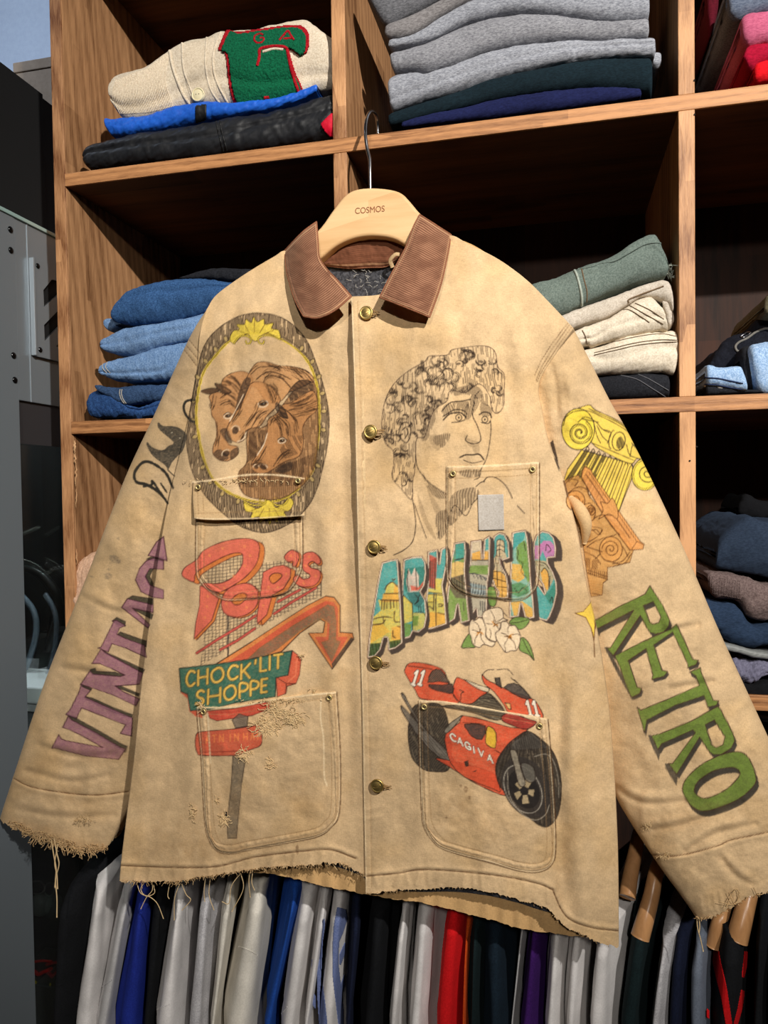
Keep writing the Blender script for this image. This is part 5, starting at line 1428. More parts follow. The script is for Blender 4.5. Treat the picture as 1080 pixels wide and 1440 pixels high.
def pcl(T, loops, parts, dep=(5.5, 4.5)):
    lp = [np.asarray(T(l), float) for l in loops]
    for k in range(8, 0, -1):
        o_ = np.array(dep) * k / 8; fill([lp[0] + o_], BRN, .95, .15)
    fill(lp, WHT, .95, .1); stroke(lp[0], 1.0, (90, 60, 50), .9, True)
    for l in lp[1:]: stroke(l, 1.0, (90, 60, 50), .9, True)
    c = lp[0].mean(0)
    # inset picture
    ins = []
    for l in lp[:1]:
        d = l - c; n_ = np.linalg.norm(d, axis=1, keepdims=True)
        ins.append(l)
    b_ = _bb(lp); x0, x1, y0, y1 = b_
    X = xx[y0:y1, x0:x1]; Y = yy[y0:y1, x0:x1]
    m = inpoly(X, Y, lp).astype(np.float32)
    # erode by ~1.8 px
    r = 4
    for _ in range(r):
        m = np.minimum.reduce([m, np.roll(m, 1, 0), np.roll(m, -1, 0), np.roll(m, 1, 1), np.roll(m, -1, 1)])
    edge = m - np.minimum.reduce([m, np.roll(m, 1, 0), np.roll(m, -1, 0), np.roll(m, 1, 1), np.roll(m, -1, 1)])
    tx = np.clip(1 - .25 * (.5 + .9 * tooth[y0:y1, x0:x1]), 0, 1)
    for (poly, colr) in parts:
        pm = m if poly is None else m * inpoly(X, Y, [np.asarray(T(poly), float)])
        put(b_, pm * tx, colr, .95)
    put(b_, edge, (70, 52, 44), .8)
    return b_, m


def msk(bm_, T, lines, w=.9, color=INK):
    b_, m = bm_; x0, x1, y0, y1 = b_
    sv = cvs[y0:y1, x0:x1].copy()
    for q in lines: stroke(cr(T(q), 4) if len(q) > 2 else T(q), w, color, .85)
    cvs[y0:y1, x0:x1] = sv * (1 - m[..., None]) + cvs[y0:y1, x0:x1] * m[..., None]


# letters, right to left so that each overlaps the next one's side
k = pcl(T4b, [[(745, 220), (770, 150), (830, 112), (890, 125), (940, 180), (960, 270), (955, 365), (880, 372), (885, 420), (930, 500), (965, 600), (970, 700), (940, 830), (900, 930), (870, 970), (800, 950), (760, 880), (745, 760), (735, 640), (790, 620), (850, 710), (830, 620), (770, 540), (745, 430), (740, 300)]],
        [(None, TEAL), ([(740, 250), (800, 250), (840, 205), (900, 205), (950, 260), (950, 360), (860, 370), (830, 300), (800, 380), (745, 380)], (196, 112, 160)), ([(740, 390), (900, 400), (960, 520), (900, 640), (860, 710), (780, 600), (740, 500)], (190, 160, 120)), ([(810, 500), (850, 465), (890, 520), (880, 680), (840, 640)], ORG), ([(840, 720), (900, 680), (940, 600), (975, 650), (975, 760), (900, 810), (860, 740)], (60, 130, 110))], (9, 5))
msk(k, T4b, [[(860, 300), (870, 240), (910, 290), (880, 320)], [(770, 400), (850, 420), (890, 470)], [(760, 430), (840, 440)], [(820, 500), (850, 465), (885, 520), (890, 660)], [(900, 540), (895, 640)], [(900, 780), (920, 740), (930, 800)]], 1.0)
k = pcl(T4b, [[(540, 130), (600, 112), (670, 105), (690, 180), (710, 400), (725, 620), (745, 780), (755, 935), (700, 950), (660, 930), (625, 800), (605, 930), (515, 935), (515, 700), (528, 400)]],
        [(None, (120, 170, 150)), ([(520, 100), (680, 100), (650, 200), (580, 260), (530, 320)], TEAL), ([(600, 240), (660, 200), (720, 300), (740, 560), (690, 600), (640, 480), (580, 380), (580, 300)], GRN), ([(520, 420), (620, 430), (650, 500), (660, 560), (600, 600), (520, 560)], ORG), ([(520, 620), (620, 600), (700, 640), (700, 700), (600, 740), (520, 700)], (84, 128, 80)), ([(530, 790), (640, 780), (750, 860), (750, 930), (560, 930)], ORG)], (7, 4))
msk(k, T4b, [[(580, 260), (600, 320), (590, 380), (640, 420), (630, 500), (680, 560)], [(650, 210), (670, 300)], [(560, 650), (600, 700), (640, 650), (680, 680)], [(620, 795), (600, 930)]], .9)
k = pcl(T4b, [[(345, 240), (370, 160), (420, 128), (470, 140), (510, 220), (520, 370), (450, 395), (425, 370), (440, 440), (490, 530), (510, 640), (505, 750), (440, 760), (395, 745), (410, 690), (370, 640), (345, 560), (338, 400)]],
        [(None, TEAL), ([(400, 200), (460, 200), (470, 300), (510, 420), (510, 760), (350, 760), (340, 440), (390, 330)], (214, 176, 134)), ([(350, 480), (430, 500), (500, 560), (500, 760), (380, 740), (345, 600)], ORG)], (5, 4))
msk(k, T4b, [[(395, 210), (425, 190), (470, 220)], [(395, 215), (390, 340), (370, 480)], [(425, 195), (422, 330), (440, 450), (450, 740)], [(468, 225), (470, 320)], [(395, 260), (425, 245), (468, 270)], [(395, 300), (425, 285), (468, 310)], [(385, 350), (440, 360)], [(380, 420), (440, 420)], [(360, 500), (440, 500), (480, 540)], [(360, 560), (500, 600)], [(370, 640), (505, 650)], [(400, 420), (400, 640)]], .9)
k = pcl(T4b, [[(148, 210), (250, 195), (262, 380), (275, 190), (325, 158), (335, 200), (328, 500), (310, 600), (300, 930), (210, 930), (200, 850), (170, 900), (140, 950), (120, 800), (115, 600), (120, 480), (142, 400)]],
        [(None, (168, 158, 134)), ([(140, 190), (330, 150), (330, 300), (140, 300)], (206, 184, 150)), ([(262, 170), (340, 150), (330, 290), (270, 300)], TEAL), ([(150, 330), (240, 300), (330, 310), (330, 390), (140, 400)], ORG), ([(110, 440), (330, 440), (320, 530), (110, 510)], GRN), ([(110, 600), (320, 640), (310, 740), (110, 710)], (150, 164, 160))], (6, 4))
msk(k, T4b, [[(120, 520), (200, 520), (310, 570)], [(130, 600), (130, 650)], [(150, 595), (150, 660), (140, 700)], [(175, 600), (172, 660), (162, 710)], [(200, 605), (196, 670), (186, 715)], [(225, 615), (222, 680), (212, 720)], [(250, 620), (248, 690), (238, 725)], [(275, 625), (272, 700), (262, 725)], [(150, 390), (320, 390)], [(165, 520), (185, 560)], [(200, 525), (220, 565)], [(235, 540), (255, 575)], [(270, 550), (290, 580)], [(240, 780), (240, 860)], [(260, 780), (262, 880)], [(280, 790), (282, 880)]], 1.3, (56, 56, 60))
k = pcl(T4, [[(935, 160), (1040, 140), (1050, 240), (1040, 420), (1050, 560), (1065, 700), (1085, 900), (1000, 925), (985, 850), (970, 745), (945, 880), (880, 925), (862, 800), (870, 640), (890, 500), (900, 340), (925, 240)]],
        [(None, GRN), ([(920, 150), (1050, 140), (1040, 300), (940, 350)], TEAL), ([(900, 360), (960, 330), (1045, 350), (1040, 420), (990, 520), (900, 480)], (226, 180, 112)), ([(900, 490), (1040, 450), (1070, 690), (950, 680), (880, 570)], (104, 90, 72))], (6, 4))
msk(k, T4, [[(910, 500), (920, 580)], [(935, 500), (945, 600)], [(960, 520), (965, 620)], [(985, 480), (990, 640)], [(1010, 470), (1015, 650)], [(940, 320), (1000, 310), (1040, 300)], [(1025, 720), (1030, 800)], [(900, 560), (1060, 680)]], 1.6, (62, 52, 44))
k = pcl(T4, [[(685, 240), (780, 220), (790, 370), (810, 215), (870, 190), (880, 300), (860, 400), (828, 560), (850, 690), (870, 930), (760, 965), (750, 970), (665, 985), (668, 700), (680, 560)]],
        [(None, TEAL), ([(690, 260), (770, 300), (765, 600), (690, 580)], RED_), ([(760, 495), (830, 495), (830, 640), (690, 620), (690, 590), (760, 600)], YEL), ([(670, 640), (830, 640), (870, 830), (870, 960), (660, 980)], YEL), ([(690, 810), (870, 830), (870, 970), (660, 985)], ORG)], (4, 5))
msk(k, T4, [[(700, 330), (695, 570)], [(715, 330), (712, 580)], [(735, 320), (730, 590)], [(755, 310), (752, 600)], [(680, 625), (830, 640)], [(680, 645), (830, 655)], [(690, 720), (740, 720)], [(745, 640), (740, 800)], [(765, 640), (762, 800)], [(790, 740), (820, 740), (820, 760), (790, 760)], [(700, 760), (740, 790)], [(780, 820), (850, 840)], [(760, 690), (765, 950)]], 1.5, (70, 52, 42))
k = pcl(T4, [[(455, 315), (540, 290), (630, 285), (665, 340), (672, 440), (655, 560), (620, 620), (665, 700), (680, 850), (660, 960), (600, 1010), (545, 1000), (520, 1055), (445, 1075), (440, 800), (440, 560)]],
        [(None, TEAL), ([(460, 400), (670, 380), (650, 560), (600, 620), (470, 620), (450, 500)], (58, 118, 104)), ([(480, 520), (500, 400), (530, 470), (560, 390), (600, 470), (600, 620), (500, 625)], (222, 188, 168)), ([(520, 560), (600, 580), (660, 500), (640, 580), (590, 610), (530, 610)], (214, 92, 70)),
         ([(440, 640), (540, 740), (535, 900), (440, 930)], YEL), ([(440, 910), (530, 930), (520, 1070), (440, 1070)], GRN), ([(480, 630), (640, 620), (660, 700), (600, 780), (530, 730)], (62, 110, 104)), ([(545, 820), (680, 830), (680, 960), (545, 1000)], (206, 184, 92)), ([(545, 850), (600, 850), (590, 940), (545, 950)], GRN)], (4, 6))
msk(k, T4, [[(500, 420), (490, 520), (510, 620)], [(570, 410), (580, 600)], [(450, 650), (520, 720), (540, 760), (540, 1000)], [(560, 640), (600, 700), (560, 740)], [(610, 650), (580, 720)], [(560, 820), (640, 820), (670, 870)], [(600, 760), (600, 810)], [(620, 760), (622, 810)], [(640, 750), (644, 810)]], 1.1)
k = pcl(T4, [[(250, 345), (330, 320), (400, 310), (410, 420), (425, 640), (440, 900), (445, 1110), (380, 1160), (310, 1180), (300, 1060), (270, 1060), (240, 1170), (180, 1240), (110, 1250), (130, 1050), (165, 800), (205, 560), (230, 430)]],
        [(None, TEAL), ([(215, 700), (260, 700), (300, 560), (350, 530), (400, 560), (420, 700), (450, 1110), (130, 1120), (160, 870), (240, 800)], YEL), ([(260, 640), (400, 640), (420, 720), (250, 720)], ORG), ([(370, 540), (400, 560), (405, 640), (360, 640)], ORG), ([(130, 940), (250, 920), (330, 1000), (130, 1120)], (230, 178, 74)), ([(340, 960), (440, 940), (440, 1080), (340, 1080)], ORG),
         ([(110, 1110), (250, 1110), (440, 1070), (450, 1120), (320, 1200), (100, 1260)], (84, 100, 50))], (4, 6))
msk(k, T4, [[(275, 640), (400, 638)], [(240, 700), (420, 705)], [(250, 710), (246, 790)], [(275, 710), (270, 790)], [(300, 710), (298, 780)], [(330, 710), (335, 780)], [(360, 710), (365, 770)], [(390, 710), (395, 780)], [(170, 880), (270, 860), (350, 870)], [(165, 935), (250, 925), (280, 890)], [(260, 860), (270, 930)], [(370, 810), (370, 900), (430, 910)], [(345, 500), (360, 512), (376, 500)], [(355, 990), (355, 1040), (380, 1060)], [(400, 950), (430, 960)], [(280, 600), (300, 560), (350, 530), (395, 570)]], 1.6, (84, 62, 40))
msk(k, T4, [[(x, 1120 - (x - 140) * .12), (x - 4, 1230 - (x - 140) * .1)] for x in range(140, 440, 14)], 1.2, (56, 60, 36))
# flowers
for lf in ([(60, 1215), (120, 1100), (155, 1110), (160, 1160), (190, 1215), (140, 1220)], [(515, 985), (560, 935), (640, 930), (705, 950), (680, 1010), (620, 1048), (570, 1020)], [(630, 1125), (680, 1150), (720, 1220), (750, 1340), (700, 1290), (620, 1250), (610, 1200)], [(310, 660), (370, 650), (395, 760), (370, 830), (320, 800)]):
    p = cr(T4b(lf), 5, True); fill(p, (106, 138, 66), .95); stroke(p, 1.1, (60, 50, 36), .9, True)
stroke(cr(T4b([(640, 1135), (680, 1220), (745, 1335)]), 6), .9); stroke(cr(T4b([(530, 985), (600, 980), (690, 955)]), 6), .9)
for fl in ([(150, 960), (190, 960), (230, 935), (275, 960), (295, 1040), (290, 1110), (330, 1155), (380, 1170), (350, 1210), (270, 1190), (230, 1220), (170, 1190), (150, 1120), (130, 1050)],
           [(275, 880), (340, 850), (420, 840), (455, 880), (460, 940), (500, 960), (440, 980), (420, 1060), (385, 1100), (390, 1160), (340, 1150), (295, 1110), (290, 1030), (260, 930)],
           [(440, 980), (490, 975), (520, 1010), (570, 1010), (600, 1060), (620, 1110), (610, 1190), (580, 1245), (530, 1250), (480, 1265), (440, 1215), (415, 1180), (390, 1130), (385, 1080), (430, 1040)]):
    p = cr(T4b(fl), 5, True); fill(p, (226, 202, 168), .92, .1); stroke(p, 1.1, (74, 56, 46), .9, True)
for c0, n_ in (((235, 1070), 7), ((385, 1000), 7), ((510, 1110), 9)):
    for j in range(n_):
        a_ = rr_.uniform(0, 6.28); L_ = rr_.uniform(20, 48)
        q = T4b([(c0[0], c0[1]), (c0[0] + L_ * .6 * math.cos(a_), c0[1] + L_ * .5 * math.sin(a_)), (c0[0] + L_ * math.cos(a_ + .2), c0[1] + L_ * math.sin(a_ + .2))])
        stroke(cr(q, 4), 1.1, (186, 118, 40) if j % 2 else (96, 62, 34), .9)
for q in ([(160, 1050), (195, 1060), (225, 1072)], [(240, 1090), (250, 1140), (280, 1180)], [(215, 1100), (190, 1140), (185, 1185)], [(400, 1020), (420, 1050)], [(330, 1040), (340, 1090), (330, 1140)], [(520, 1130), (560, 1170), (575, 1230)], [(500, 1140), (470, 1190), (480, 1255)], [(540, 1100), (590, 1090), (610, 1100)], [(505, 1090), (500, 1040), (515, 1010)], [(390, 980), (440, 950), (450, 940)], [(175, 970), (215, 1000), (235, 1050)], [(340, 870), (370, 930), (385, 980)], [(440, 1080), (480, 1095)], [(300, 990), (350, 1000)], [(455, 880), (500, 930)]):
    stroke(cr(T4b(q), 5), .9, (74, 56, 46), .9)

# ---- 5 racing motorcycle on the right lower front --------------------------------------
def T6(p): return sc(p, 550, 910, 4.154)


RM = (206, 76, 48)


def piece(pts, color, a=.95, w=1.1, n=4, oc=INK, hat=None):
    p = cr(T6(pts), n, True) if n > 1 else np.asarray(T6(pts), float)
    fill(p, color, a, .22)
    if hat: hatch(p, *hat)
    stroke(p, w, oc, .9, True)
    return p


DK = (76, 68, 58)
piece([(100, 470), (130, 350), (200, 330), (300, 345), (345, 500), (350, 640), (330, 720), (260, 728), (190, 715), (130, 660), (105, 580)], DK, hat=(70, 1.8, 1.1, (40, 34, 30), .85, 61, .7, .8, 12))
piece([(65, 290), (75, 275), (110, 340), (200, 480), (290, 570), (355, 640), (362, 672), (290, 650), (190, 560), (110, 450), (62, 370), (66, 345), (160, 450), (180, 480)], (112, 104, 94), hat=(50, 3, .9, (60, 52, 46), .7, 62))
piece([(260, 650), (350, 665), (560, 720), (640, 780), (668, 868), (500, 800), (340, 700)], RM)
piece([(420, 400), (560, 430), (700, 470), (800, 480), (730, 540), (640, 640), (610, 720), (640, 840), (600, 830), (430, 760), (350, 680), (320, 580), (318, 510), (400, 440)], RM, n=2)
piece([(470, 330), (560, 265), (650, 350), (660, 410), (600, 425), (480, 385), (300, 345)], (92, 84, 70), hat=(20, 2, 1, (48, 40, 34), .8, 63))
piece([(310, 490), (340, 450), (380, 420), (415, 400), (380, 450), (330, 500)], (124, 116, 102))
piece([(80, 130), (110, 92), (200, 96), (300, 130), (330, 190), (345, 215), (365, 230), (400, 320), (330, 325), (180, 305), (140, 250), (85, 160)], RM, n=3)
piece([(375, 190), (400, 180), (480, 220), (560, 262), (520, 290), (470, 330), (400, 322), (360, 270)], RM, n=3)
piece([(430, 190), (520, 225), (570, 240), (560, 262), (500, 240)], (214, 196, 164))
piece([(530, 160), (560, 190), (620, 220), (700, 260), (820, 300), (860, 340), (888, 415), (800, 400), (690, 385), (660, 340), (600, 260), (545, 215)], RM, n=3)
piece([(650, 400), (700, 385), (800, 420), (850, 440), (790, 480), (700, 455), (650, 430)], (178, 52, 44), hat=(15, 2, 1, (96, 36, 30), .6, 64))
piece([(215, 205), (240, 140), (290, 132), (330, 190), (340, 210), (280, 200)], (96, 86, 74), n=2, hat=(10, 2.2, .8, (48, 40, 34), .7, 65))
piece([(218, 218), (300, 222), (358, 215), (360, 270), (300, 262), (240, 245)], (58, 52, 48), n=2)
piece([(430, 450), (550, 460), (530, 540), (470, 520), (450, 490)], (66, 58, 54), n=2)
piece([(560, 470), (580, 466), (612, 500), (608, 590), (560, 570), (552, 540)], (226, 190, 62), n=2)
piece([(665, 325), (695, 330), (700, 365), (685, 360)], (226, 190, 120), n=1)
piece([(660, 235), (720, 210), (780, 250), (815, 300), (760, 295)], (70, 62, 58), n=2)
piece([(605, 180), (635, 178), (645, 240), (615, 220)], (60, 54, 50), n=1)
for q in ([(530, 165), (560, 135), (600, 132)], [(620, 132), (680, 130), (715, 165)], [(700, 180), (760, 230), (815, 295)], [(720, 190), (780, 250)], [(100, 110), (180, 120), (240, 130)], [(360, 270), (400, 320), (410, 270), (425, 262), (400, 250)], [(575, 270), (640, 350)], [(520, 300), (600, 300)], [(160, 300), (250, 310), (330, 320)], [(605, 600), (655, 630)], [(420, 440), (540, 450)]):
    stroke(cr(T6(q), 5), 1.0, INK, .85)
for q in ([(425, 670), (450, 660), (455, 695), (435, 700)], [(470, 730), (505, 715), (490, 730)]): fill(T6(q), (36, 30, 28), .95)
# front wheel
piece([(800, 492), (880, 540), (945, 610), (985, 720), (995, 850), (975, 980), (930, 1040), (880, 1048), (800, 990), (700, 880), (640, 820), (612, 740), (620, 660), (680, 570), (740, 520)], DK, n=4, hat=(80, 1.8, 1.2, (38, 32, 28), .85, 66, .7, .8, 14))
fill(T6([(820, 500), (915, 590), (700, 600), (720, 550)]), (88, 82, 74), .8); hatch(T6([(800, 495), (915, 590), (830, 620), (690, 600)]), 90, 2.2, 1.0, (44, 38, 34), .8, 67)
wh = ell(*T6([(775, 830)])[0], 26, 36, -28)
fill(ell(*T6([(790, 820)])[0], 32, 46, -28), (54, 48, 44), .9, .2)
stroke(ell(*T6([(770, 830)])[0], 24, 36, -28), 1.2, (170, 160, 144), .8, True)
fill(ell(*T6([(775, 830)])[0], 20, 29, -28), (36, 32, 30), .95, .1)
for a_ in range(0, 360, 72):
    c0 = np.array(T6([(778, 840)])[0]); dx, dy = math.cos(math.radians(a_ + 10)), math.sin(math.radians(a_ + 10))
    q = [c0 + np.array([dx, dy]) * 6 + np.array([-dy, dx]) * 3, c0 + np.array([dx * .9, dy * 1.2]) * 15 + np.array([-dy, dx]) * 5, c0 + np.array([dx * .9, dy * 1.2]) * 15 - np.array([-dy, dx]) * 5, c0 + np.array([dx, dy]) * 6 - np.array([-dy, dx]) * 3]
    fill(q, (190, 166, 126), .9)
piece([(695, 610), (715, 600), (735, 620), (760, 720), (785, 790), (770, 815), (745, 800), (720, 700)], (150, 138, 118), n=3)
piece([(760, 680), (830, 700), (840, 780), (790, 780)], (100, 94, 84), n=3)
stroke(cr(T6([(835, 640), (900, 625), (945, 660), (975, 760), (980, 880)]), 6), 1.2, (150, 140, 124), .7)
stroke(cr(T6([(680, 720), (690, 860), (760, 970), (840, 1010), (900, 980), (925, 920)]), 8), 1.2, (164, 152, 134), .7)
# number and name
def num(x, y, s_=1.0, T=T6, ex=(9, 2), ey=(-5, 22)):
    for dx in (0, 38):
        o_ = T([(x + dx, y)])[0]; letter('1', o_, np.array(ex) * .7, ey, 3.2, (236, 222, 200), (60, 40, 34), .9)


num(142, 135, ex=(7, 3), ey=(-6, 19)); num(782, 315, ex=(8, 1), ey=(5, 20))
for ch, x, y in (('C', 345, 500), ('A', 385, 522), ('G', 430, 548), ('I', 466, 572), ('V', 508, 590), ('A', 560, 622)):
    letter(ch, T6([(x, y)])[0], (7.2, 4.2), (1.2, 9.2), 1.7, (238, 226, 204), (70, 36, 30), .6)

# ---- 6 columns on the right sleeve ------------------------------------------------------
def T7(p): return sc(p, 740, 550, 4.114)


YC, OC = (222, 190, 74), (196, 142, 78)
fl_ = T7([(320, 340), (610, 420), (620, 480), (535, 700), (380, 520), (215, 525), (240, 450)])
fill(fl_, YC, .92); stroke(fl_, 1.1, INK, .9, True)
for k in range(9):
    a = (345 + k * 32, 325 + k * 13); b_ = (225 + k * 36, 520 + k * 21)
    p = T7([(a[0], a[1] + 10), b_]); p2 = T7([(a[0] + 20, a[1] + 14), (b_[0] + 22, b_[1] + 10)])
    stroke(p, 1.1); stroke(p2, 1.1); stroke(cr([p[0], T7([(a[0] + 12, a[1] - 4)])[0], p2[0]], 5), 1.1)
    if k < 4: hatch([p[0], p[1], p2[1], p2[0]], 115, 1.3, 1.0, (50, 40, 26), .85, 70 + k)
ent = cr(T7([(355, 80), (400, 110), (500, 155), (585, 205), (625, 250), (650, 310), (690, 370), (700, 400), (640, 390), (600, 420), (450, 350), (380, 300), (300, 180), (230, 140)]), 3, True)
fill(ent, YC, .92); stroke(ent, 1.1, INK, .9, True)
vl = ell(*T7([(300, 220)])[0], 23, 29, 0)
fill(vl, (226, 200, 70), .95); stroke(vl, 1.2, INK, .9, True)
stroke(cr(T7([(215, 200), (230, 150), (280, 118), (360, 115), (440, 150), (520, 190), (600, 240)]), 6), 1.1)
stroke(spiral(*T7([(310, 240)])[0], 18.5, 2, 2.3, -60, 120), 1.3); stroke(spiral(*T7([(310, 240)])[0], 16, 1, 2.2, -60, 120), .7)
vr = ell(*T7([(690, 480)])[0], 19, 23, 10)
fill(vr, (226, 200, 70), .95); stroke(vr, 1.2, INK, .9, True); stroke(spiral(*T7([(700, 475)])[0], 16, 2, 2.1, -100, 100), 1.2); stroke(ell(*T7([(690, 480)])[0], 16.5, 20.5, 10), .8, (60, 48, 24), .7, True)
for q in ([(300, 180), (340, 150), (400, 175), (440, 220), (480, 240)], [(320, 160), (420, 180)], [(390, 180), (410, 260), (430, 300)], [(410, 200), (440, 260), (470, 290)], [(440, 220), (490, 240), (470, 300)], [(360, 100), (420, 130), (520, 175), (600, 225)], [(380, 300), (480, 340), (620, 400)], [(580, 310), (600, 370), (650, 390)], [(600, 380), (620, 310), (670, 370)], [(610, 300), (660, 360), (680, 400)]):
    stroke(cr(T7(q), 5), 1.1)
eg = ell(*T7([(535, 290)])[0], 9, 13, 10); stroke(eg, 1.2, INK, .9, True); hatch(ell(*T7([(545, 300)])[0], 6, 9, 10), 60, 1.4, 1, (50, 40, 26), .85, 77); stroke(ell(*T7([(500, 280)])[0], 5, 13, 10, 30, 90, 270), 1.1)
# orange capital
cap = T7([(215, 520), (300, 485), (345, 545), (360, 600), (440, 700), (560, 820), (620, 920), (600, 990), (500, 1015), (470, 1020), (470, 1090), (445, 1110), (440, 1180), (375, 1190), (350, 1050), (330, 900), (345, 800), (300, 700), (240, 620)])
fill(cap, OC, .9); stroke(cap, 1.0, (84, 50, 26), .9, True)
ab = T7([(325, 460), (340, 435), (375, 455), (385, 480), (660, 870), (682, 885), (675, 915), (600, 920), (430, 690), (320, 500)])
fill(ab, (212, 142, 78), .92); stroke(ab, 1.2, (84, 50, 26), .9, True)
for q in ([(360, 465), (640, 870), (610, 915)], [(345, 480), (600, 850)], [(640, 870), (675, 885)]): stroke(T7(q), 1.0, (84, 50, 26), .9)
lf = cr(T7([(430, 640), (470, 650), (500, 620), (530, 690), (525, 740), (480, 710), (420, 740), (445, 690)]), 3, True); fill(lf, (206, 146, 84), .95); stroke(lf, 1.0, (84, 50, 26), .9, True)
for (a, b_, r_, st) in ((285, 635, 13, 0), (490, 915, 16, 180), (375, 690, 6, 90)):
    c0 = T7([(a, b_)])[0]; fill(ell(*c0, r_, r_ * 1.1), (208, 148, 82), .9); stroke(ell(*c0, r_, r_ * 1.1), 1.1, (84, 50, 26), .9, True); stroke(spiral(*c0, r_ * .8, 1, 2.0, st, 70), 1.1, (84, 50, 26), .9)
for q in ([(220, 540), (260, 510), (300, 520), (280, 550)], [(240, 590), (300, 555), (350, 570), (370, 620)], [(330, 660), (370, 650), (400, 700), (390, 740)], [(360, 780), (440, 800), (400, 850), (340, 880)], [(380, 800), (420, 830), (440, 800)], [(350, 900), (420, 860), (520, 830)], [(340, 930), (400, 960), (430, 1000)], [(360, 770), (420, 720), (500, 720)], [(470, 980), (560, 1000), (610, 940)], [(560, 900), (590, 960)], [(450, 720), (500, 790), (540, 830)], [(500, 1000), (560, 980), (600, 930)],
          [(350, 1050), (470, 1090)], [(355, 1035), (470, 1075)], [(380, 1170), (440, 1180)], [(350, 900), (440, 930)], [(400, 970), (430, 940)], [(340, 830), (400, 800), (430, 830)]):
    stroke(cr(T7(q), 5), 1.1, (84, 50, 26), .9)
for k in range(10): stroke(T7([(365 + k * 11, 1020 + k * 3), (362 + k * 11, 1060 + k * 3)]), .9, (84, 50, 26), .85)
hatch(T7([(335, 960), (420, 980), (410, 1030), (345, 1020)]), 90, 2.2, 1, (84, 50, 26), .8, 78)
# yellow star point at the jacket's edge and dark sliver in the armpit
p = T7([(282, 1285), (330, 1275), (372, 1225), (400, 1330), (392, 1440), (375, 1370), (345, 1310)]); fill(p, (236, 200, 66), .95); stroke(p, 1.1, (96, 60, 30), .9, True)
stroke(sc([(120, 320), (128, 380), (130, 445)], 800, 800, 3.6), 1.2, (96, 60, 30), .9)
fill(T7([(138, 300), (155, 280), (180, 380), (192, 470), (165, 400)]), (48, 38, 32), .9)

# ---- 7 RETRO -----------------------------------------------------------------------------
def T8(p): return sc(p, 800, 800, 3.6)


GR, GD = (112, 134, 56), (66, 60, 52)


def rl(outer, holes=(), dark=(), sh=(3.5, 6.5)):
    lp = [np.asarray(T8(outer), float)] + [np.asarray(T8(h), float) for h in holes]
    for k in range(8, 0, -1):
        o_ = np.array(sh) * k / 8
        fill([l + o_ for l in lp], GD, .92, .15)
    for d in dark: fill(T8(d), GD, .92, .15)
    fill(lp, GR, .95, .2)
    for l in lp: stroke(l, 1.3, (66, 44, 34), .9, True)


rl([(130, 262), (270, 182), (385, 128), (410, 85), (432, 118), (475, 185), (510, 258), (505, 292), (480, 320), (440, 330), (410, 320), (395, 300), (362, 236), (225, 440), (190, 398), (210, 400), (328, 210), (150, 300), (138, 300)],
   [[(378, 186), (428, 166), (466, 245), (455, 272), (425, 280), (408, 268)]], [[(178, 395), (200, 400), (330, 650), (322, 668), (240, 520)], [(140, 300), (160, 320), (155, 345), (145, 330)]])
rl([(232, 440), (380, 365), (515, 305), (545, 280), (556, 300), (628, 458), (655, 462), (645, 485), (602, 500), (602, 482), (525, 320), (430, 385), (470, 512), (500, 520), (480, 545), (420, 560), (425, 535), (390, 405), (300, 465), (345, 598), (368, 605), (360, 630), (322, 650), (310, 640), (255, 490)], (), (), (2.5, 4))
rl([(612, 522), (665, 500), (672, 530), (732, 665), (758, 668), (748, 690), (704, 700), (683, 642), (540, 690), (395, 765), (383, 830), (345, 700), (365, 715), (500, 660), (660, 590), (640, 540), (622, 528)], (), [[(345, 695), (365, 715), (392, 800), (380, 832)]], (2, 6))
rl([(418, 845), (470, 832), (620, 770), (745, 700), (757, 695), (772, 720), (830, 830), (840, 870), (820, 910), (772, 940), (732, 940), (710, 925), (662, 852), (545, 1040), (505, 985), (525, 985), (640, 830), (628, 815), (470, 885), (452, 915)],
   [[(690, 790), (735, 765), (790, 850), (780, 890), (745, 905), (722, 890)]], [[(400, 840), (425, 842), (465, 920), (455, 972), (408, 870)], [(484, 985), (505, 985), (552, 1050), (545, 1102), (490, 1010)]])
o1 = [tuple(q) for q in cr([(575, 1110), (600, 1055), (680, 985), (790, 935), (870, 928), (915, 965), (945, 1045), (938, 1095), (860, 1165), (740, 1215), (670, 1225), (620, 1200), (590, 1160)], 5, True)]
o2 = [tuple(q) for q in cr([(635, 1120), (660, 1070), (740, 1020), (830, 1005), (865, 1030), (850, 1065), (790, 1120), (700, 1160), (655, 1150)], 5, True)]
rl(o1, [o2], (), (4, 8))

# ---- 8 VINTAGE on the left sleeve --------------------------------------------------------
def T9(p): return sc(p, 60, 740, 4.117)


PU, PD = (150, 100, 116), (58, 54, 42)


def vl_(outer, dark=()):
    for d in dark: fill(T9(d), PD, .92, .15); stroke(T9(d), .9, (50, 36, 34), .8, True)
    fill(T9(outer), PU, .92, .25); stroke(T9(outer), 1.2, (64, 30, 40), .9, True)


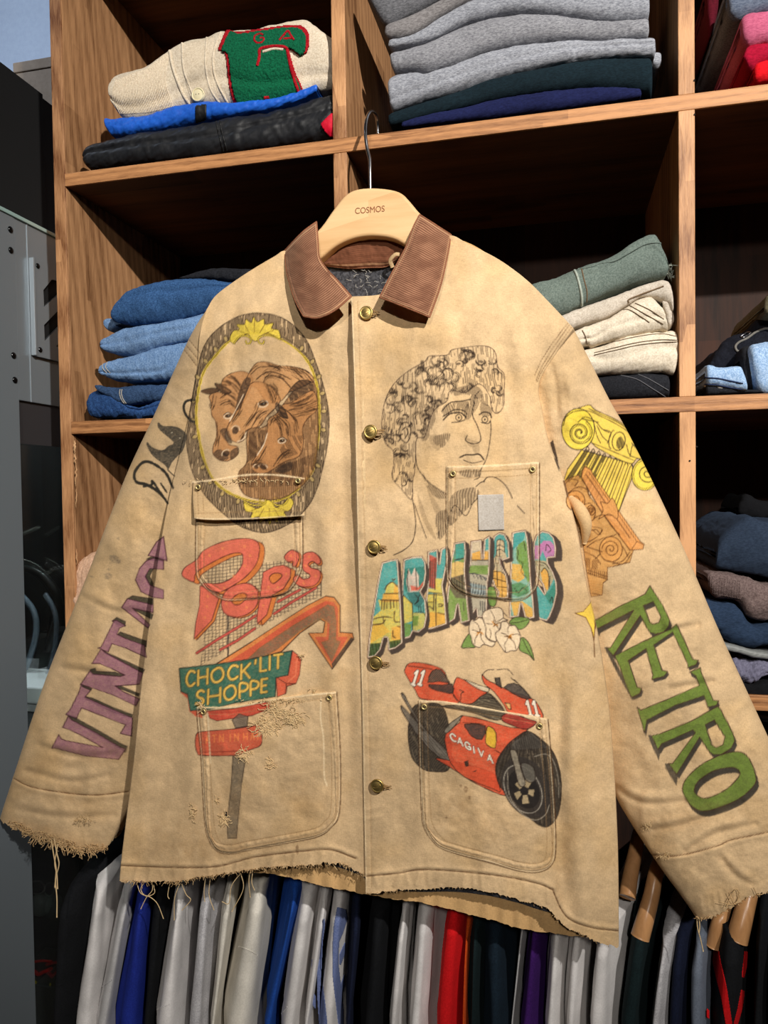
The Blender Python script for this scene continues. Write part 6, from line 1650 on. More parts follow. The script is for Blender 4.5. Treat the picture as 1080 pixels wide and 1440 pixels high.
vl_([(52, 1285), (93, 1207), (108, 1230), (130, 1240), (350, 1282), (240, 1220), (160, 1180), (115, 1165), (148, 1100), (165, 1120), (300, 1190), (450, 1280), (480, 1290), (440, 1350), (250, 1330), (130, 1300), (75, 1285)], [[(150, 1098), (175, 1100), (320, 1180), (460, 1262), (490, 1275), (480, 1310), (450, 1290), (300, 1200), (180, 1130)]])
vl_([(133, 1090), (160, 1060), (215, 950), (220, 915), (250, 935), (282, 945), (245, 990), (360, 1040), (520, 1110), (515, 1215), (450, 1200), (480, 1150), (350, 1100), (225, 1052), (195, 1112)], [[(245, 985), (290, 995), (400, 1045), (520, 1090), (520, 1115), (400, 1075), (250, 1003)], [(135, 1085), (200, 1108), (195, 1118), (150, 1100)]])
vl_([(220, 915), (275, 835), (290, 855), (450, 870), (475, 862), (400, 825), (330, 795), (285, 795), (338, 710), (360, 730), (470, 790), (580, 850), (560, 915), (420, 925), (470, 960), (560, 1000), (540, 1040), (400, 975), (270, 930)], [[(275, 830), (305, 822), (310, 840), (420, 845), (475, 862), (440, 870), (290, 860)], [(340, 712), (380, 735), (470, 775), (590, 830), (580, 852), (470, 795), (360, 735)], [(415, 925), (450, 925), (560, 970), (556, 985)], [(220, 912), (285, 942), (278, 950), (230, 930)]])
vl_([(320, 705), (338, 700), (410, 555), (402, 548), (430, 545), (480, 575), (445, 590), (430, 625), (480, 650), (590, 690), (600, 760), (480, 705), (400, 680), (380, 728)], [[(402, 548), (430, 527), (480, 552), (478, 580), (440, 575)], [(430, 630), (450, 612), (600, 665), (600, 700)]])
vl_([(457, 470), (490, 420), (640, 455), (640, 500), (520, 475), (620, 570), (610, 590)], [[(490, 420), (520, 402), (640, 420), (640, 458)], [(515, 475), (560, 480), (640, 510), (630, 540)]])
vl_([(640, 185), (600, 200), (560, 245), (537, 310), (570, 380), (640, 412), (700, 420), (700, 370), (620, 340), (595, 290), (620, 245), (700, 250), (700, 200)], [[(600, 190), (625, 178), (700, 180), (700, 205), (640, 200)], [(590, 290), (625, 240), (640, 250), (620, 290), (640, 330), (640, 350), (610, 330)]])
vl_([(610, 170), (660, 90), (700, 60), (720, 200), (640, 175)])
# grey blots
for (a, b_, rx, ry) in ((412, 188, 28, 22), (435, 205, 18, 12), (380, 290, 24, 18), (383, 252, 8, 7), (437, 70, 8, 7), (395, 212, 6, 5), (285, 292, 12, 4)):
    c0 = T9([(a, b_)])[0]
    fill(ell(*c0, rx / 4.1, ry / 4.1, 20) + RNG.uniform(-1.1, 1.1, (60, 2)), (124, 108, 90), .7, .8)


# ---- 9 black brush figure on the left sleeve ---------------------------------------------
def T10(p): return sc(p, 200, 540, 6.55)


bk = cr(T10([(140, 365), (155, 355), (190, 385), (260, 385), (330, 400), (380, 430), (410, 470), (400, 540), (370, 620), (320, 670), (270, 730), (240, 790), (225, 770), (200, 740), (130, 690), (80, 640), (40, 560), (48, 535), (90, 580), (150, 605), (200, 605), (240, 570), (290, 545), (250, 500), (190, 450), (150, 410)]), 3, True)
fill(bk, (54, 50, 44), .93, .3)
stroke(cr(T10([(480, 150), (430, 150), (395, 170), (382, 220), (400, 280), (440, 330), (480, 350)]), 8), 3.0, (46, 42, 36), .93)
stroke(cr(T10([(235, 790), (270, 825), (300, 850)]), 5), 1.4, (46, 42, 36), .9)
stroke(cr(sc([(548, 250), (520, 215), (480, 190), (445, 180), (440, 150), (465, 118), (495, 118), (540, 150), (565, 200)], 0, 600, 2.323), 8), 3.6, (46, 42, 36), .93)
stroke(cr(sc([(470, 195), (495, 190), (498, 178), (520, 210), (545, 245)], 0, 600, 2.323), 6), 3.0, (46, 42, 36), .93)
stroke(cr(sc([(525, 185), (545, 215)], 0, 600, 2.323), 6), 2.4, (46, 42, 36), .93)
for (a, b_) in ((273, 448), (347, 498)): fill(ell(*T10([(a, b_)])[0], 1.1, .7), (214, 200, 170), .9)

# ---- wear: grime along hems, faded ridges, small dark spots -------------------------------
def smear(cx_, cy_, rx, ry, color, a, rot=0):
    b_ = _bb([ell(cx_, cy_, max(rx, ry) * 2.2, max(rx, ry) * 2.2)]); x0, x1, y0, y1 = b_
    X = xx[y0:y1, x0:x1] - cx_; Y = yy[y0:y1, x0:x1] - cy_
    c, s = math.cos(math.radians(rot)), math.sin(math.radians(rot))
    d = ((X * c + Y * s) / rx) ** 2 + ((-X * s + Y * c) / ry) ** 2
    n = .6 + .6 * fbm(xx[y0:y1, x0:x1] / 11, yy[y0:y1, x0:x1] / 11, 301, 3)
    put(b_, np.exp(-d) * np.clip(n, 0, 1), color, a)


for q in ((60, 1080, 60, 16, -25), (50, 1165, 60, 10, 12), (110, 1120, 60, 22, 0), (150, 1060, 50, 18, 0), (880, 1000, 30, 60, 0), (900, 1080, 50, 24, 20), (960, 1150, 70, 20, -15), (340, 1190, 110, 20, -5), (250, 1190, 60, 50, 0), (330, 1130, 30, 50, 0), (430, 1120, 50, 40, 10), (640, 1120, 30, 50, 30), (690, 1160, 50, 30, 20), (300, 760, 40, 14, 0), (850, 860, 60, 20, 20), (640, 1000, 60, 10, 0), (470, 900, 20, 100, 0), (800, 1180, 14, 80, 10)):
    smear(q[0], q[1], q[2], q[3], (150, 116, 76), .34, q[4])
for q in ((655, 1110, 3, 5), (660, 1122, 2, 3), (628, 1150, 1.5, 1.5), (648, 1105, 2, 2), (418, 1195, 2.2, 7), (390, 1000, 2, 2), (910, 900, 3, 1)):
    fill(ell(q[0], q[1], q[2], q[3]) + RNG.uniform(-.5, .5, (60, 2)), (110, 84, 58), .7, .6)
smear(720, 700, 26, 30, (206, 182, 150), .25)
# seams and worn edges of the coat, in its dye (thread, faded folds, painted shadow lines round the pockets) and in its relief
HB = np.zeros((CH, CW), np.float32)                 # relief of the body fronts, metres
hy, hx = np.mgrid[0:CH, 0:CW].astype(np.float32)
THRD, PALE = (146, 112, 74), (236, 212, 172)


def relief(H, pts, w, h, sharp=2.0, taper=None):
    taper = (w > 5) if taper is None else taper
    """a ridge (h>0) or groove (h<0) along a polyline; w = half width in photo pixels"""
    p = np.asarray(pts, float)
    x0 = max(int(p[:, 0].min() - 3.2 * w), 0); x1 = min(int(p[:, 0].max() + 3.2 * w) + 1, CW)
    y0 = max(int(p[:, 1].min() - 3.2 * w), 0); y1 = min(int(p[:, 1].max() + 3.2 * w) + 1, CH)
    X = hx[y0:y1, x0:x1]; Y = hy[y0:y1, x0:x1]; D = np.full(X.shape, 1e9, np.float32); Wt = np.ones(X.shape, np.float32); n_s = len(p) - 1
    for k in range(len(p) - 1):
        d = p[k + 1] - p[k]; L2 = float(d @ d) + 1e-9
        t = np.clip(((X - p[k][0]) * d[0] + (Y - p[k][1]) * d[1]) / L2, 0, 1)
        Dk = np.hypot(X - p[k][0] - t * d[0], Y - p[k][1] - t * d[1]); m_ = Dk < D
        D = np.where(m_, Dk, D); q_ = (k + t) / n_s
        if taper: Wt = np.where(m_, np.clip(np.sin(np.pi * np.clip(q_, 0, 1)) * 1.6, 0, 1), Wt)
    H[y0:y1, x0:x1] += h * Wt * np.exp(-(D / w) ** sharp)


def stitch(pts, H=None, dash=(3.0, 1.6), w=.9, color=THRD, a=.75, g=-.0005, pucker=0.0):
    p = resample(pts, max(int(np.linalg.norm(np.diff(np.asarray(pts, float), axis=0), axis=1).sum() / .8), 4))
    n = len(p); on = int(dash[0] / .8); off = max(int(dash[1] / .8), 1)
    for i in range(0, n - on, on + off): stroke(p[i:i + on + 1][::max(on, 1)], w, color, a, vary=0)
    if H is not None: relief(H, p[::6], 1.3, g)


def cseam(pts, n=8): return cr(pts, n)


def offset_in(p, d):
    p = np.asarray(p, float); t = np.gradient(p, axis=0); t /= np.linalg.norm(t, axis=1)[:, None] + 1e-9
    return p + np.stack([-t[:, 1], t[:, 0]], 1) * d


# fronts: placket, hems, armhole
stitch(cseam([(503, 424), (507, 560), (511, 700), (515, 860), (519, 1000), (521, 1120), (523, 1250)]), HB, g=-.0006)
stroke(cseam([(494.5, 420), (499, 560), (502, 700), (506, 860), (510, 1000), (512, 1120), (514.5, 1254)]), 2.2, PALE, .7)
hemL = cseam([(170, 1217), (250, 1220), (300, 1219), (325, 1214), (360, 1205), (425, 1197), (465, 1195), (500, 1207)])
hemR = cseam([(516, 1232), (560, 1228), (590, 1223), (640, 1225), (705, 1232), (755, 1242), (777, 1251)])
hemR2 = cseam([(777, 1251), (790, 1280), (805, 1295), (835, 1305), (870, 1309)])
for q in (hemL, hemR, hemR2):
    stroke(q, 1.5, (88, 58, 34), .85); relief(HB, q, 1.8, -.0014); relief(HB, offset_in(q, -3), 4, .0012)
for q in ([(798.5, 454), (776, 484), (760, 510), (752, 528)], [(801, 457), (779, 487), (762, 516), (754, 535)], [(804, 460), (778, 497), (762, 522), (754, 540)]):
    stitch(cseam(q), HB, g=-.0005, color=(84, 58, 36), a=.85)
# long folds and hollows of the hanging cloth
relief(HB, [(476, 470), (484, 700), (488, 950), (492, 1180)], 12, -.0045)
relief(HB, [(452, 520), (462, 800), (470, 1150)], 16, .0035)
relief(HB, [(792, 900), (784, 1080), (786, 1180), (798, 1300)], 12, -.0055)
relief(HB, [(812, 880), (812, 1100), (812, 1200), (830, 1310)], 20, .005)
relief(HB, [(725, 420), (740, 560), (742, 650)], 16, .004)
relief(HB, [(700, 430), (712, 560), (700, 650)], 13, -.003)
relief(HB, [(650, 390), (640, 470), (600, 520)], 18, -.0035)
relief(HB, [(440, 455), (455, 500), (450, 560)], 14, -.004)
relief(HB, [(300, 500), (250, 700), (215, 900), (195, 1100)], 14, .003)
relief(HB, [(330, 440), (390, 470)], 16, .003)
relief(HB, [(560, 840), (600, 960), (560, 980)], 16, -.002)
relief(HB, [(250, 900), (240, 1060), (215, 1180)], 18, -.003)
relief(HB, [(460, 760), (430, 860), (470, 930)], 12, .002)
for x in range(195, 500, 17):
    yb_ = np.interp(x, [170, 250, 325, 425, 500], [1228, 1230, 1222, 1208, 1212])
    relief(HB, [(x + RNG.uniform(-4, 4), yb_ - 7), (x + RNG.uniform(-7, 3), yb_ + 7)], 3.2, .0012 * RNG.uniform(.4, 1.2))
for x in range(530, 780, 15):
    yb_ = np.interp(x, [520, 590, 640, 705, 777], [1238, 1235, 1236, 1242, 1262])
    relief(HB, [(x + RNG.uniform(-4, 4), yb_ - 6), (x + RNG.uniform(-6, 2), yb_ + 8)], 3.2, .0014 * RNG.uniform(.3, 1.2))
for y in range(450, 1240, 13):
    xe = np.interp(y, [424, 700, 1000, 1250], [500, 507, 515, 519])
    relief(HB, [(xe, y), (xe + RNG.uniform(6, 22), y + RNG.uniform(-5, 5))], 3.0, .0006 * RNG.uniform(-.6, 1.1))
HB += (fbm(hx / 75, hy / 170, 401, 3) * .008 + fbm(hx / 26 + hy / 90, hy / 38, 405, 3) * .0019 + fbm(hx / 7, hy / 7, 409, 3) * .00028).astype(np.float32)

# pocket outlines (clockwise from the top left) in photo pixels
PK1 = [(277, 728), (277, 800), (283, 818), (300, 834), (318, 843), (347, 842), (385, 838), (405, 831), (418, 812), (424, 790), (424, 726)]
PK2T = [(629, 657), (690, 655), (757, 651)]
PK2 = [(629, 657), (629, 759), (630, 813), (642, 827), (661, 837), (694, 841), (728, 844), (747, 833), (756, 813), (757, 747), (757, 651)]
PK3 = [(278, 996), (280, 1025), (284, 1062), (289, 1150), (295, 1180), (307, 1196), (327, 1199), (350, 1194), (405, 1184), (447, 1175), (465, 1162), (476, 1140), (477, 1060), (472, 974)]
PK4 = [(590, 986), (591, 1054), (594.5, 1139), (598, 1163), (610, 1182), (629, 1195), (694, 1213), (733, 1224), (757, 1225), (774, 1216), (780, 1194), (778, 1127), (772, 1045), (769, 1012)]


def pocket_seams_shade(PK, d1=3, d2=11, sgn=-1, dark=.75):
    p = resample(cr(PK, 6), 130)
    stroke(p, 1.4, PALE, .5); stroke(offset_in(p, -sgn * 1.6), 1.5, (78, 52, 30), .9)  # pale worn edge; dark line outside it paints the shadow gap round the pocket
    stitch(offset_in(p, sgn * d1)); stitch(offset_in(p, sgn * d2))


pocket_seams_shade(PK1, 2.5, 10); pocket_seams_shade(PK2, 2.5, 11); pocket_seams_shade(PK3, 3, 11); pocket_seams_shade(PK4, 3, 11)
for q in ([(629, 664), (690, 662), (757, 658)], [(629, 673), (690, 671), (757, 667)], [(280, 1004), (330, 1004), (385, 994), (447, 984), (472, 982)], [(590, 993), (629, 996), (706, 1009), (769, 1020)]): stitch(cseam(q))
for q in ([(629, 657), (690, 655), (757, 651)], [(278, 995), (330, 994), (385, 984), (447, 976), (472, 974)], [(590, 986), (629, 988), (706, 1001), (769, 1012)], [(271, 678), (300, 675), (346, 668), (390, 668), (428, 673)]): stroke(cseam(q), 2.2, PALE, .8)
stroke([(272, 729), (300, 730), (360, 729), (428, 725)], 1.8, PALE, .7)
stitch([(274, 722), (425, 718)]); stitch([(278, 684), (279, 724)]); stitch([(286, 684), (286, 724)]); stitch([(272, 690), (340, 683), (420, 682)], a=.4)
# drawcord like loose double threads on the lower left pocket
for q in ([(292, 1002), (294, 1035), (296, 1073)], [(451.5, 980), (451, 1010), (455, 1040), (456, 1090), (460, 1105)]):
    stroke(cseam(q), 2.0, PALE, .6)
# cuffs
HL = np.zeros((CH, CW), np.float32); HR = np.zeros((CH, CW), np.float32)
cL = cseam([(17, 1093), (43, 1106), (86, 1114), (133, 1118), (180, 1113)])
cR = cseam([(915, 1202), (945, 1204), (974, 1199), (1010, 1189), (1029, 1181), (1080, 1170), (1160, 1150)])
for q, H in ((cL, HL), (cR, HR)):
    stroke(q, 1.4, (88, 58, 34), .85); relief(H, q, 1.8, -.0014); relief(H, offset_in(q, 4), 4, .001)
for q in ([(260.5, 484), (280, 507)], [(266, 478), (284, 500)], [(257, 489), (276, 514)]): stitch(q, HL, color=(84, 58, 36), a=.85)
relief(HR, [(774, 506), (782, 548), (784, 600)], 5.5, -.0032, taper=True); relief(HR, [(763, 545), (768, 600), (775, 640)], 7, -.002); relief(HR, [(795, 515), (805, 560), (800, 620)], 9, .004)
relief(HR, [(815, 725), (824, 735), (827, 748)], 5, .006); relief(HR, [(815, 750), (826, 744)], 2.0, -.004)
for q in ([(870, 1100), (905, 1120), (960, 1118)], [(900, 1160), (960, 1150), (1040, 1120)], [(960, 1190), (1000, 1165), (1060, 1150)], [(1020, 1200), (1040, 1225), (1060, 1235)], [(930, 880), (980, 870)], [(940, 960), (1000, 950)]):
    relief(HR, cseam(q), 7, .0022); relief(HR, offset_in(cseam(q), 9), 5, -.0022)
for q in ([(60, 1040), (110, 1055), (160, 1052)], [(40, 1075), (100, 1090), (150, 1082)], [(30, 1130), (90, 1140), (160, 1138)], [(120, 830), (160, 850), (200, 850)], [(90, 930), (150, 940)]):
    relief(HL, cseam(q), 7, .0018); relief(HL, offset_in(cseam(q), 9), 5, -.0018)
for H, sd in ((HL, 431), (HR, 441)):
    H += (fbm(hx / 60, hy / 110, sd, 3) * .0065 + fbm(hx / 24, hy / 20, sd + 3, 3) * .0016 + fbm(hx / 7, hy / 7, sd + 6, 3) * .00028).astype(np.float32)
for x in range(-4, 4): pass
for k in range(16):
    x = 20 + k * 9; relief(HL, [(x, 1150 + x * .2), (x + RNG.uniform(-3, 3), 1170 + x * .16)], 2.6, .001 * RNG.uniform(-.5, 1))
    x = 985 + k * 9; relief(HR, [(x, 1262 - (x - 985) * .3), (x + 4, 1285 - (x - 985) * .36)], 2.6, .001 * RNG.uniform(-.5, 1))


def hsample(H, px, py):
    u = np.clip(px, 0, CW - 1.001); v = np.clip(py, 0, CH - 1.001)
    i = u.astype(int); j = v.astype(int); fu = u - i; fv = v - j
    i2 = np.minimum(i + 1, CW - 1); j2 = np.minimum(j + 1, CH - 1)
    return (H[j, i] * (1 - fu) + H[j, i2] * fu) * (1 - fv) + (H[j2, i] * (1 - fu) + H[j2, i2] * fu) * fv
cvs = np.clip(cvs, 0, 1)
# average pairs of samples and keep linear light at photo resolution x2
cvl = lin(cvs.astype(np.float64) * .9999).astype(np.float32)
cvl = (cvl + np.roll(cvl, 1, 0) + np.roll(cvl, 1, 1) + np.roll(np.roll(cvl, 1, 0), 1, 1)) / 4


def ink_at(px, py):
    u = np.clip(px * S_, 0, CW * S_ - 2.001); v = np.clip(py * S_, 0, CH * S_ - 2.001)
    i = u.astype(int); j = v.astype(int); fu = (u - i)[..., None]; fv = (v - j)[..., None]
    return (cvl[j, i] * (1 - fu) + cvl[j, i + 1] * fu) * (1 - fv) + (cvl[j + 1, i] * (1 - fu) + cvl[j + 1, i + 1] * fu) * fv
# ================================================================== the tan canvas jacket
CAN = vc_cloth('tan_duck_canvas', amp=.12, bump=.45)
CORDM = vc_cloth('brown_corduroy', scale=1400, bump=.2, dist=.0003, stretch=(1, 1, 1), amp=.1)
jk = empty('canvas_jacket', P(515, 1250, -.07))
tag(jk, 'tan canvas chore jacket with brown corduroy collar, hand drawn all over, frayed hems, hanging on the wooden hanger', 'jacket')
jk['label'] = 'tan canvas work jacket covered in drawings, with brown corduroy collar and frayed hems'


def coons(top, bot, left, right, nu, nv):
    """px grid (nu,nv,2) from four boundary curves; u runs left->right, v runs top->bottom"""
    top, bot = resample(top, nu), resample(bot, nu); left, right = resample(left, nv), resample(right, nv)
    u = np.linspace(0, 1, nu)[:, None, None]; v = np.linspace(0, 1, nv)[None, :, None]
    top[0] = left[0]; top[-1] = right[0]; bot[0] = left[-1]; bot[-1] = right[-1]
    return (1 - v) * top[:, None] + v * bot[:, None] + (1 - u) * left[None] + u * right[None] - ((1 - u) * (1 - v) * left[0] + u * (1 - v) * right[0] + (1 - u) * v * left[-1] + u * v * right[-1])


LFT = cr([(290, 436), (281, 470), (277, 520), (268, 575), (255, 630), (240, 690), (229, 745), (219, 810), (208, 890), (198, 970), (189, 1060), (179, 1140), (171, 1205), (168, 1238)], 6)
RGT = cr([(806, 461), (779, 500), (757, 540), (762, 580), (770, 620), (782, 650), (792, 675), (799, 704), (810, 745), (818, 790), (826, 832), (838, 885), (846, 930), (856, 1000), (862, 1070), (866, 1140), (869, 1220), (870, 1331)], 6)


def bodyY(px, py):
    L = np.interp(py, LFT[:, 1], LFT[:, 0]); R = np.interp(py, np.r_[350, RGT[6:, 1]], np.r_[800, RGT[6:, 0]])
    m = np.clip((px - L) / (R - L), 0, 1) * 2 - 1
    lo_ = np.clip((py - 520) / 260, 0, 1) * (m < 0)
    Y = -.112 + (.024 - .016 * lo_) * np.abs(m) ** 3.2
    t = np.clip((480 - py) / 150, 0, 1); Y = Y + .052 * t * t * (3 - 2 * t)
    Y = Y - .006 * np.clip((py - 1100) / 200, 0, 1)
    return Y


def sheet(name, G, Yg, mat, parent, col=None, H=None, wrap=None, Yback=-.032, inset=0.0, tops=True):
    """G px grid (nu,nv,2), Yg (nu,nv) depth; wrap = sides to roll back ('L','R','T','B')"""
    px, py = G[..., 0], G[..., 1]
    Y = Yg - (hsample(H, px, py) if H is not None else 0)
    V = PA(px, py, Y)
    C = ink_at(px, py) if col is None else np.broadcast_to(np.asarray(col, float), px.shape + (3,)).copy()
    wrap = wrap or ''
    for sd in wrap:
        k = 9; t = np.linspace(0, 1, k + 1)[1:]
        if sd in 'LR':
            e = V[:1] if sd == 'L' else V[-1:]; c = C[:1] if sd == 'L' else C[-1:]
            S = np.repeat(e, k, 0); D = (Yback - e[..., 1])
            S[..., 1] = e[..., 1] + D * t[:, None]
            S[..., 0] += (-1 if sd == 'L' else 1) * .0028 * np.sin(t * np.pi * .9)[:, None] - (-1 if sd == 'L' else 1) * inset * t[:, None] ** 2
            Cc = np.repeat(c, k, 0)
            if sd == 'L': V = np.concatenate([S[::-1], V], 0); C = np.concatenate([Cc, C], 0)
            else: V = np.concatenate([V, S], 0); C = np.concatenate([C, Cc], 0)
        else:
            e = V[:, :1] if sd == 'T' else V[:, -1:]; c = C[:, :1] if sd == 'T' else C[:, -1:]
            S = np.repeat(e, k, 1); D = (Yback - e[..., 1])
            S[..., 1] = e[..., 1] + D * t[None, :]
            S[..., 2] += (1 if sd == 'T' else -1) * .002 * np.sin(t * np.pi * .8)[None, :]
            Cc = np.repeat(c, k, 1)
            if sd == 'T': V = np.concatenate([S[:, ::-1], V], 1); C = np.concatenate([Cc, C], 1)
            else: V = np.concatenate([V, S], 1); C = np.concatenate([C, Cc], 1)
    nu, nv = V.shape[:2]
    return link(name, mesh_np(name, V.reshape(-1, 3), grid_faces(nu, nv, flip=True), col=C.reshape(-1, 3)), mat, parent)


def fray(G, amp=1.6, rows=14, seed=0, freq=2.6):
    nu, nv = G.shape[:2]
    s = np.arange(nu) * 1.25
    j = fbm(s / freq, s * 0 + seed, 500 + seed, 3) * amp * 1.6 + vnoise(s / 11, s * 0 + 3, 510 + seed) * amp * .7
    w_ = np.clip((np.arange(nv) - (nv - 1 - rows)) / rows, 0, 1) ** 1.5
    G[..., 1] += j[:, None] * w_[None]
    return G


STEP = 1.3
n_ = lambda L_: int(L_ / STEP)
# fronts
botL = cr([(168, 1238), (200, 1240), (245, 1240), (280, 1234), (320, 1228), (350, 1223), (400, 1218), (430, 1217), (462, 1214), (480, 1214), (500, 1224), (513, 1232)], 6)
GL = coons(cr([(290, 436), (305, 414), (345, 385), (385, 361), (402, 353), (425, 372), (450, 395), (480, 412), (504, 421)], 6), botL, LFT, cr([(504, 421), (509, 600), (514, 800), (518, 1000), (522, 1232)], 6), n_(335), n_(800))
GL = fray(GL, 2.0, 12, 1)
sheet('front_left', GL, bodyY(GL[..., 0], GL[..., 1]), CAN, jk, H=HB, wrap='LT', inset=.004)
botR = cr([(514.5, 1257), (545, 1254), (600, 1250), (640, 1248), (680, 1252), (740, 1268), (768, 1277), (783, 1292), (800, 1306), (815, 1312), (840, 1325), (870, 1333)], 6)
topR = cr([(494, 417), (534, 414), (560, 400), (590, 372), (615, 345), (634, 331), (660, 344), (700, 364), (740, 393), (775, 428), (806, 461)], 6)
GR_ = coons(topR, botR, cr([(494, 417), (499, 560), (502, 700), (506, 860), (510, 1000), (512, 1120), (514.5, 1257)], 6), RGT, n_(355), n_(880))
GR_ = fray(GR_, 1.5, 10, 2)
YR = bodyY(GR_[..., 0], GR_[..., 1]) - .0045 - .012 * np.exp(-((GR_[..., 0] - np.interp(GR_[..., 1], [417, 1257], [494, 514])) / 20) ** 2) * np.clip(1.25 - np.abs(GR_[..., 1] - 570) / 260, 0, 1)
fr_o = sheet('front_right', GR_, YR, CAN, jk, H=HB, wrap='TR', inset=.004)
# underside return of the placket edge (cloth thickness)
e = GR_[0]; Ye = YR[0] - hsample(HB, e[:, 0], e[:, 1])
E0 = PA(e[:, 0], e[:, 1], Ye); Es = np.stack([E0 + np.array([dx, dy, 0]) for dx, dy in ((0, 0), (-.0004, .0009), (-.0002, .0022), (.0016, .0030), (.010, .0034))], 0)
link('placket_fold', mesh_np('placket_fold', Es.reshape(-1, 3), grid_faces(5, Es.shape[1], flip=False), col=np.tile(lin((214, 184, 140)), (Es.shape[0] * Es.shape[1], 1))), CAN, jk)
# back: outside canvas and dark blanket lining
botB = cr([(172, 1232), (250, 1234), (360, 1227), (400, 1233), (430, 1240), (470, 1249), (515, 1258), (560, 1265), (600, 1271), (680, 1291), (740, 1307), (790, 1314), (868, 1322)], 6)
topB = cr([(292, 440), (345, 388), (400, 356), (450, 352), (520, 372), (580, 345), (634, 334), (700, 367), (804, 463)], 6)
L2 = LFT + np.array([2, 0]); R2 = np.array(RGT) - np.array([2, 0]); R2[-1] = (868, 1322)
GB = coons(topB, botB, cr([tuple(q) for q in L2[::8]] + [(172, 1232)], 4), cr([tuple(q) for q in R2[::8]] + [(868, 1322)], 4), 260, 300)
GB = fray(GB, 1.0, 4, 4)
rip = .0016 * np.sin(GB[..., 0] / 4.2 + 1.3 * np.sin(GB[..., 0] / 23)) * np.clip((GB[..., 1] - 1215) / 20, 0, 1)
backY = lambda px, py: -.031 - .056 * np.clip((py - 900) / 300, 0, 1) ** 2 * np.clip(1 - (np.abs(px - 560) / 330) ** 4, 0, 1)
sheet('back_panel', GB, backY(GB[..., 0], GB[..., 1]) + rip + .004 * fbm(GB[..., 0] / 60, GB[..., 1] / 60, 77, 2), CAN, jk, col=lin((204, 164, 112)))
LIN = fabric('charcoal_blanket', (84, 84, 88), (44, 44, 48), scale=260, bump=1.0, bumpd=.002, sheen=.5)
botN = cr([(176, 1215), (300, 1210), (400, 1214), (455, 1215), (500, 1228), (545, 1250), (590, 1254), (640, 1254), (690, 1260), (730, 1270), (780, 1284), (866, 1290)], 6)
L3 = L2 + np.array([3, 0]); R3 = R2 - np.array([3, 0])
GN = coons(topB + np.array([0, 3]), botN, cr([tuple(q) for q in L3[:-6:8]] + [(176, 1215)], 4), cr([tuple(q) for q in R3[:-6:8]] + [(866, 1290)], 4), 200, 220)
Vn = PA(GN[..., 0], GN[..., 1], backY(GN[..., 0], GN[..., 1]) - .0045 - .0015 * fbm(GN[..., 0] / 5, GN[..., 1] / 5, 78, 3))
link('blanket_lining', mesh_np('blanket_lining', Vn.reshape(-1, 3), grid_faces(*GN.shape[:2], flip=True)), LIN, jk)
# lint on the lining at the neck
lt = []
for k in range(26):
    a, b_ = random.uniform(486, 548), random.uniform(378, 412); ang = random.uniform(0, 6.3)
    q = [(a, b_)]
    for s in range(5): ang += random.uniform(-1, 1); q.append((q[-1][0] + 1.5 * math.cos(ang), q[-1][1] + 1.2 * math.sin(ang)))
    lt.append(cr([P(*p_, -.0395 - .0006 * math.sin(i_)) for i_, p_ in enumerate(q)], 3))
tubes('lint', lt, .00028, fabric('pale_lint', (190, 186, 178), scale=300), jk, 5)['kind'] = 'stuff'


# sleeves: closed soft tubes
def sleeve(name, top, bot, outer_, inner_, left_is_outer, H, Yc, R, seed, nu, nv):
    L_, R_ = (outer_, inner_) if left_is_outer else (inner_, outer_)
    G = coons(top, bot, L_, R_, nu, nv); G = fray(G, 2.2, 12, seed)
    u = np.linspace(0, 1, nu)[:, None]; v = np.linspace(0, 1, nv)[None]
    prof = np.sqrt(np.clip(1 - (2 * u - 1) ** 2, 0, 1)) ** .9
    Yf = np.interp(v, np.linspace(0, 1, len(Yc)), Yc) - np.interp(v, np.linspace(0, 1, len(R)), R) * prof
    o = sheet(name, G, Yf, CAN, jk, H=H)
    # far half
    s_ = slice(None, None, 4)
    G2 = G[s_, s_].copy(); Yb2 = (np.interp(v, np.linspace(0, 1, len(Yc)), Yc) + np.interp(v, np.linspace(0, 1, len(R)), R) * .55 * prof)[s_, s_]
    E_f = PA(G[..., 0], G[..., 1], Yf - hsample(H, G[..., 0], G[..., 1]))[s_, s_]
    Vb = PA(G2[..., 0], G2[..., 1], Yf[s_, s_]); Vb[..., 1] = Yb2
    Vb[0] = E_f[0]; Vb[-1] = E_f[-1]
    sc_ = Vb.copy()
    link('sleeve_back', mesh_np('sleeve_back', Vb.reshape(-1, 3), grid_faces(*G2.shape[:2]), col=np.tile(lin((190, 152, 104)), (G2.shape[0] * G2.shape[1], 1))), CAN, o)
    return o, G, Yf


topSL = cr([(289, 438), (296, 470), (300, 520)], 6)
botSL = cr([(0, 1150), (8, 1160), (40, 1172), (70, 1182), (105, 1193), (140, 1196), (152, 1190), (165, 1172)], 6)
outL = cr([(289, 438), (277, 456), (262, 484), (240, 532), (212, 594), (181, 660), (152, 732), (126, 800), (97, 872), (68, 945), (46, 1008), (22, 1082), (0, 1150)], 6)
innL = cr([(300, 520), (292, 600), (276, 700), (262, 800), (248, 900), (230, 1000), (205, 1090), (165, 1172)], 6)
sl_, GSL, YSL = sleeve('sleeve_left', topSL, botSL, outL, innL, True, HL, [-.052, -.044, -.034, -.027, -.025], [.034, .030, .026, .025, .025], 5, n_(175), n_(760))
topSR = cr([(752, 540), (764, 516), (782, 490), (806, 461)], 6)
botSR = cr([(979, 1290), (990, 1293), (1022, 1279), (1050, 1262), (1080, 1254), (1120, 1236), (1162, 1214)], 6)
outR = cr([(806, 461), (830, 508), (857, 562), (882, 606), (920, 682), (950, 746), (975, 802), (1010, 884), (1045, 960), (1080, 1036), (1120, 1124), (1162, 1214)], 6)
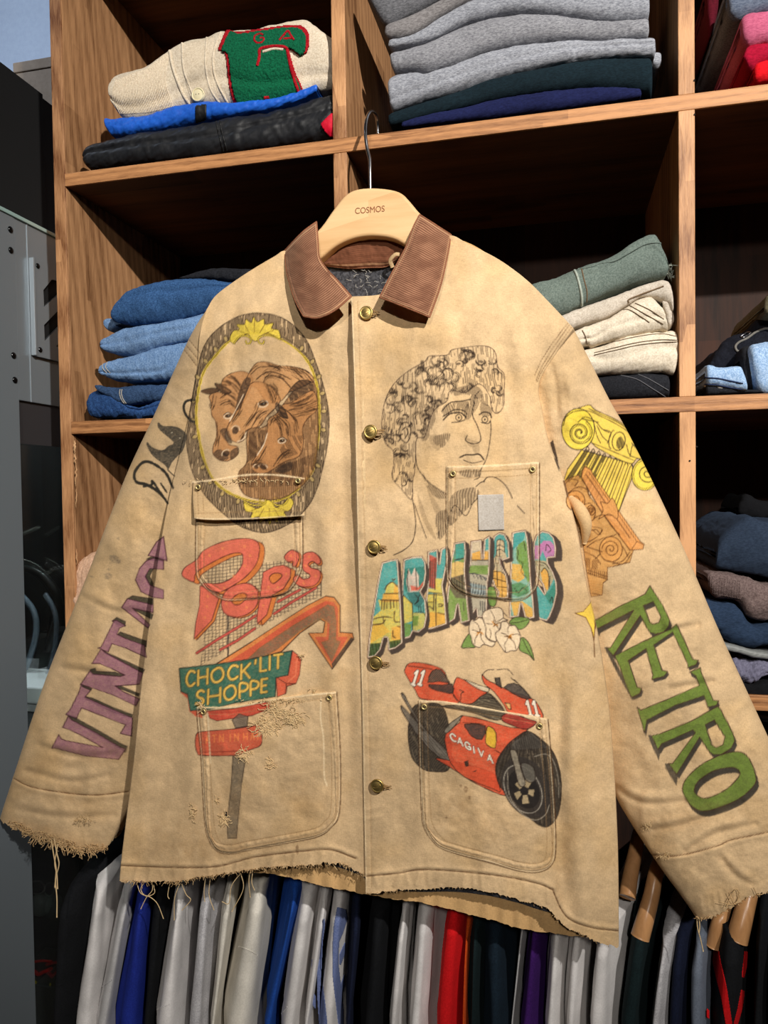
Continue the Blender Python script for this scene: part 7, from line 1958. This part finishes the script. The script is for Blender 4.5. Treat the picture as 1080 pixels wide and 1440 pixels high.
innR = cr([(752, 540), (738, 580), (742, 640), (758, 710), (780, 800), (802, 890), (824, 985), (852, 1080), (867, 1122), (881, 1147), (897, 1173), (930, 1222), (958, 1260), (979, 1290)], 6)
sr_, GSR, YSR = sleeve('sleeve_right', topSR, botSR, outR, innR, False, HR, [-.058, -.042, -.034, -.040, -.046], [.028, .030, .030, .032, .032], 6, n_(190), n_(800))
# gathered cloth at the right armpit
V, F, tri = tube_arrays(cr([P(802, 700, -.070), P(815, 716, -.080), P(824, 738, -.080), P(822, 764, -.070)], 8), .0075 * np.sin(np.linspace(.5, 2.8, 25)), 14)
Vv, T = join_arrays([(V, F, tri)])
link('armpit_fold', mesh_np('armpit_fold', Vv, T, col=np.tile(lin((206, 172, 126)), (len(Vv), 1))), CAN, jk)
# sleeve lining seen under the cuff
lt_ = cr([P(62, 1180, -.03), P(85, 1188, -.028), P(115, 1193, -.028), P(140, 1190, -.03)], 8)
V, F, tri = tube_arrays(lt_, .0085 * np.sin(np.linspace(.2, 2.94, len(lt_))), 14)
Vv, T = join_arrays([(V, F, tri)])
link('sleeve_lining', mesh_np('sleeve_lining', Vv, T), fabric('dark_lining', (46, 28, 26), (30, 20, 20), scale=300), sl_)


# pockets
def pocket(name, top, left, bot, right, lift, seed, step=1.25, flare=0.0, blow=.002):
    w_ = np.linalg.norm(np.asarray(top[-1]) - np.asarray(top[0])); h_ = max(p[1] for p in bot) - min(p[1] for p in top)
    nu, nv = int(w_ / step), int(h_ / step)
    G = coons(cr(top, 6), cr(bot, 6), cr(left, 6), cr(right, 6), nu, nv)
    px, py = G[..., 0], G[..., 1]
    iu = np.minimum(np.arange(nu), np.arange(nu)[::-1])[:, None]; iv = (np.arange(nv)[::-1])[None] + 0 * iu; ivt = np.arange(nv)[None] + 0 * iu
    d = np.minimum(iu, iv) * step
    rim = np.clip(d / 2.2, 0, 1) ** .5
    body_h = hsample(HB, px, py) * .6
    hh = lift * rim
    hh += -.0005 * np.exp(-((d - 4) / 1.1) ** 2) - .0006 * np.exp(-((d - 11.5) / 1.2) ** 2) + .0007 * np.exp(-((d - 7.5) / 2.6) ** 2)
    pk_ = np.clip(1 - np.abs(d - 8) / 6, 0, 1)
    hh += pk_ * .0009 * vnoise(px / 4.2 + seed, py / 4.2, seed) * rim
    inn_ = np.clip((d - 14) / 20, 0, 1)
    hh += inn_ * (blow * (.6 + fbm(px / 34 + seed, py / 34, seed + 2, 3)) + .0007 * fbm(px / 12, py / 12, seed + 5, 3))
    tp = np.clip(1 - ivt * step / 3.0, 0, 1)
    hh += .0006 * np.exp(-((ivt * step - 9) / 1.5) ** 2) * -1
    Y = bodyY(px, py) - body_h - hh - .0005 - (.0035 if px.mean() > 515 else 0)
    o = sheet(name, G, Y, CAN, jk)
    # folded top edge going back to the body
    e = PA(px[:, 0], py[:, 0], Y[:, 0]); S = np.stack([e, e + np.array([0, .0008, .0006]), e + np.array([0, lift + .002, 0])], 1)
    link('pocket_edge', mesh_np('pocket_edge', S.reshape(-1, 3), grid_faces(S.shape[0], 3), col=np.tile(lin((224, 198, 156)), (S.shape[0] * 3, 1))), CAN, o)
    return o


p1 = pocket('chest_pocket', [(277, 728), (350, 729), (424, 726)], [(277, 728), (277, 775), (279, 806)], [(279, 806), (292, 828), (316, 843), (347, 842), (385, 838), (408, 829), (422, 800)], [(424, 726), (424, 765), (422, 800)], .0022, 601, blow=.0008)
p2 = pocket('chest_pocket', PK2T, [(629, 657), (629, 759), (630, 812)], [(630, 812), (640, 826), (661, 837), (694, 841), (728, 844), (748, 833), (757, 810)], [(757, 651), (757, 747), (757, 810)], .0022, 602, blow=.001)
p3 = pocket('patch_pocket', [(278, 996), (330, 994), (385, 984), (447, 976), (472, 974)], [(278, 996), (284, 1062), (289, 1150), (294, 1176)], [(294, 1176), (306, 1195), (327, 1199), (350, 1194), (405, 1184), (447, 1175), (466, 1162), (476, 1138)], [(472, 974), (477, 1060), (476, 1138)], .0032, 603, blow=.0026)
p4 = pocket('patch_pocket', [(590, 986), (629, 988), (706, 1001), (769, 1012)], [(590, 986), (591, 1054), (594, 1139), (597, 1160)], [(597, 1160), (610, 1182), (629, 1195), (694, 1213), (733, 1224), (757, 1225), (774, 1216), (780, 1192)], [(769, 1012), (772, 1045), (778, 1127), (780, 1192)], .0032, 604, blow=.0032)
# pocket flap
GF = coons(cr([(271, 678), (300, 675), (346, 668), (390, 668), (428, 673)], 6), cr([(272.5, 729), (300, 731), (360, 730), (428, 725)], 6), cr([(271, 678), (270.5, 700), (272.5, 729)], 6), cr([(428, 673), (429, 700), (428, 725)], 6), 128, 46)
t = np.linspace(0, 1, 46)[None]
iu = np.minimum(np.arange(128), np.arange(128)[::-1])[:, None] * 1.25
YF = bodyY(GF[..., 0], GF[..., 1]) - hsample(HB, GF[..., 0], GF[..., 1]) * .4 - .002 - .0105 * t ** 1.4 * (1 + .25 * np.sin(GF[..., 0] / 21)) - .0008 * np.clip(iu / 3, 0, 1)
fl_o = sheet('pocket_flap', GF, YF, CAN, jk)
md = fl_o.modifiers.new('thick', 'SOLIDIFY'); md.thickness = .0016; md.offset = -1
# label on the right chest pocket
LBM = fabric('woven_label', (196, 188, 178), (178, 168, 156), scale=500)


def bodypt(px, py, lift): return P(px, py, float(bodyY(np.array(px), np.array(py)) - hsample(HB, np.array([float(px)]), np.array([float(py)]))[0] * .7 - .0035 - lift))


GLb = coons([(672, 696), (708, 695)], [(673, 746), (709, 745)], [(672, 696), (673, 746)], [(708, 695), (709, 745)], 24, 32)
Yl = bodyY(GLb[..., 0], GLb[..., 1]) - hsample(HB, GLb[..., 0], GLb[..., 1]) * .6 - .0082
Vl = PA(GLb[..., 0], GLb[..., 1], Yl)
lb = link('sewn_label', mesh_np('sewn_label', Vl.reshape(-1, 3), grid_faces(24, 32, flip=True)), LBM, p2)
lb['label'] = 'plain pale grey sewn label'
md = lb.modifiers.new('thick', 'SOLIDIFY'); md.thickness = .0012; md.offset = -1

# rivets
BRS = plain('brass', (190, 162, 98), .4, .95)
BRD = plain('brass_dark', (70, 56, 34), .5, .6)
BRR = plain('brass_pale', (206, 184, 128), .5, .8)


def lathe(name, c, prof, mat, parent, n=28):
    """profile of (radius, height towards the aisle)"""
    ph = np.linspace(0, 2 * np.pi, n, endpoint=False); pr = np.array(prof)
    V = np.stack([pr[:, :1] * np.cos(ph)[None], np.broadcast_to(-pr[:, 1:2], (len(pr), n)), pr[:, :1] * np.sin(ph)[None]], -1) + np.asarray(c)
    return link(name, mesh_np(name, V.reshape(-1, 3), grid_faces(len(pr), n, wrap=True, flip=True)), mat, parent)


for (a, b_, par, lf_) in ((278.5, 685, fl_o, .008), (419, 676, fl_o, .008), (637, 666, p2, .0085), (749, 660, p2, .0085), (286, 1001, p3, .0058), (463, 981, p3, .0058), (596.5, 994, p4, .0095), (759, 1021, p4, .0095)):
    c = P(a, b_, float(bodyY(np.array(a), np.array(b_)) - hsample(HB, np.array([a]), np.array([float(b_)]))[0] * .6 - lf_))
    rv = lathe('rivet', c, [(.0036, -.001), (.0036, .0006), (.003, .0013), (.0022, .0013), (.0016, .0005)], BRR, par)
    lathe('rivet_hole', c, [(.0019, .0004), (.0012, .00045), (.0004, .0012), (.00001, .0013)], BRD, rv)

# brass buttons with thread shanks
BT = [(515, 440), (521, 607), (526, 769), (528.5, 932), (530.5, 1105)]
for k, (a, b_) in enumerate(BT):
    c = bodypt(a, b_, .0075 + .012 * max(0, 1.25 - abs(b_ - 570) / 260) * (.45 if b_ > 430 else .4))
    bo = lathe('button', c, [(.0055, -.004), (.0075, -.0015), (.0081, 0), (.0079, .0010), (.0070, .0017), (.0066, .0013), (.005, .0017), (.003, .0021), (.00001, .0023)], BRS, jk, 40)
    q = [c + np.array([.0042 * math.cos(t_) , -.0024 + .0004 * abs(math.cos(t_)), .0042 * math.sin(t_) * .35 + .0014 * math.cos(t_)]) for t_ in np.linspace(0, 2 * math.pi, 26)]
    tubes('button_relief', [q], .00028, BRS, bo, 6)
    sh = []
    for j in range(6):
        x0 = c + np.array([.0062, .0015, random.uniform(-.001, .001)]); L_ = random.uniform(.004, .011)
        x2 = x0 + np.array([L_, .001, random.uniform(-.004, .002)]); xm = (x0 + x2) / 2 + np.array([0, -.0012, random.uniform(-.0015, .002)])
        sh.append(cr([x0, xm, x2], 5))
    tubes('shank_thread', sh, .00055, fabric('thread_tan', (170, 136, 92), (120, 92, 60), scale=900), bo, 5)['kind'] = 'stuff'
    tubes('buttonhole', [[bodypt(a + 8, b_ + 1, .001), bodypt(a + 16, b_ + 3, .001)]], .0009, plain('hole_shadow_thread', (96, 70, 44), .9), bo, 6)

# ---------------------------------------------------------------- corduroy collar
def cord(name, top, left, bot, right, Yfun, ribs, seed, step=.55, c1=(172, 126, 98), c2=(96, 60, 44), relief_=.0007, wr_=.001):
    nu = int(np.linalg.norm(np.diff(cr(top, 4), axis=0), axis=1).sum() / step * 1.3); nv = int(np.linalg.norm(np.diff(cr(left, 4), axis=0), axis=1).sum() / step)
    G = coons(cr(top, 8), cr(bot, 8), cr(left, 8), cr(right, 8), nu, nv)
    u = np.linspace(0, 1, nu)[:, None]; v = np.linspace(0, 1, nv)[None]
    px, py = G[..., 0], G[..., 1]
    ph_ = 2 * np.pi * (v * ribs + .25 * fbm(px / 22, py / 22, seed, 2) * 2)
    rb_ = .5 + .5 * np.cos(ph_)
    d = np.minimum(np.minimum(u, 1 - u) * nu, np.minimum(v, 1 - v) * nv) * step
    edge = np.clip(d / 3.5, 0, 1) ** .5
    Y = Yfun(u, v) - relief_ * rb_ ** .7 - .0035 * edge - wr_ * fbm(px / 15, py / 15, seed + 2, 3) * 1.6 + .0007 * np.exp(-((d - 6) / 1.2) ** 2)
    wear = np.clip(fbm(px / 20, py / 12, seed + 4, 3) * .8 + .5 + .35 * (1 - np.clip(d / 8, 0, 1)), 0, 1)[..., None]
    cA, cB = lin(c1), lin(c2)
    C = cB * (1 - rb_[..., None] * (.35 + .65 * wear)) + cA * (rb_[..., None] * (.35 + .65 * wear))
    C = np.where((np.abs(d - 2.2) < .6)[..., None] & (wear > .3), C * .5 + lin((206, 160, 120)) * .5, C)
    V = PA(px, py, Y)
    o = link(name, mesh_np(name, V.reshape(-1, 3), grid_faces(nu, nv, flip=True), col=C.reshape(-1, 3)), CORDM, jk)
    # underside and fold thickness
    s_ = slice(None, None, 3)
    V2 = PA(px, py, Yfun(u, v) + .0012)[s_, s_]
    link('collar_underside', mesh_np('collar_underside', V2.reshape(-1, 3), grid_faces(*V2.shape[:2]), col=np.tile(lin((120, 74, 50)), (V2.shape[0] * V2.shape[1], 1))), CORDM, o)
    rimp = np.concatenate([V[:, 0], V[-1, :], V[::-1, -1], V[0, ::-1]])[::3]
    tubes('collar_piping', [rimp], .0011, fabric('piping_tan', (158, 104, 76), (112, 70, 50), scale=900), o, 6)
    return o


cord('collar_left', [(400, 353), (425, 327), (445, 312)], [(400, 353), (404, 385), (414, 420), (427, 445)], [(427, 445), (447, 447), (470, 437), (494, 417)], [(445, 312), (447, 340), (449, 362), (459, 378), (474, 394), (494, 417)],
     lambda u, v: -.074 - .052 * v ** .8 - .010 * np.sin(np.pi * u) * (1 - .3 * v) + .020 * (1 - v) * (1 - u) + .012 * (1 - v) * u, 44, 701)
cord('collar_right', [(590, 302), (612, 316), (634, 330)], [(590, 302), (581, 320), (572, 345), (560, 368), (547, 392), (534, 418)], [(534, 418), (560, 428), (590, 440), (604, 446)], [(634, 330), (630, 355), (620, 400), (604, 446)],
     lambda u, v: -.074 - .056 * v ** .8 - .010 * np.sin(np.pi * u) * (1 - .3 * v) + .018 * (1 - v) * u, 46, 702)
cord('collar_back', [(440, 352), (480, 318), (520, 308), (560, 316), (588, 340)], [(440, 352), (446, 364), (456, 373)], [(456, 373), (490, 377), (520, 376), (545, 374), (566, 360)], [(588, 340), (580, 350), (566, 360)],
     lambda u, v: -.040 + 0 * u * v - .006 * np.sin(np.pi * v), 22, 703, c1=(134, 84, 60), c2=(96, 58, 40), wr_=.0018)
# locker loop
lo = cr([P(552, 376, -.052), P(549, 366, -.056), P(556, 358, -.058), (P(562, 358, -.056))], 6)
tubes('hanging_loop', [lo], .0026, fabric('loop_tape', (206, 176, 134), (180, 150, 110), scale=600), jk, 8, r2=.0009)

# ---------------------------------------------------------------- frayed edges and loose threads
TH_ = fabric('frayed_cotton', (224, 192, 144), (188, 150, 102), scale=900)
TH2 = fabric('frayed_cotton_pale', (226, 200, 156), (196, 164, 116), scale=900)


def whisk(px, py, Yv, L_, seed_, down=1.0, spread=1.0):
    r_ = random.Random(seed_); q = [(px, py - 1)]; ang = math.pi / 2 + r_.uniform(-1.1, 1.1) * spread
    n = 5
    for k in range(n):
        ang += r_.uniform(-.7, .7) * spread; ang = ang * .8 + (math.pi / 2) * .2 * down + ang * .2 * (1 - down)
        q.append((q[-1][0] + L_ / n * math.cos(ang), q[-1][1] + L_ / n * math.sin(ang)))
    return cr([P(a, b_, Yv - .002 * math.sin(i_ + seed_)) for i_, (a, b_) in enumerate(q)], 3)


w1 = []
for k in range(210):
    x = random.uniform(172, 512); y = np.interp(x, botL[:, 0], botL[:, 1]); Yv = float(bodyY(np.array(x), np.array(y))) - .002
    w1.append(whisk(x, y, Yv, random.choice((3, 4, 5, 6, 9)) * random.uniform(.7, 1.3), k))
tubes('frayed_hem', w1, .00034, TH_, jk, 4)['kind'] = 'stuff'
w2 = []
for k in range(80):
    x = random.uniform(520, 868); y = np.interp(x, botR[:, 0], botR[:, 1]); w2.append(whisk(x, y, float(bodyY(np.array(x), np.array(y))) - .004, random.uniform(1.5, 4), 900 + k))
tubes('frayed_hem', w2, .0003, TH_, jk, 4)['kind'] = 'stuff'
w3 = []
for k in range(260):
    x = random.uniform(12, 150); y = np.interp(x, botSL[:, 0], botSL[:, 1]) - random.choice((0, 0, 3, 8)); w3.append(whisk(x, y, -.064 + .02 * abs(x - 85) / 75, random.uniform(4, 14) * (1.3 if 40 < x < 130 else .6), 2000 + k, .5, 1.3))
tubes('frayed_cuff', w3, .00042, TH_, sl_, 4)['kind'] = 'stuff'
w4 = []
for k in range(90):
    x = random.uniform(979, 1120); y = np.interp(x, botSR[:, 0], botSR[:, 1]) - 1; w4.append(whisk(x, y, -.07, random.uniform(2, 8), 3000 + k, .4, 1.4))
for q in ([(1012, 1268), (1030, 1272), (1040, 1262), (1036, 1250), (1028, 1260), (1022, 1275)], [(1060, 1248), (1066, 1258), (1076, 1256)], [(1025, 1255), (1034, 1272), (1040, 1255)]):
    w4.append(cr([P(a, b_, -.082) for a, b_ in q], 6))
tubes('frayed_cuff', w4, .0004, TH_, sr_, 4)['kind'] = 'stuff'


def longthread(q, Y, r, par):
    tubes('loose_thread', [cr([P(a, b_, Y) for a, b_ in q], 8)], r, TH2, par, 6)


for q in ([(72, 1180), (76, 1205), (79, 1222), (78, 1240), (80, 1262), (80, 1290)], [(76, 1178), (80, 1200), (83, 1215), (79, 1232), (77, 1248)], [(82, 1185), (79, 1200), (77, 1215), (80, 1230), (81, 1250)]): longthread(q, -.066, .00085, sl_)
for q in ([(192, 1240), (198, 1256), (212, 1262), (222, 1272), (230, 1292)], [(214, 1240), (214, 1252), (206, 1262), (198, 1278)], [(204, 1240), (198, 1250), (205, 1260), (217, 1256), (216, 1244)], [(240, 1236), (236, 1258), (238, 1264)], [(256, 1236), (246, 1262), (245, 1294)], [(255, 1242), (262, 1258), (268, 1266), (256, 1280)],
          [(290, 1228), (287, 1252), (288, 1268)], [(296, 1232), (294, 1258), (301, 1280)], [(344, 1222), (326, 1245), (322, 1270), (312, 1268)], [(338, 1226), (342, 1250), (326, 1282)], [(352, 1222), (350, 1240), (352, 1262)], [(356, 1222), (354, 1240), (358, 1252)], [(228, 1240), (242, 1243), (250, 1236)]):
    longthread(q, -.098, .00055, jk)
for q in ([(980, 1290), (981, 1305), (985, 1320), (989, 1338)], [(983, 1290), (984, 1303), (983, 1312)]): longthread(q, -.062, .0006, sr_)
for q in ([(465, 1211), (473, 1222), (474, 1222)], [(463, 1210), (470, 1216)], [(484, 1204), (482, 1214), (488, 1222)], [(505, 1205), (508, 1222), (512, 1238)], [(500, 1213), (494, 1230)]): longthread(q, -.11, .0005, jk)


def tuft(name, cx_, cy_, rx, ry, n, L_, par, lift, mat=TH2, seed_=0):
    r_ = random.Random(seed_); out = []
    for k in range(n):
        a = r_.gauss(0, .5) * rx + cx_; b_ = r_.gauss(0, .5) * ry + cy_; q = [(a, b_)]; ang = r_.uniform(0, 6.3)
        for s in range(4): ang += r_.uniform(-.9, .9); q.append((q[-1][0] + L_ * .25 * math.cos(ang), q[-1][1] + L_ * .25 * math.sin(ang) + .3))
        Y0_ = float(bodyY(np.array(a), np.array(b_)) - hsample(HB, np.array([a]), np.array([b_]))[0] * .6) - lift
        out.append(cr([P(u_, v_, Y0_ - (.0004 + .0016 * math.sin(i_ * .78)) * r_.uniform(.4, 1.6)) for i_, (u_, v_) in enumerate(q)], 3))
    tubes(name, out, .00042, mat, par, 4)['kind'] = 'stuff'


tuft('torn_threads', 388, 1000, 12, 9, 60, 12, p3, .005, seed_=1)
tuft('torn_threads', 413, 1010, 13, 10, 90, 10, p3, .005, seed_=2)
tuft('torn_threads', 376, 1022, 16, 12, 110, 12, p3, .005, seed_=3)
tuft('torn_threads', 343, 1060, 6, 8, 34, 10, p3, .005, seed_=4)
tuft('torn_threads', 379, 1073, 5, 7, 30, 7, p3, .005, seed_=5)
tuft('torn_threads', 315, 1152, 5, 8, 26, 10, p3, .005, seed_=6)
tuft('torn_threads', 306, 1125, 4, 3, 10, 5, p3, .004, seed_=7)
tuft('torn_threads', 270, 1142, 3, 9, 24, 6, jk, .001, seed_=8)
tuft('torn_threads', 283, 992, 6, 5, 14, 7, p3, .005, seed_=9)
tuft('torn_threads', 400, 985, 50, 2, 60, 4, p3, .004, seed_=10)
tuft('torn_threads', 420, 922, 4, 3, 8, 5, jk, .001, seed_=11)
tuft('torn_threads', 440, 969, 5, 2, 8, 5, jk, .001, seed_=12)
tuft('torn_threads', 340, 676, 70, 1.6, 50, 5, fl_o, .004, seed_=13)
dk = plain('tear_darkness', (34, 26, 20), .95)
for (a, b_, r1, r2) in ((345, 1052, .0042, .0062), (318, 1145, .0014, .0036)):
    c = P(a, b_, float(bodyY(np.array(a), np.array(b_))) - .0062)
    th = np.linspace(0, 2 * np.pi, 16, endpoint=False); rr__ = 1 + .3 * np.sin(th * 5 + a)
    V = np.vstack([c[None] + np.stack([r1 * rr__ * np.cos(th), 0 * th, r2 * rr__ * np.sin(th)], 1), c[None] + np.stack([r1 * .5 * np.cos(th), 0 * th + .0006, r2 * .5 * np.sin(th)], 1), c[None] + np.array([[0, .0008, 0]])])
    F = grid_faces(2, 16, wrap=True); j = np.arange(16)
    T = np.vstack([F[:, [0, 1, 2]], F[:, [0, 2, 3]], np.stack([16 + j, 16 + (j + 1) % 16, np.full(16, 32)], 1)])
    link('tear', mesh_np('tear', V, T), dk, p3)
# cuff tear on the left sleeve and snag on the right sleeve
sn = []
for k in range(26):
    sn.append(whisk(random.uniform(904, 916), random.uniform(1158, 1168), -.079, random.uniform(3, 7), 4000 + k, .1, 2))
for k in range(26): sn.append(whisk(random.uniform(924, 942), random.uniform(1200, 1207), -.079, random.uniform(3, 6), 4100 + k, .1, 2))
tubes('snag', sn, .0003, TH2, sr_, 4)['kind'] = 'stuff'
sn = [whisk(random.uniform(104, 128), random.uniform(1148, 1158), -.066, random.uniform(3, 7), 4200 + k, .1, 2) for k in range(26)]
tubes('snag', sn, .0003, TH_, sl_, 4)['kind'] = 'stuff'

# ---------------------------------------------------------------- the wooden hanger that carries the jacket
HG = wood('hanger_beech', (206, 160, 108), (238, 202, 152), 'X', plank=.5, rough=.42, grain=10, knots=False, bumps=.1)
hg = empty('clothes_hanger', P(521, 268, -.062))
tag(hg, 'pale beech hanger hooked over the shelf edge, carrying the tan drawn-on jacket', 'hanger')
hp = [(447, 329), (470, 299), (486, 279), (500, 270.5), (522, 268), (546, 270), (562, 275), (574, 287), (592, 307), (640, 347), (700, 388), (728, 410), (726, 420), (700, 408), (640, 374), (600, 352), (573, 341), (555, 332), (535, 328), (512, 328), (490, 333), (468, 344), (447, 361), (400, 396), (360, 422), (345, 424), (350, 412), (395, 372)]
hp = cr(hp, 5, True)
cu = bpy.data.curves.new('h', 'CURVE'); cu.dimensions = '2D'; cu.fill_mode = 'BOTH'; cu.extrude = .007; cu.bevel_depth = .0035; cu.bevel_resolution = 3
spn = cu.splines.new('POLY'); pts = [P(a, b_, -.064) for a, b_ in hp]; spn.points.add(len(pts) - 1)
for k, p_ in enumerate(pts): spn.points[k].co = (p_[0], p_[2], 0, 1)
spn.use_cyclic_u = True
tmp = bpy.data.objects.new('h', cu); COL.objects.link(tmp); me = bpy.data.meshes.new_from_object(tmp); bpy.data.objects.remove(tmp)
n = len(me.vertices); co = np.zeros(n * 3); me.vertices.foreach_get('co', co); co = co.reshape(-1, 3)
me.vertices.foreach_set('co', np.stack([co[:, 0], -.054 - co[:, 2], co[:, 1]], 1).ravel().astype(np.float32)); me.update()
hb_ = link('hanger_body', me, HG, hg, smooth=False)
hpath = [(521, 285, -.056), (521, 268, -.056), (520.5, 245, -.056), (520, 225, -.054), (516.5, 210, -.052), (514, 190, -.050), (514.5, 172, -.042), (518.5, 160, -.028), (524, 157, -.012), (529, 163, .002), (531, 175, .010), (531.5, 188, .013)]
STL = plain('hook_steel', (205, 205, 208), .22, 1.0)
tubes('hook', [cr([P(*q) for q in hpath], 10)], .0021, STL, hg, 14)
# burnt-in lettering
tc_ = bpy.data.curves.new('t', 'FONT'); tc_.body = 'COSMOS'; tc_.align_x = 'CENTER'; tc_.align_y = 'CENTER'; tc_.extrude = .0003; tc_.space_character = 1.0; tc_.size = .0105
tmp = bpy.data.objects.new('t', tc_); COL.objects.link(tmp); me = bpy.data.meshes.new_from_object(tmp); bpy.data.objects.remove(tmp)
n = len(me.vertices); co = np.zeros(n * 3); me.vertices.foreach_get('co', co); co = co.reshape(-1, 3)
wd = co[:, 0].max() - co[:, 0].min(); tgt = abs(P(540.5, 296, -.065)[0] - P(499, 296, -.065)[0]); co[:, 0] *= tgt / wd
cc = P(520, 295.5, -.0646)
sl = .0 ; a0 = P(499, 297.5, -.0646); a1 = P(541, 294, -.0646); an = math.atan2(a1[2] - a0[2], a1[0] - a0[0])
X_ = co[:, 0] * math.cos(an) - co[:, 1] * math.sin(an); Z_ = co[:, 0] * math.sin(an) + co[:, 1] * math.cos(an)
me.vertices.foreach_set('co', np.stack([cc[0] + X_, cc[1] - co[:, 2], cc[2] + Z_], 1).ravel().astype(np.float32)); me.update()
link('branding', me, plain('burnt_brown', (140, 84, 48), .7), hb_, smooth=False)
